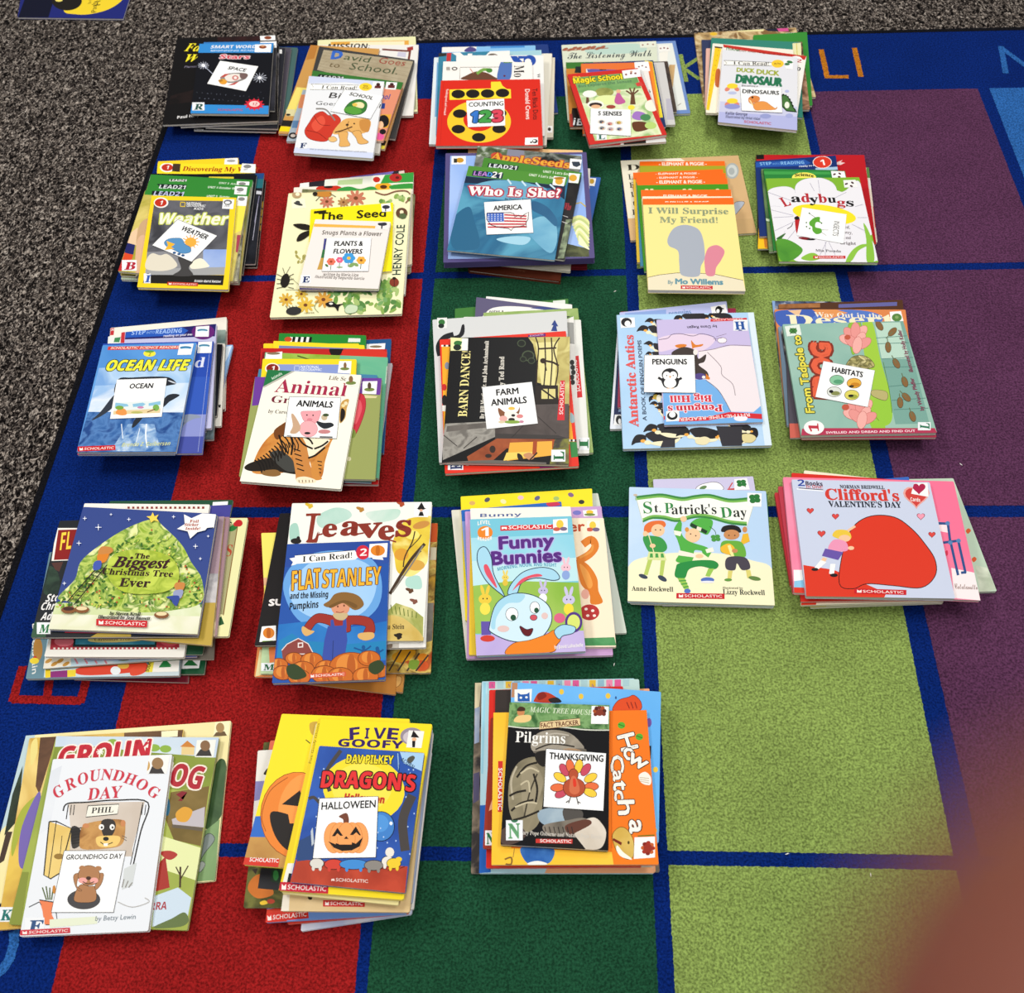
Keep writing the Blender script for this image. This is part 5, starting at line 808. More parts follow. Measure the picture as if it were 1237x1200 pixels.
C('#a3c94a', 655, 212, 720, 212, 770, 440, 830, 660, 850, 820, 820, 880, 760, 870, 700, 760, 720, 600, 670, 440); C('#93be44', 565, 230, 640, 212, 640, 330, 600, 420, 580, 380, line='#6f9a3a', lw=3); C('#9ac748', 690, 770, 760, 700, 830, 710, 848, 800, 830, 870, 760, 860); L('#5f8a34', 4, 790, 470, 830, 660, 848, 800, sm=True); L('#6f9a3a', 4, 700, 770, 760, 850, 800, 900, sm=True); P('#9ac748', 690, 840, 800, 860, 805, 900, 715, 900)
for y0, y1 in ((315, 300), (352, 345), (450, 440), (505, 500), (630, 610), (720, 705), (780, 770)): L('#5f8a80', 4, 740 + (y0 - 300) * .25, y0, 940 + (y0 - 300) * .3, y1)
def lotus(x, y, s):
    for k, (dx, dy, r) in enumerate(((-30, -20, -40), (30, -30, 40), (0, -40, 0), (-45, 10, -70), (-20, 20, -50), (25, 10, 30), (45, 30, 60), (10, 40, 10))): E(['#e39a94', '#eab0a8'][k % 2], x + dx * s, y + dy * s, 26 * s, 48 * s, r, line='#c0706a', lw=2, n=14)
lotus(610, 315, 1.15); E('#c0604a', 558, 310, 20, 16); lotus(640, 800, 1.2); E('#c0604a', 545, 765, 24, 20)
C('#b9b078|#6f6a40|#d9cf9a|80', 550, 490, 590, 440, 650, 430, 700, 450, 730, 500, 640, 520, 560, 520, line='#5a5434', lw=3); C('#b9b078', 720, 655, 800, 660, 820, 690, 800, 720, 720, 690, line='#5a5434', lw=2)
for x, y, r in ((765, 235, 55), (850, 275, -45), (822, 375, 85), (875, 480, 60), (930, 600, 70), (900, 735, 85), (940, 700, 45), (980, 825, 70)): E('#8a6a44', x, y, 34, 18, r, line='#4a3a24', lw=2); L('#6f7a5a', 5, x, y, x - 60 * math.cos(math.radians(r)), y - 60 * math.sin(math.radians(r)))
T('From Tadpole to', 342, 800, 250, 300, 52, '#e9dd5a', '', off=.04, out='#4a5a34', ow=.08); T('FROG', 465, 700, 440, 355, 120, '#e0694a', '', off=.07, out='#8a3a2c', ow=.09)
T('by Wendy Pfeffer', 1056, 785, 985, 575, 26, '#8a3f5c', off=.02); T('illustrated by Holly Keller', 985, 535, 905, 262, 26, '#8a3f5c', off=.02)
E('#f3efec', 340, 898, 66, 46); T('1', 372, 925, 366, 872, 60, '#c03a4c', 's', off=.02)
LT('L', 1015, 862, 1098, 915, '#2f7a5a', rot=90); E('#2f7a5a', 992, 888, 22, 16)
ST(150, 240, 245, 226, 260, 295, 165, 305, col='#dfe6dc'); E('#4f8a4a', 205, 268, 26, 18); L('#3f6a3a', 6, 185, 250, 225, 288); L('#3f6a3a', 6, 185, 288, 225, 250)
CARD('white card reading HABITATS with four round pictures, tilted on the frog book', 402, 464, 736, 525, 690, 763, 350, 697, line='#9a9a9c', lw=2)
T('HABITATS', 456, 534, 655, 570, 34, '#1f1f22', off=.03)
for x, y, a, b_ in ((489, 588, '#8fc4a0', '#5fa07a'), (601, 608, '#e3b04a', '#c98a2c'), (472, 664, '#d9dcd4', '#8a8f5a'), (586, 685, '#d9d06a', '#a0a84a')): E('#3a3a34', x, y, 48, 34); E(a, x, y, 45, 31); E(b_, x + 8, y + 10, 30, 14)
E('#232326', 452, 662, 14, 10); E('#3a3020', 585, 628, 16, 7); E('#232326', 580, 690, 18, 8)
# ================================================================== fourth row
# ---- christmas pile
zoom(20, 590, 4.266); pile('christmas')
B('maroon paperback', (300, 330, 930, 300, 884, 1002, 290, 985), '#742331', 5)
B('dark green paperback with a tree sticker', (380, 300, 1050, 310, 966, 958, 320, 962), '#1c5637', 5); ST(850, 885, 948, 880, 940, 928, 838, 932); P('#2f7a44', 895, 878, 935, 915, 860, 915)
B('grey paperback', (420, 260, 1052, 280, 1014, 882, 360, 880), '#8b8478', 4)
B('slate blue paperback with a red Santa coat', (170, 330, 895, 300, 838, 966, 47, 983), '#6f909c', 6); T('Berenstain', 82, 700, 80, 958, 28, '#e6e6e0', '', off=.02); P('#c9d6da', 145, 930, 838, 900, 838, 966, 140, 975); C('#d9482c', 310, 930, 500, 890, 660, 895, 640, 940, 480, 960, 330, 962); C('#dd4f30', 590, 930, 660, 900, 680, 930, 640, 960, 590, 965); E('#e9eeee', 510, 940, 26, 22); E('#d9b04a', 550, 915, 30, 16); P('#e9cc2c', 148, 935, 175, 935, 175, 975, 148, 978); P('#8f2f7a', 175, 945, 262, 938, 262, 974, 175, 976); P('#e9d23c', 262, 938, 305, 935, 305, 970, 262, 974); E('#b8873f', 110, 830, 24, 60); E('#c9302c', 95, 885, 12, 20); E('#e9d23c', 92, 890, 24, 16)
ST(690, 882, 842, 872, 835, 945, 665, 950, col='#efece4'); P('#e9d94a', 672, 892, 710, 890, 700, 948, 665, 950); T('BOOKS', 682, 945, 698, 892, 18, '#2a2a20', 'b'); P('#2f8a4a', 765, 880, 800, 915, 735, 920); P('#2f8a4a', 765, 895, 798, 922, 732, 925)
B('pale blue illustrated paperback with candy canes', (220, 360, 880, 330, 848, 878, 137, 930), '#b5d0dc|#dfe6e4|20', 5, back='#1f5a3a'); P('#ece6d6', 140, 880, 280, 860, 280, 915, 137, 930); [L('#d98a94', 9, 290 + 50 * k, 860, 315 + 50 * k, 905, sm=True) for k in range(4)]; [E('#c9984a', 165 + 30 * k, 890 + (k % 2) * 16, 20, 9, -30) for k in range(4)]; E('#7f8f6a', 550, 875, 40, 16); E('#c99a7a', 620, 872, 40, 12)
B('blue-violet paperback with white snowflakes', (500, 84, 1112, 86, 928, 868, 350, 882), '#4c4b98', 5); P('#4a62b8', 880, 700, 960, 680, 928, 868, 860, 872); [L('#e9edf4', 7, 890 + 22 * math.cos(a), 805 + 20 * math.sin(a), 890 - 22 * math.cos(a), 805 - 20 * math.sin(a)) for a in (0, .78, 1.57, 2.36)]; [L('#e9edf4', 6, 870 + 16 * math.cos(a), 850 + 14 * math.sin(a), 870 - 16 * math.cos(a), 850 - 14 * math.sin(a)) for a in (0, 1.05, 2.1)]
B('dark green paperback with a white label', (480, 66, 1116, 60, 958, 858, 300, 862), '#28553c', 4); P('#4c4b98', 980, 90, 1108, 86, 1090, 200, 960, 200); ST(1012, 72, 1090, 68, 1088, 86, 1010, 90)
B('white paperback with a red checked frame', (350, 78, 996, 84, 862, 872, 142, 868), '#efebe2', 5); P('#b5404c', 185, 700, 840, 700, 838, 830, 172, 832); [P('#f3eee4', 190 + 22 * k, 822, 200 + 22 * k, 822, 200 + 22 * k, 830, 190 + 22 * k, 830) for k in range(30)]; P('#203a3a', 305, 700, 735, 700, 720, 820, 290, 818); P('#2f84a0|#5aa4b8|30', 312, 700, 725, 700, 712, 806, 302, 806); C('#e9d98a', 380, 775, 500, 765, 640, 762, 645, 785, 500, 795, 385, 792); T('Christmas Treasury', 400, 788, 635, 782, 16, '#8a6a2c', 's'); E('#e07a84', 245, 790, 50, 26); E('#d9606c', 790, 785, 50, 30); E('#c98a4a', 795, 790, 24, 14)
for k in range(34): P('#8f3a34' if k % 2 else '#efe6da', 560 + 12 * k, 95, 572 + 12 * k, 95.3, 572 + 12 * k, 106, 560 + 12 * k, 106)
B('pale yellow paperback with holly', (560, 158, 1192, 153, 1092, 764, 460, 770), '#e4e1ac', 5); P('#a9a57a', 1050, 200, 1140, 175, 1070, 650, 1010, 650); L('#8a6a3a', 5, 1140, 190, 1065, 655); E('#2f7a3a', 1115, 205, 26, 14, -30); E('#c02a2c', 1145, 180, 20, 18); E('#c02a2c', 1130, 185, 12, 12); P('#2a5a34', 1030, 680, 1055, 660, 1070, 700, 1010, 720); L('#2f4a2c', 6, 1075, 160, 1110, 180); T('S', 1075, 350, 1105, 350, 60, '#b04a30', 's')
B('mauve paperback', (520, 150, 1098, 148, 1030, 762, 440, 770), '#a28289', 5); C('#3a302c', 1040, 250, 1058, 260, 1050, 300, 1040, 290); P('#c9a04a|#8a7a5a|#dfd0b0|30', 960, 480, 1040, 460, 1020, 800, 940, 800); P('#d9b23c', 975, 620, 1025, 610, 1000, 760, 965, 760)
B('grey and mustard paperback', (600, 170, 1070, 145, 1004, 812, 560, 770), '#bda24a', 4); P('#a8909a', 1000, 150, 1070, 145, 1040, 440, 960, 440); P('#8f8d94|#c9c5c4|40', 960, 440, 1040, 440, 1030, 590, 950, 590)
B('black paperback with a red label', (222, 168, 800, 150, 936, 765, 73, 770), '#262a2e', 5)
P('#f0ece2', 205, 205, 320, 205, 320, 370, 180, 375); P('#8f2320', 215, 215, 320, 212, 310, 365, 192, 370); T('FL', 222, 320, 280, 312, 88, '#f0d24a', 'b'); C('#3a5040|#24342c|60', 170, 400, 210, 430, 225, 500, 205, 545, 140, 540, 160, 440); P('#5a3a34', 180, 385, 240, 380, 220, 430, 200, 420); T('Sto', 148, 585, 218, 582, 38, WH, 'i'); T('Chr', 124, 628, 195, 625, 38, WH, 'i'); T('Ad', 122, 680, 180, 678, 38, WH, 'i'); P('#3f5f48', 85, 690, 160, 690, 150, 768, 75, 770); P('#b8a04a', 430, 740, 590, 738, 590, 766, 380, 768); P('#c2303a', 250, 735, 450, 738, 430, 748, 248, 745)
LT('M', 105, 692, 175, 752, '#2f7a4a'); E('#2f7a5a', 150, 668, 16, 14)
B('blue starry paperback titled The Biggest Christmas Tree Ever', (344, 96, 1034, 132, 932, 752, 163, 726), '#3c4f8e', 7)
P('#e9e6d4|#dfe0c0|#f1efe4|12', 188, 600, 955, 610, 932, 752, 163, 726); P('#c9d49a|#dfe4c4|20', 188, 590, 956, 600, 945, 660, 180, 650)
C('#93b03c|#c4d270|#6f9434|#e3e6a8|45', 700, 160, 760, 200, 850, 290, 900, 380, 955, 470, 950, 590, 800, 630, 600, 640, 400, 610, 250, 580, 215, 560, 300, 470, 330, 380, 420, 300, 560, 210)
for k in range(420):
    rd = random.Random(k); y = 200 + 420 * math.sqrt(rd.random()); hw = (y - 140) * .82; x = 695 - (y - 200) * .24 + (1 - rd.random() ** 2 * 1.9) * (hw + 14) * (1 if k % 2 else -1)
    if 210 < x < 955: E(['#5f8a34', '#b8cc5a', '#7fa63c', '#d6dd8c', '#3f6f2c', '#e9c86a', '#c0503a'][k % 7 if k % 5 else 4], x, y, 11 if k % 7 < 5 else 5, 5 if k % 7 < 5 else 4, rd.random() * 180, n=8)
C('#b2c340|#9db23c|#c6d45c|50', 500, 350, 640, 320, 800, 360, 840, 470, 760, 540, 560, 540, 470, 450)
P('#f0d25a', 705, 128, 714, 150, 735, 140, 725, 160, 738, 178, 712, 170, 695, 182, 690, 162, 672, 150, 695, 148)
for x, y, r in ((355, 160, 10), (425, 206, 16), (325, 288, 12), (490, 140, 6), (582, 165, 9), (812, 152, 8), (990, 252, 6), (925, 304, 12), (950, 368, 7), (250, 495, 9)): L('#e6e9f4', 3, x - r, y, x + r, y); L('#e6e9f4', 3, x, y - r, x, y + r); E('#ffffff', x, y, r * .3, r * .3, n=8)
L('#2a2620', 5, 430, 400, 265, 590); L('#2a2620', 5, 470, 400, 300, 605); [L('#2a2620', 4, 430 - 18 * k, 415 + 20 * k, 462 - 18 * k, 418 + 20 * k) for k in range(9)]
C('#c98a4a', 425, 330, 445, 305, 490, 310, 500, 330, 470, 350, 430, 355); C('#d9862c', 420, 350, 450, 345, 480, 345, 460, 385, 425, 385); C('#4a5fb0', 405, 385, 440, 380, 435, 420, 400, 425)
C('#c98a4a', 815, 510, 830, 490, 870, 495, 860, 530, 830, 530); C('#9aa0c0', 815, 535, 860, 530, 850, 570, 815, 570); C('#3a4f9a', 775, 565, 840, 560, 830, 610, 810, 600, 800, 580)
for x, y in ((272, 632), (340, 630), (750, 658)): E('#8a5a34', x, y, 38, 18); E('#e6d4a8' if x != 272 else '#4a2f28', x, y - 6, 28, 10)
T('The', 610, 366, 686, 368, 26, '#3a1f1c', 's', off=.02); T('Biggest', 495, 410, 785, 418, 56, '#3f1a24', 'j', off=.02); T('Christmas Tree', 442, 448, 806, 462, 32, '#3a1f1c', 's', off=.01); T('Ever', 530, 510, 686, 515, 44, '#3a1f1c', 's', off=.015)
T('by Steven Kroll', 482, 658, 640, 662, 18, '#3a3a34', 's', off=.02); T('Illustrated by Jeni Bassett', 422, 676, 690, 684, 18, '#3a3a34', 's', off=.02); SC(414, 712, 676, 722, 34)
P('#f3f2ee', 830, 215, 870, 190, 866, 140, 905, 160, 960, 135, 1030, 140, 1020, 205, 985, 210, 975, 222, 935, 232, 898, 265, 885, 228); [T(s_, x, y, x1, y1, 15, '#a8452f', 's', off=.02) for s_, x, y, x1, y1 in (('Foil', 895, 182, 940, 183), ('Sticker', 868, 200, 940, 200), ('Inside!', 872, 220, 948, 220))]
ST(965, 135, 1030, 140, 1018, 206, 955, 200); P('#2f7a44', 988, 145, 1005, 195, 952, 192)
# ---- leaves pile
zoom(290, 590, 4.616); pile('leaves')
B('tan paperback at the near corner', (330, 330, 1000, 340, 905, 1140, 300, 1050), '#d8a45c|#c98f4a|20', 5); C('#e0b06a', 720, 1080, 860, 1050, 900, 1060, 870, 1110, 740, 1120, line='#8a5a2c', lw=3)
B('orange-brown paperback showing a long near edge', (250, 300, 900, 340, 866, 1152, 330, 1085), '#c98a44', 4)
B('autumn woodland paperback', (340, 190, 1102, 195, 1062, 1030, 300, 1030), '#c9a03c|#8a6a34|#d9c06a|#b0582c|25', 5); P('#d4602a', 1060, 200, 1102, 196, 1098, 300, 1058, 300); P('#d9d0b4', 1062, 330, 1096, 330, 1094, 400, 1058, 400); P('#5f5a54|#8f8a80|30', 1045, 640, 1080, 640, 1072, 850, 1035, 860); C('#d9a02c', 850, 930, 920, 900, 980, 910, 940, 960, 870, 970); E('#d98a2c', 1020, 945, 30, 24); E('#c95a2c', 1010, 990, 40, 30); [L('#4a4034', 9, 830 + 50 * k, 1020, 900 + 50 * k, 900 + 10 * k) for k in range(4)]; C('#7f9a3c', 950, 960, 1000, 965, 980, 1010, 940, 1000)
B('orange paperback at the pile corner', (150, 420, 760, 400, 780, 1060, 78, 1052), '#d9854a', 4); P('#d9cfa0', 110, 900, 180, 900, 170, 1030, 85, 1050)
B('pale green paperback with a letter M', (160, 400, 760, 380, 790, 1040, 112, 1035), '#b9cfa4', 4); P('#e0824a', 160, 890, 200, 880, 190, 970, 165, 975); LT('M', 118, 975, 200, 1020, '#2a6a44')
B('lemon yellow paperback', (118, 250, 700, 235, 720, 870, 150, 880), '#efe070', 4); P('#e0b48c', 118, 500, 150, 498, 155, 540, 122, 545)
B('black paperback with white letters SU', (222, 140, 800, 130, 760, 870, 80, 878), '#1f1b1c', 5); T('SU', 160, 655, 240, 652, 34, '#efe9e6', '', off=.05); ST(122, 772, 200, 766, 200, 850, 108, 858); E('#d9852c', 160, 808, 32, 30); E('#b8641c', 160, 808, 12, 30); P('#7fa83c', 125, 852, 185, 850, 182, 874, 120, 876)
B('white paperback with grey corner picture', (300, 130, 1062, 100, 1035, 888, 240, 900), '#e9e6e0', 5); P('#c4beb4', 815, 870, 890, 860, 885, 900, 815, 908); C('#8a7a6a', 820, 875, 850, 870, 840, 900, 825, 900); P('#e8e5e0', 886, 855, 1030, 850, 1030, 888, 886, 900)
B('white paperback titled Leaves with a yellow tree', (290, 84, 1070, 76, 1022, 852, 205, 852), '#edece4', 6)
C('#a9cfc0|#c9dfd4|15', 430, 160, 520, 110, 600, 120, 620, 160, 540, 200, 450, 220); C('#b9d8c8|#dfe6de|15', 700, 140, 800, 120, 890, 120, 870, 170, 760, 190); C('#a9cfc0', 280, 210, 320, 200, 330, 290, 280, 290); C('#b4d8cc', 930, 500, 1000, 490, 1010, 560, 930, 550)
C('#e6cf50|#d9b83c|#efe08a|18', 850, 300, 920, 180, 1030, 160, 1068, 170, 1050, 330, 1040, 420, 960, 490, 880, 470, 860, 380); E('#c9924a', 1010, 205, 48, 20, -15); E('#d9a03c', 900, 370, 40, 34); E('#d6a850', 980, 430, 50, 30); E('#efdf7a', 960, 260, 40, 26)
P('#b9bd78|#a3a85c|#d6cf8c|20', 815, 690, 870, 640, 960, 670, 1022, 720, 1020, 852, 700, 852); C('#c9ab58|#d9c27a|20', 815, 720, 900, 720, 980, 780, 1020, 830, 1015, 852, 815, 852); [L('#6a7a34', 5, 850 + 22 * k, 700 + 4 * k, 840 + 24 * k, 650 + 7 * k) for k in range(7)]
L('#4a3a2c', 17, 835, 590, 900, 480, 960, 390, 1030, 310, sm=True); L('#4a3a2c', 7, 910, 440, 920, 380, 960, 300, 975, 240, sm=True); L('#4a3a2c', 6, 950, 400, 1010, 350); L('#8a847a', 9, 850, 580, 960, 420, 1020, 320, sm=True); L('#4a3a2c', 5, 930, 350, 990, 290, 1010, 260, sm=True)
for x, y, c in ((385, 95, '#d9b83c'), (670, 115, '#b9873c'), (895, 85, '#b0502c'), (945, 568, '#6a4a34'), (968, 628, '#8a5a4a'), (880, 825, '#3a2f28')): E(c, x, y, 24, 9, 20); E(c, x + 8, y + 6, 10, 16, 40)
for c, x0, y0, x1, y1, h in (('L', 372, 300, 430, 300, 160), ('e', 458, 270, 535, 268, 100), ('a', 560, 262, 660, 262, 110), ('v', 650, 278, 790, 268, 112), ('e', 775, 290, 860, 280, 108), ('s', 868, 268, 950, 266, 126)): T(c, x0, y0, x1, y1, h, '#8f3a2c', 's', off=.02)
P('#8f3a2c', 368, 142, 450, 140, 450, 152, 368, 156); L('#8f3a2c', 8, 430, 262, 460, 255); L('#8f3a2c', 8, 660, 255, 690, 250); L('#8f3a2c', 8, 790, 275, 870, 300)
E('#2a2624', 312, 295, 30, 16); E('#2a2624', 325, 282, 10, 14); T('David Ezra Stein', 690, 790, 915, 785, 28, '#4a3f2c', 's'); C('#2f2820', 862, 820, 885, 808, 905, 815, 885, 835)
ST(972, 80, 1062, 78, 1048, 162, 970, 160); P('#1f1d1e', 1012, 78, 1030, 112, 990, 112); P('#1f1d1e', 985, 112, 1040, 112, 1025, 120, 995, 120); P('#1f1d1e', 1003, 132, 1018, 132, 1026, 155, 994, 155); E('#d9a890', 1010, 124, 9, 7)
B('blue paperback showing a scarecrow in a straw hat', (263, 312, 836, 292, 808, 1066, 178, 1088), '#2c5aa8', 7)
P('#3457a4|#2c4c98|6', 263, 312, 836, 292, 832, 420, 250, 440); C('#6fa6dc', 240, 560, 290, 430, 420, 360, 600, 350, 740, 400, 790, 520, 770, 660, 660, 750, 480, 790, 320, 730); C('#9cc6ec|#b4d4f0|5', 280, 540, 400, 410, 560, 380, 720, 430, 760, 550, 700, 680, 560, 740, 400, 720, 300, 650); P('#2470b8|#3a86c8|10', 215, 760, 400, 740, 500, 790, 720, 760, 820, 740, 815, 960, 200, 980); P('#2a86b8', 218, 850, 290, 810, 350, 850, 600, 870, 820, 850, 815, 950, 205, 960)
P('#f4f2ec', 305, 375, 640, 345, 660, 385, 640, 398, 312, 422); L('#3a4668', 3, 305, 375, 640, 345); P('#f4f2ec', 275, 392, 312, 385, 312, 425, 285, 432, 295, 412); P('#f4f2ec', 735, 385, 790, 378, 800, 400, 740, 395); T('I Can Read!', 348, 412, 624, 388, 32, '#1f1e20', 's')
E('#cf2f44', 685, 358, 38, 40); T('2', 668, 378, 706, 376, 38, WH, 'b')
T('FLAT', 288, 572, 448, 555, 105, '#efb53a', 'b', off=.0, out='#6a3a18', ow=.03); T('STANLEY', 458, 556, 785, 535, 95, '#efb53a', 'b', off=.0, out='#6a3a18', ow=.03)
T('and the Missing', 278, 618, 490, 608, 32, '#23262c', 'b', off=.01); T('Pumpkins', 276, 678, 436, 666, 36, '#23262c', 'b', off=.01)
P('#8f4a44', 232, 905, 262, 870, 325, 838, 380, 868, 405, 915, 395, 960, 240, 965); L('#e6d9d4', 5, 232, 905, 262, 870, 325, 838, 380, 868, 405, 915); [L('#e9dfda', 5, *a) for a in ((285, 925, 368, 925), (288, 925, 310, 965), (310, 965, 325, 928), (325, 928, 345, 965), (345, 965, 366, 925))]; P('#e9dfda', 322, 862, 352, 860, 352, 888, 322, 890); P('#8f4a44', 328, 868, 346, 867, 346, 882, 328, 884)
# scarecrow in a straw hat
C('#a03a30', 535, 715, 440, 700, 390, 730, 355, 785, 385, 800, 430, 750, 500, 765, 520, 800, 610, 800, 620, 760, 700, 770, 690, 810, 748, 805, 740, 740, 690, 715, 600, 712, line='#5a201c', lw=3)
C('#d9b070', 350, 770, 385, 790, 415, 800, 370, 825, 345, 800); C('#d9b070', 665, 810, 740, 805, 745, 835, 700, 850, 660, 835); P('#4257a6', 490, 770, 590, 765, 598, 850, 580, 960, 455, 970, 470, 850); P('#4257a6', 505, 735, 520, 733, 530, 780, 505, 780); P('#4257a6', 575, 730, 592, 728, 595, 780, 572, 780); L('#32437f', 5, 520, 850, 515, 960); 
E('#d99a7a', 560, 662, 52, 50); C('#c9b48a', 520, 700, 600, 700, 580, 735, 535, 730); C('#8f6a3a', 465, 650, 500, 625, 530, 590, 590, 580, 660, 600, 690, 650, 640, 680, 570, 640, 500, 665); C('#7a5a30', 500, 655, 580, 625, 650, 650, 640, 670, 580, 640, 510, 668); E('#7a4a34', 545, 660, 5, 6); E('#7a4a34', 580, 655, 5, 6); L('#9a4a3a', 4, 535, 690, 560, 694, 580, 686, sm=True)
[E('#1f5a94', x, y, 10, 12) for x, y in ((688, 888), (765, 895))]; [P('#1f5a94', x - 10, 900, x + 10, 900, x + 14, 950, x - 14, 950) for x in (688, 768)]; L('#1f5a94', 8, 635, 890, 690, 905, 730, 880, sm=True); L('#1f5a94', 8, 735, 910, 770, 915, 800, 900, sm=True)
for x, y, r in ((215, 985, 50), (300, 950, 46), (400, 960, 60), (350, 1010, 62), (240, 1030, 55), (480, 1000, 56), (620, 1000, 120), (720, 950, 60), (780, 1020, 50), (470, 1040, 70), (330, 1055, 60), (560, 1050, 70), (700, 1050, 70)):
    E('#c9702c', x, y, r, r * .68, line='#7a3f18', lw=4); E('#dd8f42', x - r * .2, y - r * .1, r * .5, r * .5); E('#b9642a', x, y, r * .2, r * .64)
P('#2c5aa8', 150, 1090, 178, 1088, 205, 860, 190, 860); 
C('#3a4a2c', 260, 1000, 300, 980, 350, 1010, 370, 1050, 310, 1070, 270, 1050); C('#3a4a2c', 725, 980, 780, 960, 805, 1000, 760, 1040, 720, 1020); SC(385, 1062, 592, 1050, 26, '#d0603a')
ST(722, 312, 824, 306, 818, 385, 716, 388); E('#e08a2c', 768, 348, 40, 30); E('#c46f1c', 768, 348, 12, 29); L('#3a5a2c', 4, 768, 318, 765, 308, 790, 322)
# ---- bunnies pile
zoom(540, 570, 5.0); pile('bunnies')
B('pale green-grey paperback turned outward', (330, 160, 912, 130, 1086, 975, 430, 1000), '#cdd4c8', 4)
B('cream paperback slanting at the side', (26, 232, 760, 205, 1000, 1100, 116, 1132), '#dcdacb', 5)
B('yellow paperback with little eggs', (82, 150, 876, 102, 905, 900, 110, 900), '#f3df28', 5); [E(c, x, y, 18, 13, r) for x, y, c, r in ((152, 190, '#d9b06a', 0), (243, 170, '#5a5a64', -30), (340, 180, '#efe6b0', 20), (445, 157, '#e6c0c8', 0), (545, 160, '#6a6a8a', -30), (660, 162, '#a9c070', 0), (748, 140, '#8a6a8a', 20), (812, 183, '#3a3a34', 0))]
B('lilac paperback with a chick sticker', (130, 236, 933, 208, 1003, 1110, 118, 1132), '#c8a2cc', 5); E('#7a7ac0', 785, 248, 26, 14); ST(820, 235, 905, 228, 910, 268, 826, 272); E('#e6c23c', 862, 245, 22, 12); E('#7a8a4a', 862, 260, 34, 8)
B('cream paperback with an orange tail', (250, 280, 946, 280, 1022, 1058, 310, 1062), '#f4e6cc', 5); T('Easter', 560, 366, 832, 358, 60, '#c2542c', '', off=.03)
L('#d9822f', 46, 790, 540, 860, 500, 895, 450, 870, 410, 820, 440, sm=True); L('#e09a4a', 14, 800, 520, 870, 480, 880, 440, sm=True); C('#d9822f', 780, 530, 850, 560, 905, 640, 915, 720, 940, 790, 870, 800, 860, 740, 810, 680, 790, 600); C('#e6a050', 800, 560, 850, 600, 880, 680, 850, 700); E('#e6b0a0', 835, 740, 24, 30); E('#b83a3a', 860, 850, 60, 48); [E('#f0e2d8', x, y, 10, 8) for x, y in ((840, 830), (880, 840), (850, 870), (890, 870))]; P('#3f8a52|#5fa06a|30', 320, 1022, 1010, 1000, 1022, 1050, 310, 1056)
ST(845, 298, 922, 296, 926, 362, 846, 364, col='#f4ece0'); E('#e6c94a', 880, 325, 20, 24); E('#c9604a', 862, 350, 22, 12); E('#7a6a8a', 900, 350, 22, 12)
B('blue paperback', (85, 232, 690, 180, 770, 900, 140, 1000), '#2b6cba', 4); P('#7f95c8', 88, 300, 130, 298, 150, 900, 125, 900); C('#c93a5a', 600, 190, 650, 178, 685, 200, 620, 210)
B('pink-mauve paperback', (108, 240, 700, 225, 800, 1090, 138, 1105), '#c79fd0', 4); P('#d96a9a', 150, 850, 185, 850, 190, 1000, 160, 1000); P('#3f8a4a', 140, 1020, 180, 1020, 182, 1055, 144, 1058)
B('golden yellow paperback', (140, 300, 720, 280, 800, 1092, 132, 1108), '#e3c03c', 4)
B('white paperback', (140, 222, 746, 210, 820, 920, 170, 930), '#f2eee0', 4); T('Bunny', 200, 275, 450, 268, 20, '#5a6a9a', 'b')
B('blue-sky paperback titled Funny Bunnies', (138, 288, 752, 268, 838, 1085, 178, 1112), '#7cc4d6', 6)
P('#93cfdf|#b4dde6|5', 140, 400, 768, 380, 785, 540, 150, 560); P('#c0e2e6', 148, 540, 785, 520, 795, 660, 155, 690); P('#8fb84a|#a9c766|8', 155, 690, 400, 660, 795, 670, 828, 960, 172, 980); P('#b7a6d8|#c6b7e0|6', 170, 985, 828, 960, 838, 1085, 178, 1112)
E('#e58a2c', 230, 368, 46, 40); T('1', 205, 390, 252, 388, 50, WH, 'b'); T('LEVEL', 185, 325, 262, 322, 22, '#f0ece4', 'b', arc=8); T('READER', 185, 412, 272, 410, 20, '#f0ece4', 'b', arc=-8); P('#d2323a', 322, 326, 640, 318, 640, 346, 322, 358); T('SCHOLASTIC', 372, 348, 630, 340, 22, WH, off=.02); P(WH, 330, 334, 362, 334, 362, 350, 346, 344, 330, 350)
T('Funny', 318, 468, 645, 448, 72, '#5f2f86', '', off=.045, out='#b9b4e0', ow=.05); T('Bunnies', 272, 562, 690, 540, 76, '#5f2f86', '', off=.045, out='#b9b4e0', ow=.05); T('MORNING, NOON, AND NIGHT', 305, 600, 662, 576, 20, '#4a9ab8', 'b', arc=14)
# plain rabbit shapes
def rabbit(x, y, s, c, shirt):
    E(c, x - 12 * s, y - 40 * s, 8 * s, 26 * s, -15); E(c, x + 12 * s, y - 40 * s, 8 * s, 26 * s, 15); E(c, x, y, 30 * s, 24 * s); E(shirt, x, y + 45 * s, 24 * s, 28 * s); E('#2a2a2a', x - 9 * s, y - 2 * s, 3 * s, 4 * s); E('#2a2a2a', x + 9 * s, y - 2 * s, 3 * s, 4 * s)
rabbit(230, 770, 1.3, '#e6c94a', '#f0dc5a'); P('#6a5aa8', 205, 905, 265, 905, 265, 985, 208, 988); E('#d0483a', 245, 1008, 44, 20); rabbit(352, 640, .7, '#e6cf6a', '#dcc04a'); rabbit(718, 580, 1.0, '#ecc0cc', '#8fa8d8'); rabbit(580, 720, 1.0, '#c4bcdc', '#efeff0'); rabbit(735, 775, 1.25, '#c9c4e0', '#efd84a'); E('#5a3a8a', 765, 910, 52, 62); E('#d6e07a', 765, 910, 38, 46); E('#d96a8a', 680, 885, 34, 30)
B_ = '#a8d4e6'
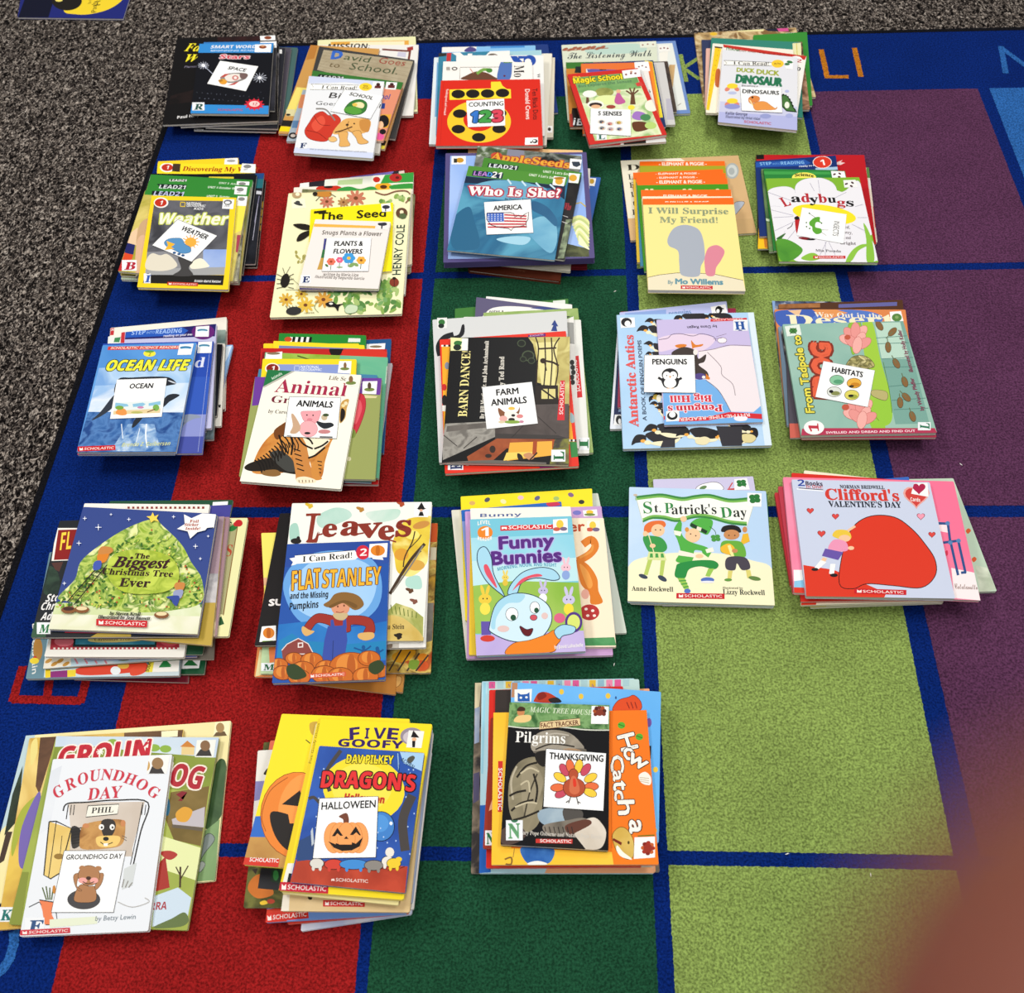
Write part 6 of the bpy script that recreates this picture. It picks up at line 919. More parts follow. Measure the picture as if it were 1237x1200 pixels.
C(B_, 330, 740, 240, 660, 190, 560, 190, 480, 230, 458, 265, 520, 280, 620, 340, 740, line='#27405a', lw=5); C('#dc5a6c', 285, 690, 235, 620, 222, 570, 245, 565, 280, 640, 302, 700); C(B_, 370, 740, 390, 680, 460, 610, 560, 582, 640, 595, 678, 640, 640, 655, 540, 640, 450, 670, 420, 735, line='#27405a', lw=5); C('#dc5a6c', 395, 720, 450, 650, 540, 618, 575, 632, 500, 645, 430, 690)
C('#cfe6ee', 260, 930, 300, 800, 400, 740, 520, 750, 610, 810, 630, 900, 580, 990, 500, 1025, 380, 1020, 270, 970, line='#27405a', lw=5); C(B_, 265, 930, 300, 800, 390, 742, 470, 745, 440, 790, 360, 800, 300, 880, 290, 950)
E('#f6f6f4', 392, 862, 36, 38, line='#27405a', lw=3); E('#f6f6f4', 530, 822, 28, 34, line='#27405a', lw=3); E('#27583f', 400, 882, 17, 18); E('#27583f', 540, 838, 14, 16); E('#cf5a66', 523, 882, 20, 16, line='#27405a', lw=3); C('#6a1f24', 440, 935, 480, 955, 518, 950, 500, 990, 465, 985, line='#27405a', lw=3); E('#dfc4c0', 340, 950, 36, 20); E('#dfc4c0', 590, 872, 20, 20)
C('#e8892c', 355, 1102, 400, 1040, 500, 1020, 600, 985, 650, 960, 685, 1010, 660, 1050, 640, 1088, 500, 1098, line='#6a3a14', lw=3); C(B_, 650, 965, 690, 930, 740, 930, 775, 945, 760, 975, 700, 990, 675, 1010, line='#27405a', lw=4); T('by David LaRochelle', 650, 1072, 822, 1058, 20, WH, 'b')
ST(640, 290, 728, 284, 730, 368, 642, 374); E('#e6c94a', 682, 318, 22, 26); E('#c9604a', 662, 348, 22, 12); E('#7a6a8a', 704, 346, 22, 12)
# ---- saint patrick's pile
zoom(740, 560, 5.623); pile('clover')
B('lavender paperback with a clover sticker', (275, 108, 955, 88, 1092, 962, 338, 960), '#cbc6e0', 5); C('#f0eef0', 565, 175, 600, 145, 680, 128, 730, 140, 745, 180, 600, 182, line='#3a3a3a', lw=3); E('#6a8a5a', 615, 165, 26, 12, -20); L('#c9504a', 8, 790, 170, 815, 130); P('#c9504a', 780, 172, 830, 168, 850, 180, 780, 182)
ST(826, 108, 912, 100, 932, 178, 828, 182); [E('#2f7a3c', 875 + 20 * math.cos(a), 135 + 14 * math.sin(a), 18, 13) for a in (0.6, 2.2, 3.8, 5.4)]; L('#2f7a3c', 6, 880, 140, 905, 160)
B('green-edged paperback', (125, 180, 1050, 205, 1095, 978, 120, 950), '#2f7a4a', 4, back='#e6e4de')
B('pale blue paperback titled St. Patrick\'s Day with dancing children', (113, 160, 1042, 188, 1102, 965, 103, 935), '#b9d3ec|#c9ddf0|5', 6)
C('#f1eccb', 108, 700, 250, 630, 480, 605, 750, 615, 950, 660, 1085, 720, 1100, 965, 104, 935); P('#f2edc9', 108, 720, 1085, 720, 1102, 965, 103, 935)
P('#f2f3ea', 158, 225, 250, 215, 330, 215, 470, 240, 560, 225, 660, 222, 800, 250, 915, 245, 955, 290, 915, 430, 800, 400, 640, 360, 420, 390, 320, 370, 205, 400)
for dy, c in ((0, '#3f8a44'), (14, '#7fb85a')): L(c, 14, 155, 230 + dy, 250, 218 + dy, 340, 212 + dy, 470, 235 + dy, 560, 222 + dy, 660, 215 + dy, 790, 245 + dy, 915, 238 + dy, sm=True); L(c, 14, 205, 395 - dy, 270, 372 - dy, 350, 375 - dy, 440, 392 - dy, 560, 365 - dy, 660, 370 - dy, 790, 405 - dy, 912, 418 - dy, sm=True)
L('#c9ccc0', 4, 158, 225, 210, 420); L('#c9ccc0', 4, 955, 290, 910, 440); E('#c9b8a4', 155, 215, 14, 8)
for s_, x, y, x1, y1, h, c in (('S', 212, 340, 272, 338, 78, '#3a8a4c'), ('t.', 285, 332, 330, 332, 56, '#2a2f2a'), ('P', 355, 338, 415, 338, 70, '#3a8a4c'), ('atrick\'s', 402, 346, 708, 344, 66, '#2a2f2a'), ('D', 738, 370, 815, 368, 72, '#3a8a4c'), ('ay', 822, 364, 915, 364, 66, '#2a2f2a')): T(s_, x, y, x1, y1, h, c, 's')
SKN = '#f0c9a0'
# first child
C('#e0763a', 215, 430, 260, 395, 340, 390, 362, 420, 330, 445, 250, 470, 220, 500); E(SKN, 308, 455, 46, 42); C('#3f9a4f', 208, 500, 240, 490, 330, 505, 370, 560, 350, 600, 260, 610, 215, 545); P('#d9e0a0', 245, 600, 350, 605, 368, 660, 232, 655); [P('#4fa050', 255 + 36 * k, 612, 272 + 36 * k, 612, 275 + 38 * k, 640, 252 + 38 * k, 640) for k in range(3)]; P('#b9cc6a', 240, 655, 270, 655, 238, 760, 212, 755); P('#b9cc6a', 328, 660, 358, 660, 342, 770, 318, 765); E('#3f4a5c', 208, 768, 32, 14, 20); E('#3f4a5c', 338, 782, 34, 16, 30); L('#e9dfb0', 6, 240, 470, 282, 610); E(SKN, 222, 478, 16, 18); E(SKN, 272, 560, 20, 14)
# second child
C('#58b04c', 535, 400, 590, 372, 680, 390, 650, 480, 600, 470, 530, 430); L('#24402c', 24, 530, 415, 640, 470); P('#e9e2d0', 575, 428, 605, 438, 598, 462, 568, 452); E(SKN, 545, 490, 52, 48); E('#d99a4a', 505, 450, 14, 16); C('#58b04c', 415, 460, 445, 400, 470, 405, 470, 480, 520, 530, 640, 570, 640, 600, 560, 590, 550, 640, 520, 680, 430, 665, 460, 600, 440, 520); P('#f0ecdc', 415, 455, 470, 465, 460, 495, 420, 485); P('#efe8d8', 450, 590, 560, 615, 560, 640, 445, 625); P('#58b04c', 600, 560, 680, 590, 650, 640, 610, 610); P('#f0ecdc', 630, 585, 680, 570, 690, 600, 640, 610); E(SKN, 590, 630, 26, 14); E(SKN, 482, 378, 22, 20)
C('#2f9048', 450, 680, 560, 660, 680, 660, 720, 690, 690, 720, 600, 700, 520, 720, 490, 780, 425, 770, 430, 710); P('#9cc65a', 440, 780, 490, 780, 520, 850, 490, 860); P('#9cc65a', 650, 715, 690, 715, 660, 770, 630, 765); [L('#4f9a4a', 8, 450 + 15 * k, 800 + 22 * k, 500 + 8 * k, 795 + 20 * k) for k in range(3)]; E('#5a78c0', 645, 792, 46, 18); E('#e6e6ea', 645, 806, 48, 8); E('#5a78c0', 508, 868, 22, 16)
L('#3a6a3c', 4, 660, 430, 695, 460, 702, 490, sm=True); [E('#4f9a44', 700 + 20 * math.cos(a), 508 + 14 * math.sin(a), 17, 13) for a in (0.6, 2.2, 3.8, 5.4)]
# third child
C('#231f22', 740, 465, 750, 430, 810, 418, 860, 435, 870, 470, 800, 465); E('#c9905f', 808, 485, 54, 34); P('#e6b83a', 870, 540, 885, 480, 920, 475, 932, 530, 890, 550); E('#c9905f', 898, 450, 16, 20); C('#6fae44', 742, 535, 800, 525, 880, 540, 905, 630, 830, 640, 790, 620, 735, 600); C('#e9bb3c', 735, 570, 790, 545, 830, 580, 800, 620, 745, 605); P('#e9e6a0', 780, 560, 800, 555, 830, 640, 812, 650); C('#4f4a54', 780, 640, 900, 640, 935, 710, 880, 725, 845, 680, 830, 725, 770, 715); P('#d9d078', 785, 730, 815, 730, 805, 790, 780, 790); P('#d9d078', 905, 725, 935, 725, 945, 775, 915, 780); E('#6a9a4a', 785, 792, 26, 10); E('#6a8a4a', 965, 782, 42, 14, 10); E('#c9905f', 830, 595, 20, 14)
for x, y in ((292, 452), (325, 452), (530, 480), (565, 492), (790, 490), (830, 490)): E('#4a3a30', x, y, 5, 4)
T('Anne Rockwell', 130, 865, 412, 872, 32, '#3a4038', 's'); T('illustrated by', 748, 852, 885, 855, 14, '#6a6a5a', 's'); T('Lizzy Rockwell', 750, 890, 1035, 895, 34, '#3a4038', 's'); SC(433, 918, 760, 922, 36)
ST(915, 200, 1012, 205, 1010, 296, 918, 292); [E('#2f7a3c', 965 + 22 * math.cos(a), 240 + 18 * math.sin(a), 21, 17) for a in (0.6, 2.2, 3.8, 5.4)]; L('#2f7a3c', 7, 968, 245, 998, 265)
# ---- valentine pile
zoom(930, 555, 4.266); pile('valentine')
B('pale green paperback with orange hearts', (380, 108, 945, 98, 1170, 680, 480, 705), '#bfd2bd', 5); [C('#d9663a', x, y, x + 14, y - 12, x + 26, y, x + 10, y + 16) for x, y in ((1010, 368), (1040, 515))]; P('#d9e0cc|#b4bfa8|40', 1055, 545, 1120, 560, 1165, 670, 1085, 690)
B('yellow and white paperback', (200, 250, 800, 240, 895, 740, 210, 765), '#e9e6d0', 4); P('#e6dc8a', 214, 715, 300, 715, 290, 760, 210, 764); [C('#d9503a', x, y, x + 14, y - 10, x + 26, y, x + 12, y + 12) for x, y in ((235, 730),)]; P('#7fae6a', 260, 735, 390, 725, 380, 740, 262, 752)
B('blue paperback', (300, 125, 716, 90, 800, 700, 320, 710), '#3f70c0', 4)
B('red book leaning at the side', (24, 172, 700, 150, 800, 660, 106, 652), '#c03a44', 5)
B('crimson paperback', (42, 140, 720, 130, 820, 700, 118, 690), '#d25062', 4)
B('cream paperback with a straight back edge', (176, 57, 800, 128, 885, 735, 160, 752), '#ece3cc', 4); P('#d8402c', 165, 735, 240, 738, 238, 750, 160, 752)
B('red paperback', (112, 70, 850, 118, 905, 720, 160, 735), '#d3352b', 4)
B('pink paperback with a blue bedstead', (68, 92, 947, 114, 1086, 728, 126, 688), '#ee7a9a|#f298b0|4', 6)
P('#f2e6e6', 935, 560, 1055, 585, 1085, 728, 950, 715); P('#f4dfe2', 860, 320, 915, 330, 925, 380, 870, 370); P('#8fc6e2', 126, 625, 175, 620, 185, 665, 124, 660); P('#f4f1ec', 122, 570, 170, 570, 175, 622, 124, 628); P('#d8402c', 124, 660, 186, 662, 188, 690, 126, 688)
for a in ((868, 330, 915, 332), (918, 335, 930, 430), (893, 430, 970, 420), (932, 430, 970, 598), (972, 425, 1008, 585), (985, 585, 1012, 583)): L('#35588c', 13, *a)
[E('#5f86b4', x, y, 12, 11) for x, y in ((916, 330), (930, 430), (972, 420))]; C('#d2405c', 900, 480, 915, 470, 918, 490, 905, 500); T('Catalanotto', 955, 668, 1072, 672, 30, '#7a5a4a', 'c')
B('pale lavender paperback with a big red mound and hearts', (112, 104, 823, 118, 955, 718, 188, 706), '#c9d0e2', 7)
P('#d8402a', 172, 545, 330, 570, 600, 690, 588, 716, 188, 706); C('#d8402a', 360, 640, 380, 470, 430, 350, 520, 295, 640, 300, 730, 360, 800, 440, 850, 520, 850, 600, 780, 660, 640, 650, 500, 640, 430, 665, line='#2a1614', lw=4)
T('2', 145, 138, 182, 138, 32, '#2f4aa0', 'b'); T('Books', 185, 134, 272, 138, 20, '#4a3a52', 'b', off=.02); T('in One!', 188, 148, 274, 152, 16, '#c0504a', 'b'); L('#4a3a52', 4, 148, 148, 275, 158); P('#eef0f4', 138, 150, 275, 160, 276, 166, 140, 156)
T('NORMAN BRIDWELL', 362, 150, 592, 154, 18, '#3a3f4c', 's', off=.02); T('Clifford\'s', 290, 208, 668, 215, 56, '#d0443a', 's', off=.02); T('VALENTINE\'S DAY', 304, 245, 680, 250, 30, '#2a2f3c', 's', off=.015)
def heart(x, y, r, c, line='#8a2a34'): 
    q = []
    for k in range(24):
        t = k / 24 * 6.283; q += [x + r * (16 * math.sin(t) ** 3) / 16, y - r * (13 * math.cos(t) - 5 * math.cos(2 * t) - 2 * math.cos(3 * t) - math.cos(4 * t)) / 17]
    if line: P(line, *[x + (v - x) * 1.18 if i % 2 == 0 else y + (v - y) * 1.18 for i, v in enumerate(q)])
    P(c, *q)
for a in ((208, 265, 16, '#d8504a'), (338, 294, 16, '#d8504a'), (266, 383, 18, '#d8504a'), (778, 294, 18, '#efa0b4'), (835, 388, 16, '#d8504a')): heart(*a)
heart(755, 190, 58, '#cf4a44', '#e3a8a0'); T('Cards', 725, 215, 775, 220, 18, WH, 'b'); SC(435, 692, 703, 700, 26)
# girl in a pink jumper
C('#e6c54a', 322, 390, 345, 365, 400, 368, 420, 400, 400, 420, 340, 405); E('#f0c4a0', 385, 408, 30, 18); C('#e79ab8', 300, 460, 330, 415, 390, 425, 400, 470, 340, 475); P('#6f5aa8', 285, 460, 378, 480, 352, 520, 268, 498); P('#f0c4a0', 275, 505, 295, 512, 285, 530, 262, 522); P('#f4f2ee', 262, 520, 292, 530, 245, 572, 225, 565); P('#f4f2ee', 312, 540, 338, 540, 330, 595, 305, 590); E('#2a2426', 232, 568, 18, 8); E('#2a2426', 330, 598, 20, 9); L('#f0c4a0', 12, 400, 370, 440, 345); L('#e79ab8', 14, 370, 460, 405, 458); E('#f0c4a0', 418, 458, 16, 10)
ST(742, 125, 812, 122, 818, 195, 728, 178); heart(768, 150, 34, '#b02a52', None)
# ================================================================== near row
# ---- groundhog pile
zoom(0, 850, 4.0); pile('groundhog')
B('paperback with pale trees and a dark green bush', (125, 156, 1117, 84, 1038, 857, -90, 975), '#e9dca0|#f0e6b8|6', 5)
P('#bcd0d4', 125, 156, 170, 153, 60, 560, -20, 640); P('#3a4a34|#1f2a20|30', 60, 440, 110, 300, 90, 560, 20, 640); P('#4a3a30', 30, 620, 60, 620, 20, 760, -10, 780); L('#f2ee9a', 30, 960, 100, 1000, 95); C('#4f6a44|#3a5434|30', 1040, 300, 1080, 270, 1095, 330, 1080, 520, 1000, 610, 980, 500); P('#6a8a5a|#86a472|12', 960, 640, 1062, 560, 1040, 855, 940, 862); C('#8a9490', 985, 650, 1015, 630, 1035, 660, 990, 720, 950, 780, 960, 720, line='#4a524c', lw=3); C('#a9b0a8', 950, 790, 975, 765, 990, 780, 965, 815, line='#5a625c', lw=3)
ST(1040, 92, 1112, 86, 1105, 155, 1030, 162, col='#efe9c0'); P('#6f5a3c', 1045, 140, 1085, 135, 1098, 158, 1030, 160); E('#a98a5c', 1064, 118, 20, 24)
B('straw-yellow paperback with a tree trunk', (142, 168, 888, 126, 790, 1030, -15, 1096), '#e2c25c|#c9a24a|#edd58a|12', 5); P('#6f4f38|#5a3f2c|40', 195, 160, 272, 158, 250, 240, 190, 440, 172, 400); P('#7a5a3c|#5f4430|20', 600, 140, 885, 128, 880, 165, 600, 175); C('#e6d78a', 150, 200, 178, 170, 180, 240, 150, 300); C('#a9b044', 60, 640, 100, 520, 170, 450, 185, 480, 110, 600, 60, 740); C('#7a6aae', 90, 760, 100, 620, 150, 490, 195, 430, 190, 600, 150, 760, 110, 800); [L('#a8763c', 12, 0, 900 - 60 * k, 90, 820 - 55 * k) for k in range(4)]; P('#efe9c4', 780, 135, 860, 130, 858, 160, 780, 165)
LT('K', -10, 985, 66, 1056, '#2f7f78'); E('#2f7f5a', 30, 966, 16, 14)
B('olive paperback with red cut-off lettering', (272, 158, 1058, 165, 905, 1097, 42, 1068), '#a9b458|#98a64c|8', 5)
P('#bfd0e0|#d3dde4|10', 272, 158, 1058, 165, 1045, 262, 800, 258, 262, 232); P('#93a044|#7f8f38|10', 265, 210, 420, 205, 700, 235, 1044, 262, 1015, 400, 860, 420, 240, 330); [E('#8fb04a', x, y, 28, 18) for x, y in ((545, 190), (745, 215), (800, 220))]; P('#c9853c', 870, 210, 905, 180, 945, 212); P('#e0c890', 878, 210, 940, 212, 938, 250, 876, 248); 
P('#8a7440|#75622f|20', 825, 430, 1012, 400, 970, 690, 840, 660, 800, 560); P('#bfb8bc', 830, 560, 990, 500, 985, 600, 835, 585); P('#6a5f50', 832, 585, 982, 602, 978, 618, 832, 600); C('#d9a23c', 850, 530, 890, 500, 930, 520, 905, 570, 860, 568); P('#dfe4ac', 780, 640, 975, 700, 960, 860, 780, 800); C('#b04038', 775, 720, 820, 712, 858, 730, 830, 755, 800, 750); P('#a8392f', 760, 780, 800, 740, 820, 890, 750, 910); P('#c9d8e4', 750, 930, 860, 890, 925, 940, 905, 1040, 735, 1080); C('#6a7a4a', 830, 1040, 890, 1010, 912, 1050, 870, 1080, 740, 1085); L('#4a3424', 9, 870, 890, 872, 790); L('#4a3424', 6, 872, 850, 910, 785); L('#4a3424', 6, 870, 830, 850, 790); P('#8a9442', 100, 815, 140, 815, 100, 1068, 45, 1068); E('#3a6f8a', 808, 500, 14, 44)
T('GROUN', 275, 312, 715, 272, 96, '#c2283a', 'b', off=.03, out='#efe6dc', ow=.05, shear=.05); T('HOG', 735, 384, 962, 414, 104, '#b02a38', 'b', off=.02, out='#efe2d4', ow=.05); P('#8a2430', 850, 440, 885, 465, 878, 472, 860, 470, 905, 430, 880, 425); P('#efe6dc', 690, 210, 720, 180, 715, 215); P('#c2283a', 680, 225, 705, 185, 722, 190); [L('#f2efe6', 5, 484 + 18 * math.cos(a), 235 + 16 * math.sin(a), 484 - 18 * math.cos(a), 235 - 16 * math.sin(a)) for a in (0, .8, 1.6, 2.4)]; T('GUERRA', 640, 1002, 804, 996, 36, '#a82f38', 'b')
ST(952, 178, 1045, 176, 1032, 262, 942, 260, col='#e9e9e0'); P('#3f3a38', 968, 222, 1012, 222, 1024, 255, 945, 255); E('#8a6a4c', 992, 205, 24, 26)
B('white paperback titled Groundhog Day', (256, 270, 832, 247, 716, 1100, 94, 1127), '#e3e6ea', 7)
P('#d3d7de|#e3e6ea|6', 240, 330, 300, 300, 240, 600, 180, 640); P('#c9bcae|#d9cfc4|10', 330, 480, 700, 475, 640, 700, 640, 740, 300, 740, 340, 600); L('#24211f', 7, 305, 520, 325, 485, 420, 478, 560, 468, 715, 480, 680, 620, 640, 800, sm=True); L('#24211f', 4, 690, 480, 660, 640, 630, 780); L('#24211f', 5, 320, 560, 330, 490); [L('#24211f', 4, x, 490, x - 6, 540) for x in (345, 360, 690, 705)]
P('#ece9dc', 425, 495, 575, 487, 568, 535, 415, 550); L('#24211f', 4, 425, 495, 575, 487, 568, 535, 415, 550, 425, 495); T('PHIL', 440, 532, 548, 526, 28, '#24211f', 's')
C('#4a4644|#2a2726|60', 345, 600, 385, 605, 400, 670, 350, 700); [L('#24211f', 5, 345, 610 + 14 * k, 400, 600 + 14 * k) for k in range(6)]
C('#b5854a|#c99a5c|#9a6a34|30', 395, 600, 430, 578, 500, 565, 560, 560, 600, 570, 605, 620, 590, 680, 530, 700, 400, 705, 385, 660); C('#3a332e', 490, 570, 540, 560, 560, 590, 540, 640, 500, 640); E('#f4f1ea', 490, 598, 13, 14); E('#f4f1ea', 542, 598, 12, 14); E('#24211f', 492, 600, 5, 6); E('#24211f', 544, 600, 5, 6); C('#e9c878', 465, 650, 510, 640, 580, 645, 560, 690, 480, 692); E('#24211f', 512, 655, 14, 10); L('#24211f', 4, 485, 670, 510, 684, 545, 672, sm=True); P('#f4f1ea', 500, 678, 522, 676, 520, 690, 503, 690); E('#c98a5a', 595, 580, 12, 16); E('#c98a5a', 415, 592, 16, 12); [L('#5a5450', 3, 590, 640 + 10 * k, 612, 650 + 14 * k) for k in range(2)]
P('#e9cf86|#dfc070|14', 238, 572, 345, 605, 330, 800, 245, 850, 212, 830); L('#24211f', 6, 238, 572, 272, 570, 345, 605, 290, 820, 245, 848, 212, 830, 238, 572); L('#24211f', 4, 272, 572, 235, 840); L('#24211f', 3, 300, 640, 290, 740); E('#9a7a3a', 285, 740, 24, 14)
P('#e6875a', 190, 950, 265, 960, 250, 1020, 275, 1072, 215, 1068, 205, 1000); L('#24211f', 5, 190, 950, 265, 962); L('#24211f', 4, 270, 1000, 280, 1072, 220, 1070); [L('#5a6a34', 6, 225 + 8 * k, 950, 205 + 18 * k, 890 - 6 * (k % 2)) for k in range(4)]; L('#24211f', 4, 140, 985, 190, 960, 200, 975); E('#c98a3c', 262, 900, 8, 20)
P('#dfe4cc', 240, 1045, 470, 1030, 470, 1065, 240, 1085); P('#cfd3d2', 600, 800, 660, 770, 640, 880, 590, 900); [L('#8a8680', 5, 600 + 20 * k, 850 + 8 * k, 590 + 16 * k, 890) for k in range(3)]; L('#b4b2ae', 4, 570, 960, 640, 985, 720, 960, 700, 940, sm=True)
for k, ch in enumerate('GROUNDHOG'):
    t = k / 8; x = 280 + 462 * t; y = 428 - 84 * (1 - (2 * t - 1) ** 2); a = math.atan2(-4 * 84 * (1 - 2 * t), 462) * .9; c_, s_ = math.cos(a), math.sin(a)
    T(ch, x - 26 * c_ - 26 * s_, y + 26 * c_ - 26 * s_, x + 26 * c_ - 26 * s_, y + 26 * c_ + 26 * s_, 54, '#c9384a', 's', off=.0)
T('DAY', 422, 468, 585, 455, 58, '#c9384a', 's'); T('by Betsy Lewin', 460, 1052, 655, 1042, 24, '#7a868e', '')
SC(98, 1122, 340, 1110, 26, '#c83a48')
LT('F', 120, 1035, 215, 1112, '#3a5a86'); E('#27408a', 182, 1005, 20, 14)
ST(722, 255, 822, 252, 805, 340, 708, 342, col='#eceae6'); P('#3f3a38', 735, 305, 775, 305, 795, 340, 720, 340); E('#9a7a54', 762, 290, 28, 28); E('#c9a05a', 705, 300, 20, 28)
CARD('white card reading GROUNDHOG DAY with a brown groundhog', 310, 712, 607, 712, 548, 1010, 248, 1010)
T('GROUNDHOG DAY', 318, 755, 588, 750, 24, '#1f1f22', off=.02)
E('#4c4a4c', 405, 948, 80, 48); C('#b08058', 385, 880, 430, 885, 458, 890, 462, 950, 410, 962, 358, 950, line='#4a3020', lw=2); C('#b08058', 358, 830, 380, 825, 370, 880, 395, 905, 375, 900, 358, 860, line='#4a3020', lw=2); C('#b08058', 478, 825, 500, 825, 490, 870, 465, 900, 460, 880, 480, 850, line='#4a3020', lw=2); E('#b08058', 430, 832, 52, 48, line='#4a3020', lw=2); E('#b08058', 398, 796, 16, 12); E('#b08058', 475, 798, 16, 12); E('#e9a8a0', 400, 856, 22, 14); E('#e9a8a0', 455, 856, 20, 14); E('#4a2f22', 428, 845, 12, 9); L('#4a2f22', 4, 400, 862, 425, 872, 455, 862, sm=True)
# ---- halloween pile
zoom(280, 850, 4.138); pile('halloween')
B('pale blue paperback at the near edge', (420, 300, 1000, 240, 898, 1055, 345, 1140), '#bcc5e0|#dfe2ea|20', 5)
B('red-footed paperback', (350, 290, 960, 240, 885, 1050, 278, 1105), '#d2402f', 5); P('#8aa8e4', 400, 1020, 880, 1000, 883, 1048, 400, 1070)
B('blue paperback with a red publisher bar', (260, 300, 930, 240, 872, 1052, 168, 1096), '#7ea4e2', 5); P('#d9452f', 175, 1030, 280, 1020, 275, 1090, 168, 1096); SC(170, 1096, 385, 1074, 44, '#d5392c')
B('dark olive paperback with a pumpkin in grass', (160, 195, 900, 150, 850, 1020, 58, 1022), '#5f6126|#4a4c1e|#77763a|30', 5); C('#cf7a30', 85, 900, 120, 860, 165, 860, 205, 930, 200, 960, 130, 975, 85, 940); P('#2f2f33', 145, 825, 240, 825, 235, 935, 130, 925); P('#28402c', 200, 825, 245, 825, 240, 900, 195, 890); E('#3f8a4a', 220, 860, 14, 26); C('#e3c03c', 140, 995, 165, 985, 180, 1000, 150, 1008); E('#b0442c', 195, 990, 20, 12); P('#3a2a20', 100, 830, 130, 825, 120, 855); L('#d8d0a4', 4, 80, 815, 62, 1018)
B('salmon paperback', (192, 186, 760, 160, 740, 800, 90, 790), '#e0765a', 4)
B('white paperback with a lilac patch', (130, 236, 760, 200, 730, 830, 92, 760), '#e2dfd8', 4); P('#8a86b8', 118, 390, 200, 385, 195, 470, 105, 490); C('#2a2624', 165, 340, 185, 320, 180, 355, 160, 355)  # lilac patch and small dark mark printed on the white cover
B('white paperback standing out at the outer side', (330, 170, 1008, 145, 908, 1030, 270, 1035), '#dcd8d2', 5)
B('grey-blue paperback with thin pages', (340, 160, 1004, 128, 902, 1000, 280, 1030), '#9aa4bc', 4)
B('beige paperback with a red bar', (360, 150, 985, 120, 888, 1045, 246, 1038), '#e2ca9e|#d8bc8a|10', 5); P('#ece4d4', 250, 960, 290, 955, 285, 1038, 246, 1038); C('#241f1c', 380, 965, 400, 960, 400, 980, 385, 980); SC(456, 1016, 665, 1018, 32, '#c9302c')
B('yellow paperback with a giant carved pumpkin', (250, 52, 890, 78, 760, 860, 56, 806), '#f2dd30', 6)
P('#3a72c4', 118, 565, 190, 560, 180, 680, 90, 672); P('#dcd8d4', 108, 510, 122, 508, 98, 640, 92, 640); P('#c69a58|#b3854a|20', 88, 668, 300, 670, 280, 830, 60, 780); P('#d2402f', 62, 770, 240, 778, 232, 820, 56, 806); T('SCHOLASTIC', 88, 790, 232, 796, 20, WH, off=.015)
E('#e58a3c', 330, 560, 185, 215, line='#8a4a1c', lw=3); E('#ee9d52', 380, 560, 150, 210); L('#a85a20', 4, 170, 640, 150, 560, 190, 440, 280, 370, sm=True); C('#2b2624', 195, 545, 300, 560, 400, 600, 400, 730, 290, 740, 215, 660); P('#2b2624', 250, 505, 340, 435, 380, 520); P('#ee9d52', 280, 545, 330, 545, 330, 600, 290, 600); C('#c9a84a', 390, 100, 440, 95, 450, 150, 400, 155); L('#5a5a2c', 5, 370, 182, 392, 200)
B('cream-edged paperback', (420, 100, 960, 140, 832, 1010, 250, 950), '#e8dca0', 4)
B('yellow paperback titled Five Goofy', (432, 76, 1002, 104, 858, 983, 234, 935), '#f4dc2c', 6)
P('#e6cc2c', 432, 76, 445, 77, 265, 935, 234, 935); T('Five Goofy Ghosts', 396, 300, 440, 100, 12, '#7a6a1c'); P('#e9e6dc', 280, 800, 318, 800, 296, 898, 255, 895); P('#2a2624', 285, 850, 300, 850, 295, 898, 275, 898)
[T(c, x, y, x1, y1, h, '#3b2468', 'b', off=.01) for c, x, y, x1, y1, h in (('F', 590, 184, 640, 178, 58), ('I', 664, 176, 684, 176, 50), ('V', 705, 176, 768, 177, 52), ('E', 775, 178, 828, 182, 54))]; T('GOOFY', 530, 214, 855, 226, 36, '#3b2468', 'b', off=.02)
E('#9a8f9a', 900, 165, 58, 44); E('#c9bfc4', 900, 170, 44, 32); SC(236, 940, 482, 952, 48, '#c4263c')
ST(885, 135, 962, 140, 948, 224, 872, 220, col='#eeebe4'); P('#1f1d1e', 908, 135, 938, 172, 895, 170); E('#e3b48e', 912, 180, 12, 9); P('#1f1d1e', 902, 188, 918, 188, 916, 220, 902, 220)
B('night-blue paperback with a big yellow moon', (437, 212, 962, 248, 866, 948, 292, 893), '#2a4f9c|#3a64b4|14', 6)
P('#a8402c|#c25038|30', 322, 780, 880, 815, 866, 948, 292, 893); E('#efd93a', 660, 430, 205, 165, 8); E('#f4e05a', 650, 420, 150, 120)
E('#4a86c8', 745, 615, 66, 72, line='#152038', lw=4); E('#5a9ad8', 740, 600, 44, 44); E('#e6ecf2', 796, 600, 8, 9)
L('#4f4a48', 46, 880, 810, 860, 680, 860, 560, 930, 400, 950, 330, sm=True); L('#4f4a48', 20, 865, 600, 920, 560); L('#4f4a48', 20, 490, 440, 470, 350, 545, 235, sm=True); L('#4f4a48', 16, 380, 480, 410, 470, 440, 500, sm=True); P('#35507f', 330, 690, 410, 650, 410, 780, 325, 790)
for k in range(60):
    rd = random.Random(k + 5); x, y = 400 + rd.random() * 530, 260 + rd.random() * 520
    if (x - 660) ** 2 / 1.5 + (y - 430) ** 2 > 30000: E('#b9cfee', x, y, 3.4, 4.5, n=8)
[L('#6a2a1c', 4, 720 + 30 * k, 815 + 10 * (k % 3), 745 + 30 * k, 815 + 14 * (k % 2)) for k in range(5)]
for x, y, c, s_ in ((425, 800, '#d8d4cc', 34), (510, 805, '#cf4a3c', 46), (610, 805, '#4a90d0', 70), (710, 810, '#8f8a84', 46), (780, 790, '#e6e0d6', 30), (810, 800, '#e9c93c', 34)): E(c, x, y, s_, 24, line='#1f1c1c', lw=3); E(c, x - s_ * .5, y + 24, 8, 14); E(c, x + s_ * .5, y + 24, 8, 14)
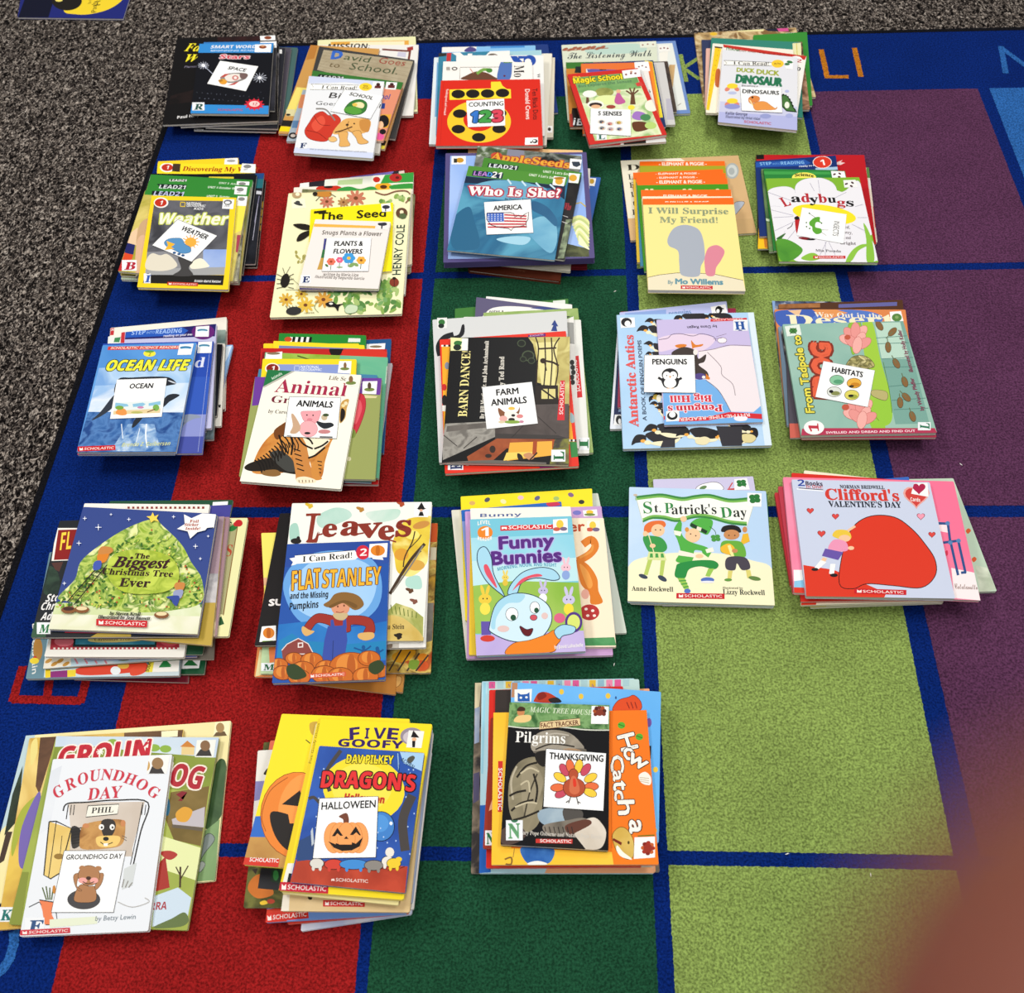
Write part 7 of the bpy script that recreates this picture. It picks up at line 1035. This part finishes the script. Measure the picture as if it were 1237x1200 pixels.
E('#e6e0d6', 790, 745, 22, 24); E('#e9c93c', 835, 780, 16, 12)
P('#a9cbe8', 840, 243, 962, 250, 950, 340, 860, 300); L('#a9cbe8', 4, 835, 300, 835, 340, 830, 250); C('#5a5a50', 880, 275, 905, 262, 915, 275, 895, 300, 878, 295); T('ACORN', 842, 285, 905, 328, 18, '#3a5a7a', 'b')
T('DAV PILKEY', 572, 298, 805, 304, 40, '#efdf3a', 'b', off=.01, out='#1c1c24', ow=.05); T('DRAGON\'S', 445, 420, 912, 440, 76, '#dd3a3c', 'b', off=.025, out='#1f1418', ow=.05, arc=6); T('Halloween', 562, 486, 760, 500, 34, '#c23a2c', 'b', off=.03); T('SCHOLASTIC', 520, 890, 680, 898, 16, '#efd6cc', off=.015); P('#efd6cc', 498, 878, 514, 878, 514, 890, 506, 886, 498, 890)
P('#bfc8d0', 405, 620, 412, 700, 400, 715, 395, 640)
CARD('white card reading HALLOWEEN with a carved pumpkin', 438, 475, 732, 465, 720, 770, 405, 775, line='#4a4a4e', lw=3)
T('HALLOWEEN', 448, 532, 718, 520, 36, '#1f1f22', off=.02)
C('#7a4a38', 535, 565, 572, 548, 585, 575, 582, 602, 560, 602, 556, 580); 
for dx, rx in ((-62, 48), (62, 48), (-30, 50), (30, 50), (0, 44)): E('#efa564', 572 + dx, 672, rx, 76, line='#c9793a', lw=2)
P('#241d1a', 500, 665, 528, 622, 556, 662); P('#efa564', 515, 666, 528, 650, 545, 664); P('#241d1a', 590, 658, 620, 615, 646, 660); P('#efa564', 605, 660, 622, 645, 638, 660); P('#241d1a', 560, 678, 572, 664, 584, 678)
P('#241d1a', 482, 690, 520, 705, 520, 698, 540, 706, 600, 706, 600, 694, 620, 702, 656, 668, 640, 715, 600, 735, 552, 738, 510, 722)
# ---- thanksgiving pile
zoom(550, 800, 4.444); pile('thanksgiving')
B('paperback with a brownish farm photograph', (106, 112, 985, 94, 1098, 1126, 84, 1136), '#5f564c|#8c7d6c|#3f3a3a|25', 5); P('#d8cbaa', 106, 112, 140, 110, 128, 240, 104, 250); P('#b9bdc4|#8a98b4|20', 105, 250, 132, 240, 128, 430, 102, 440); P('#5a5570', 98, 600, 130, 590, 128, 740, 96, 760)
B('peach paperback with a brown corner', (300, 170, 1042, 142, 1075, 1128, 240, 1122), '#eead82', 5)
B('blue and pale aqua paperback', (142, 104, 962, 88, 1066, 1134, 128, 1134), '#b9dce6', 5); P('#2c6abc', 132, 770, 200, 765, 190, 1130, 128, 1134); P('#9fd0e0', 150, 110, 165, 110, 150, 600, 138, 600); P('#f0b488', 500, 1090, 1060, 1085, 1066, 1134, 480, 1134); P('#8a6a50', 250, 1090, 480, 1090, 470, 1105, 250, 1108)
B('quilt-patterned paperback', (180, 106, 986, 92, 1062, 1096, 168, 1106), '#bcd4d0', 4); [P(['#d65f96', '#a9c8cc', '#d9b23c', '#8fb4c4', '#e08aa8'][k % 5], 180 + 45 * k, 106 - .8 * k, 214 + 45 * k, 105 - .8 * k, 214 + 45 * k, 142 - .8 * k, 180 + 45 * k, 143 - .8 * k) for k in range(17)]; [T('A', 190 + 90 * k, 135, 206 + 90 * k, 134, 18, '#9a6a8a', 's') for k in range(8)]
B('bright red paperback', (182, 150, 900, 130, 1000, 1100, 165, 1106), '#d4332a', 5); P('#e8b49a', 186, 760, 205, 700, 196, 800, 180, 820)
B('dark grey paperback with a beige strip', (215, 150, 800, 140, 860, 1000, 200, 1000), '#3f3835', 4); P('#c9a888', 300, 110, 330, 108, 325, 190, 298, 192)
B('brown-red paperback with a green N letter', (190, 300, 760, 280, 800, 1000, 148, 1002), '#9a3a2a', 4); P('#e6b08c', 190, 760, 215, 700, 200, 790, 180, 800); LT('N', 160, 905, 215, 985, '#2f7a4a')
B('sky blue paperback with turkey feet', (300, 108, 1104, 160, 1092, 970, 288, 905), '#6cb2ea|#7fc0f0|5', 5)
P('#b98a6a', 305, 110, 335, 112, 330, 190, 300, 190); [E('#e3c24a', x, y, 13, 15) for x, y in ((570, 160), (675, 185), (820, 182), (1075, 578), (1070, 905))]; C('#b8432c', 425, 200, 450, 165, 500, 165, 560, 205, 520, 220, 430, 215); C('#8a2c20', 440, 180, 470, 160, 490, 185, 450, 205); C('#2f2a2c', 500, 200, 545, 190, 570, 215, 520, 220); C('#d9552c', 850, 240, 880, 205, 930, 190, 960, 180, 995, 215, 990, 258, 900, 262, 850, 265, line='#7a2a1c', lw=3); [L('#8a2c20', 5, 920 + 22 * k, 215, 935 + 20 * k, 250) for k in range(3)]; E('#7a5aa0', 1040, 325, 14, 24); P('#24262c', 1040, 450, 1052, 450, 1050, 520, 1040, 520); E('#3a5f94', 862, 192, 5, 8)
ST(318, 148, 412, 145, 408, 214, 318, 214, col='#e9ece9'); P('#2c62ac', 335, 165, 352, 175, 385, 172, 398, 162, 400, 212, 335, 212); E('#e9ece9', 352, 192, 7, 6); E('#e9ece9', 382, 190, 7, 6)
B('orange and yellow paperback with tilted white lettering', (205, 272, 1027, 258, 1092, 1088, 194, 1090), '#f28425', 6)
P('#f5bd30|#f7c94a|6', 205, 272, 300, 270, 300, 1000, 840, 1020, 850, 1088, 194, 1090); P('#ee7f28', 835, 262, 1027, 258, 1085, 960, 830, 1000); L('#d9701c', 5, 832, 265, 840, 1000)
P('#cf3a34', 230, 532, 255, 532, 250, 805, 228, 805); T('SCHOLASTIC', 232, 570, 230, 795, 20, WH, off=.02)
C('#2f62a8|#4a80c0|40', 350, 1000, 440, 985, 530, 1005, 510, 1075, 440, 1088, 380, 1075); C('#f0ede6', 390, 1080, 440, 1068, 490, 1080, 480, 1090, 400, 1090); L('#8a6a34', 9, 265, 1060, 300, 1050, 300, 1085, 270, 1085, sm=True); L('#a08040', 4, 318, 1000, 310, 1050)
[E('#5fae3c', x, y, 20, 18) for x, y in ((892, 340), (988, 402))]; [L('#3a6a24', 4, x - 16, y - 6, x + 16, y + 6) for x, y in ((892, 340), (988, 402))]
for s_, x, y, x1, y1, h in (('H', 870, 400, 895, 480, 88), ('o', 896, 470, 920, 535, 78), ('w', 920, 530, 1010, 585, 80), ('C', 838, 500, 836, 590, 66), ('a', 846, 585, 850, 640, 60), ('t', 848, 640, 852, 690, 80), ('c', 852, 690, 858, 745, 66), ('h', 872, 745, 878, 820, 86), ('a', 935, 850, 938, 920, 90)): T(s_, x, y, x1, y1, h, '#f3efe6', '', off=.025, out='#4a2a1c', ow=.035)
C('#f0ebe0', 985, 610, 1020, 590, 1050, 620, 1045, 660, 1000, 650); [L('#c9b89a', 4, 990, 640 - 10 * k, 1040, 650 - 12 * k) for k in range(3)]
C('#c9a54a|#dcbd6a|20', 845, 930, 880, 890, 920, 900, 955, 960, 955, 1040, 930, 1058, 890, 1040, 860, 1000, line='#7a5a1c', lw=3); C('#f3efe2', 870, 985, 900, 1020, 940, 1050, 945, 1062, 890, 1045, 865, 1010); P('#7a2f24', 848, 945, 895, 970, 890, 985, 845, 958); E('#5a4a20', 930, 970, 6, 9); L('#6a7a2c', 6, 980, 935, 1070, 930)
ST(962, 942, 1072, 938, 1072, 1050, 958, 1058); [E(['#a8392c', '#c96a3c', '#8a2c24'][k % 3], 1034 + 26 * math.cos(k * .8), 1000 + 28 * math.sin(k * .8), 12, 11) for k in range(8)]; E('#a03a2c', 1034, 1000, 24, 24)
B('black photograph paperback titled Pilgrims with a green band', (292, 216, 828, 232, 822, 1013, 242, 980), '#17171a', 7)
P('#5f8a52|#86ab72|#3f6a3c|55', 292, 216, 828, 232, 826, 362, 284, 345); L('#d9dccc', 6, 284, 345, 400, 356, 560, 350, 700, 364, 826, 366, sm=True)
E('#c98a5c', 352, 270, 20, 22); C('#4a3424', 332, 262, 345, 240, 372, 245, 372, 262); C('#e6c88a', 315, 320, 335, 290, 400, 285, 405, 310, 370, 325); T('MAGIC TREE HOUSE', 398, 268, 735, 285, 28, '#d3dfc4', 'j', off=.0)
P('#dfc89a', 455, 322, 668, 302, 672, 340, 450, 362); L('#6a3a24', 3, 455, 322, 668, 302, 672, 340, 450, 362, 455, 322); T('FACT TRACKER', 460, 354, 662, 336, 24, '#6a3224', '', off=.02)
C('#8f887c|#a59d8e|#777064|14', 405, 450, 440, 385, 520, 365, 610, 380, 670, 430, 685, 470, 560, 480, 440, 490); C('#6f685e', 420, 480, 560, 470, 690, 465, 680, 490, 480, 500); C('#b09070', 560, 480, 690, 485, 700, 620, 640, 700, 560, 650)
C('#77705c|#968d74|#5c5646|10', 290, 640, 340, 540, 430, 510, 490, 560, 475, 700, 450, 860, 380, 920, 340, 900, 290, 800); C('#8f8670|#a89e84|12', 360, 580, 430, 560, 470, 640, 440, 760, 390, 840, 360, 760); L('#4a4438', 8, 440, 600, 400, 700, 370, 830, sm=True); L('#b9b09a', 10, 330, 560, 300, 640, 310, 740, sm=True); C('#8fa4b4|#a9bac4|20', 450, 800, 540, 780, 600, 800, 590, 860, 500, 880, 450, 850); C('#5a5652', 580, 790, 680, 800, 670, 860, 600, 870); C('#8f867a|#6f685e|30', 470, 880, 600, 850, 700, 840, 760, 900, 660, 930, 520, 940); C('#cfc4b4|#e6ddd0|20', 680, 860, 740, 835, 780, 860, 810, 920, 780, 1000, 680, 1000, 640, 930); C('#6a4438', 590, 880, 700, 845, 730, 870, 640, 920, 620, 935); [L('#3a3430', 5, 480 + 24 * k, 885, 495 + 24 * k, 950) for k in range(7)]; C('#5a4a44', 250, 900, 340, 880, 380, 930, 320, 975, 250, 975); P('#24201e', 440, 940, 640, 930, 700, 1005, 420, 992)
for a in ((300, 800, 350, 760, 420, 740), (310, 850, 380, 830, 450, 800), (330, 620, 380, 560, 440, 540), (420, 600, 440, 680, 430, 760), (290, 720, 330, 700, 380, 690)): L('#2f2b24', 11, *a, sm=True)
for a in ((350, 600, 400, 570, 450, 590), (320, 780, 390, 755, 440, 760), (350, 660, 390, 640, 400, 700)): L('#c4ba9e', 9, *a, sm=True)
C('#2a2724', 430, 490, 500, 480, 480, 560, 440, 540); L('#3f3a34', 8, 430, 470, 520, 440, 640, 455, sm=True); L('#b9b2a4', 8, 450, 410, 530, 385, 610, 395, sm=True)
T('Pilgrims', 322, 430, 590, 440, 58, '#f0eee8', 's'); T('Mary Pope Osborne and Natalie Pope Boyce', 340, 925, 785, 950, 22, '#cfc9bf', 's'); P('#c8403a', 432, 950, 630, 952, 628, 976, 432, 972); T('SCHOLASTIC', 455, 968, 622, 972, 16, WH, off=.015)
LT('N', 272, 850, 362, 958, '#6fa87a'); E('#3f7a5a', 318, 845, 20, 18)
ST(732, 236, 824, 240, 822, 334, 728, 332); [E(['#7a3a2c', '#a8552c', '#5a2a20'][k % 3], 775 + 26 * math.cos(k * .7 + 2.6), 268 + 24 * math.sin(k * .7 + 2.6), 11, 11) for k in range(7)]; E('#8a3f2c', 775, 272, 20, 18)
CARD('white card reading THANKSGIVING with a colourful turkey', 487, 465, 810, 490, 795, 800, 473, 778)
T('THANKSGIVING', 505, 520, 794, 536, 34, '#1f1f22', off=.03)
for a, c, r in ((-148, '#eecb4a', 92), (-122, '#c85468', 104), (-102, '#e3764a', 110), (-78, '#eecb4a', 110), (-56, '#c85468', 108), (-28, '#eecb4a', 98), (0, '#e3764a', 92), (22, '#eecb4a', 90), (152, '#c85468', 80), (176, '#e3764a', 92)):
    ar = math.radians(a); E(c, 640 + r * math.cos(ar), 668 + r * math.sin(ar), 36, 20, a, line='#5a2f24', lw=3)
E('#b5573a', 638, 675, 58, 50, line='#5a2f24', lw=3); E('#b5573a', 634, 605, 24, 30, line='#5a2f24', lw=3); C('#cf7452', 612, 690, 622, 620, 648, 620, 668, 690, 640, 712); C('#d9432f', 632, 630, 645, 630, 650, 665, 635, 668); [L('#3a302c', 5, *a) for a in ((620, 722, 608, 758), (608, 745, 594, 755), (650, 722, 660, 765), (658, 750, 672, 758))]
# ---- the single book beyond the rug
zoom(0, 0, 4.948); pile('single', z0=-0.0085)
B('navy blue book with a yellow circle lying alone on the bare speckled carpet', (175, -330, 880, -340, 736, 112, 105, 104), '#27307a', 4)
P('#15182f', 160, -40, 330, -30, 290, 104, 108, 104); C('#efd238', 380, 60, 450, 85, 540, 84, 650, 55, 730, 0, 740, -60, 600, -110, 430, -80); E('#26221f', 400, 5, 90, 58); E('#efe07a', 352, 0, 22, 10); T('Hand', 600, 30, 605, -60, 36, '#3a3418'); T('Path', 575, 72, 580, 10, 30, '#3a3418'); T('book', 545, 20, 550, -40, 22, '#8a7a2c')
pile('end')
# ------------------------------------------------------------------ the photographer's hand, one fingertip just before the lens
def skin_mat():
    m, N, Lk, b = new_mat('skin'); b.inputs['Base Color'].default_value = lin('#7d4434'); b.inputs['Roughness'].default_value = 0.55
    b.inputs['Subsurface Weight'].default_value = 0.15; b.inputs['Subsurface Radius'].default_value = (0.01, 0.004, 0.002); b.inputs['Subsurface Scale'].default_value = 0.3
    return m
def cp_(x, y, z): return CAM + RGT * x + UPV * y - FWD * z       # millimetres from the lens: right, up, toward the photographer
mm = lambda x, y, z: cp_(x / 1000, y / 1000, z / 1000)
HV, HE, HR = [], [], []
def chain(pts, rad, start=None):
    k = start
    for p, r in zip(pts, rad):
        HV.append(mm(*p)); HR.append(r / 1000); n = len(HV) - 1
        if k is not None: HE.append((k, n))
        k = n
    return k
wrist = chain([(150, -128, 95)], [26]); palm = chain([(128, -100, 72), (108, -78, 48)], [29, 27], wrist)
chain([(88, -64, 20), (62, -46, -12), (31, -26, -22), (7.7, -7.7, -20)], [11, 10, 9.8, 9.4], palm)
chain([(100, -58, 16), (84, -30, 4), (70, -8, 6), (60, 6, 12)], [11, 9.5, 9, 7.5], palm)
chain([(116, -56, 24), (106, -24, 14), (96, 0, 16), (88, 14, 22)], [11, 9.3, 8.6, 7.3], palm)
chain([(132, -62, 34), (128, -36, 26), (122, -16, 28), (116, -4, 34)], [10, 8.4, 7.6, 6.6], palm)
chain([(98, -106, 66), (76, -104, 52), (60, -96, 44)], [13, 10.5, 9], palm - 1)
me = bpy.data.meshes.new('hand'); me.from_pydata([tuple(v - mm(108, -78, 48)) for v in HV], HE, [])
ho = bpy.data.objects.new('hand', me); COL.objects.link(ho)
sk = ho.modifiers.new('skin', 'SKIN'); sd = ho.modifiers.new('sub', 'SUBSURF'); sd.levels = sd.render_levels = 2
for i, v in enumerate(me.skin_vertices[0].data): v.radius = (HR[i], HR[i]); v.use_root = (i == 0)
dg = bpy.context.evaluated_depsgraph_get(); hm = bpy.data.meshes.new_from_object(ho.evaluated_get(dg))
bpy.data.objects.remove(ho)
hm.materials.clear(); hm.materials.append(skin_mat())
for p in hm.polygons: p.use_smooth = True
ho = bpy.data.objects.new('hand', hm); COL.objects.link(ho); ho.location = mm(108, -78, 48)
tag(ho, 'hand of the person taking the photograph, its blurred brown fingertip at the lens', 'hand')

# ------------------------------------------------------------------ bits of lint on the rug
for X, Y, ang, where in ((742, 803, 1.2, 'dark green square beside the bunny pile'), (743, 352, .5, 'dark green square below the america pile'), (1052, 1057, 1.4, 'light green square nearest the hand'), (951, 1032, .2, 'navy stripe between the light green squares'), (1161, 561, 2.2, 'purple square beyond the valentine pile')):
    p = at(X, Y, 0.0012); b = Buf(); d = Vector((math.cos(ang), math.sin(ang), 0)) * 0.0028; n = Vector((-d.y, d.x, 0)) * .22
    b.prism([p - d, p - d * .2 + n * .3 - n, p + d + n * .4, p + d * .2 + n * 1.6], 0.0007, 0.0014, M('#f1efe8')); o = b.build('lint_speck', None, p)
    tag(o, 'white lint speck lying on the ' + where, 'lint', 'lint specks on the rug')
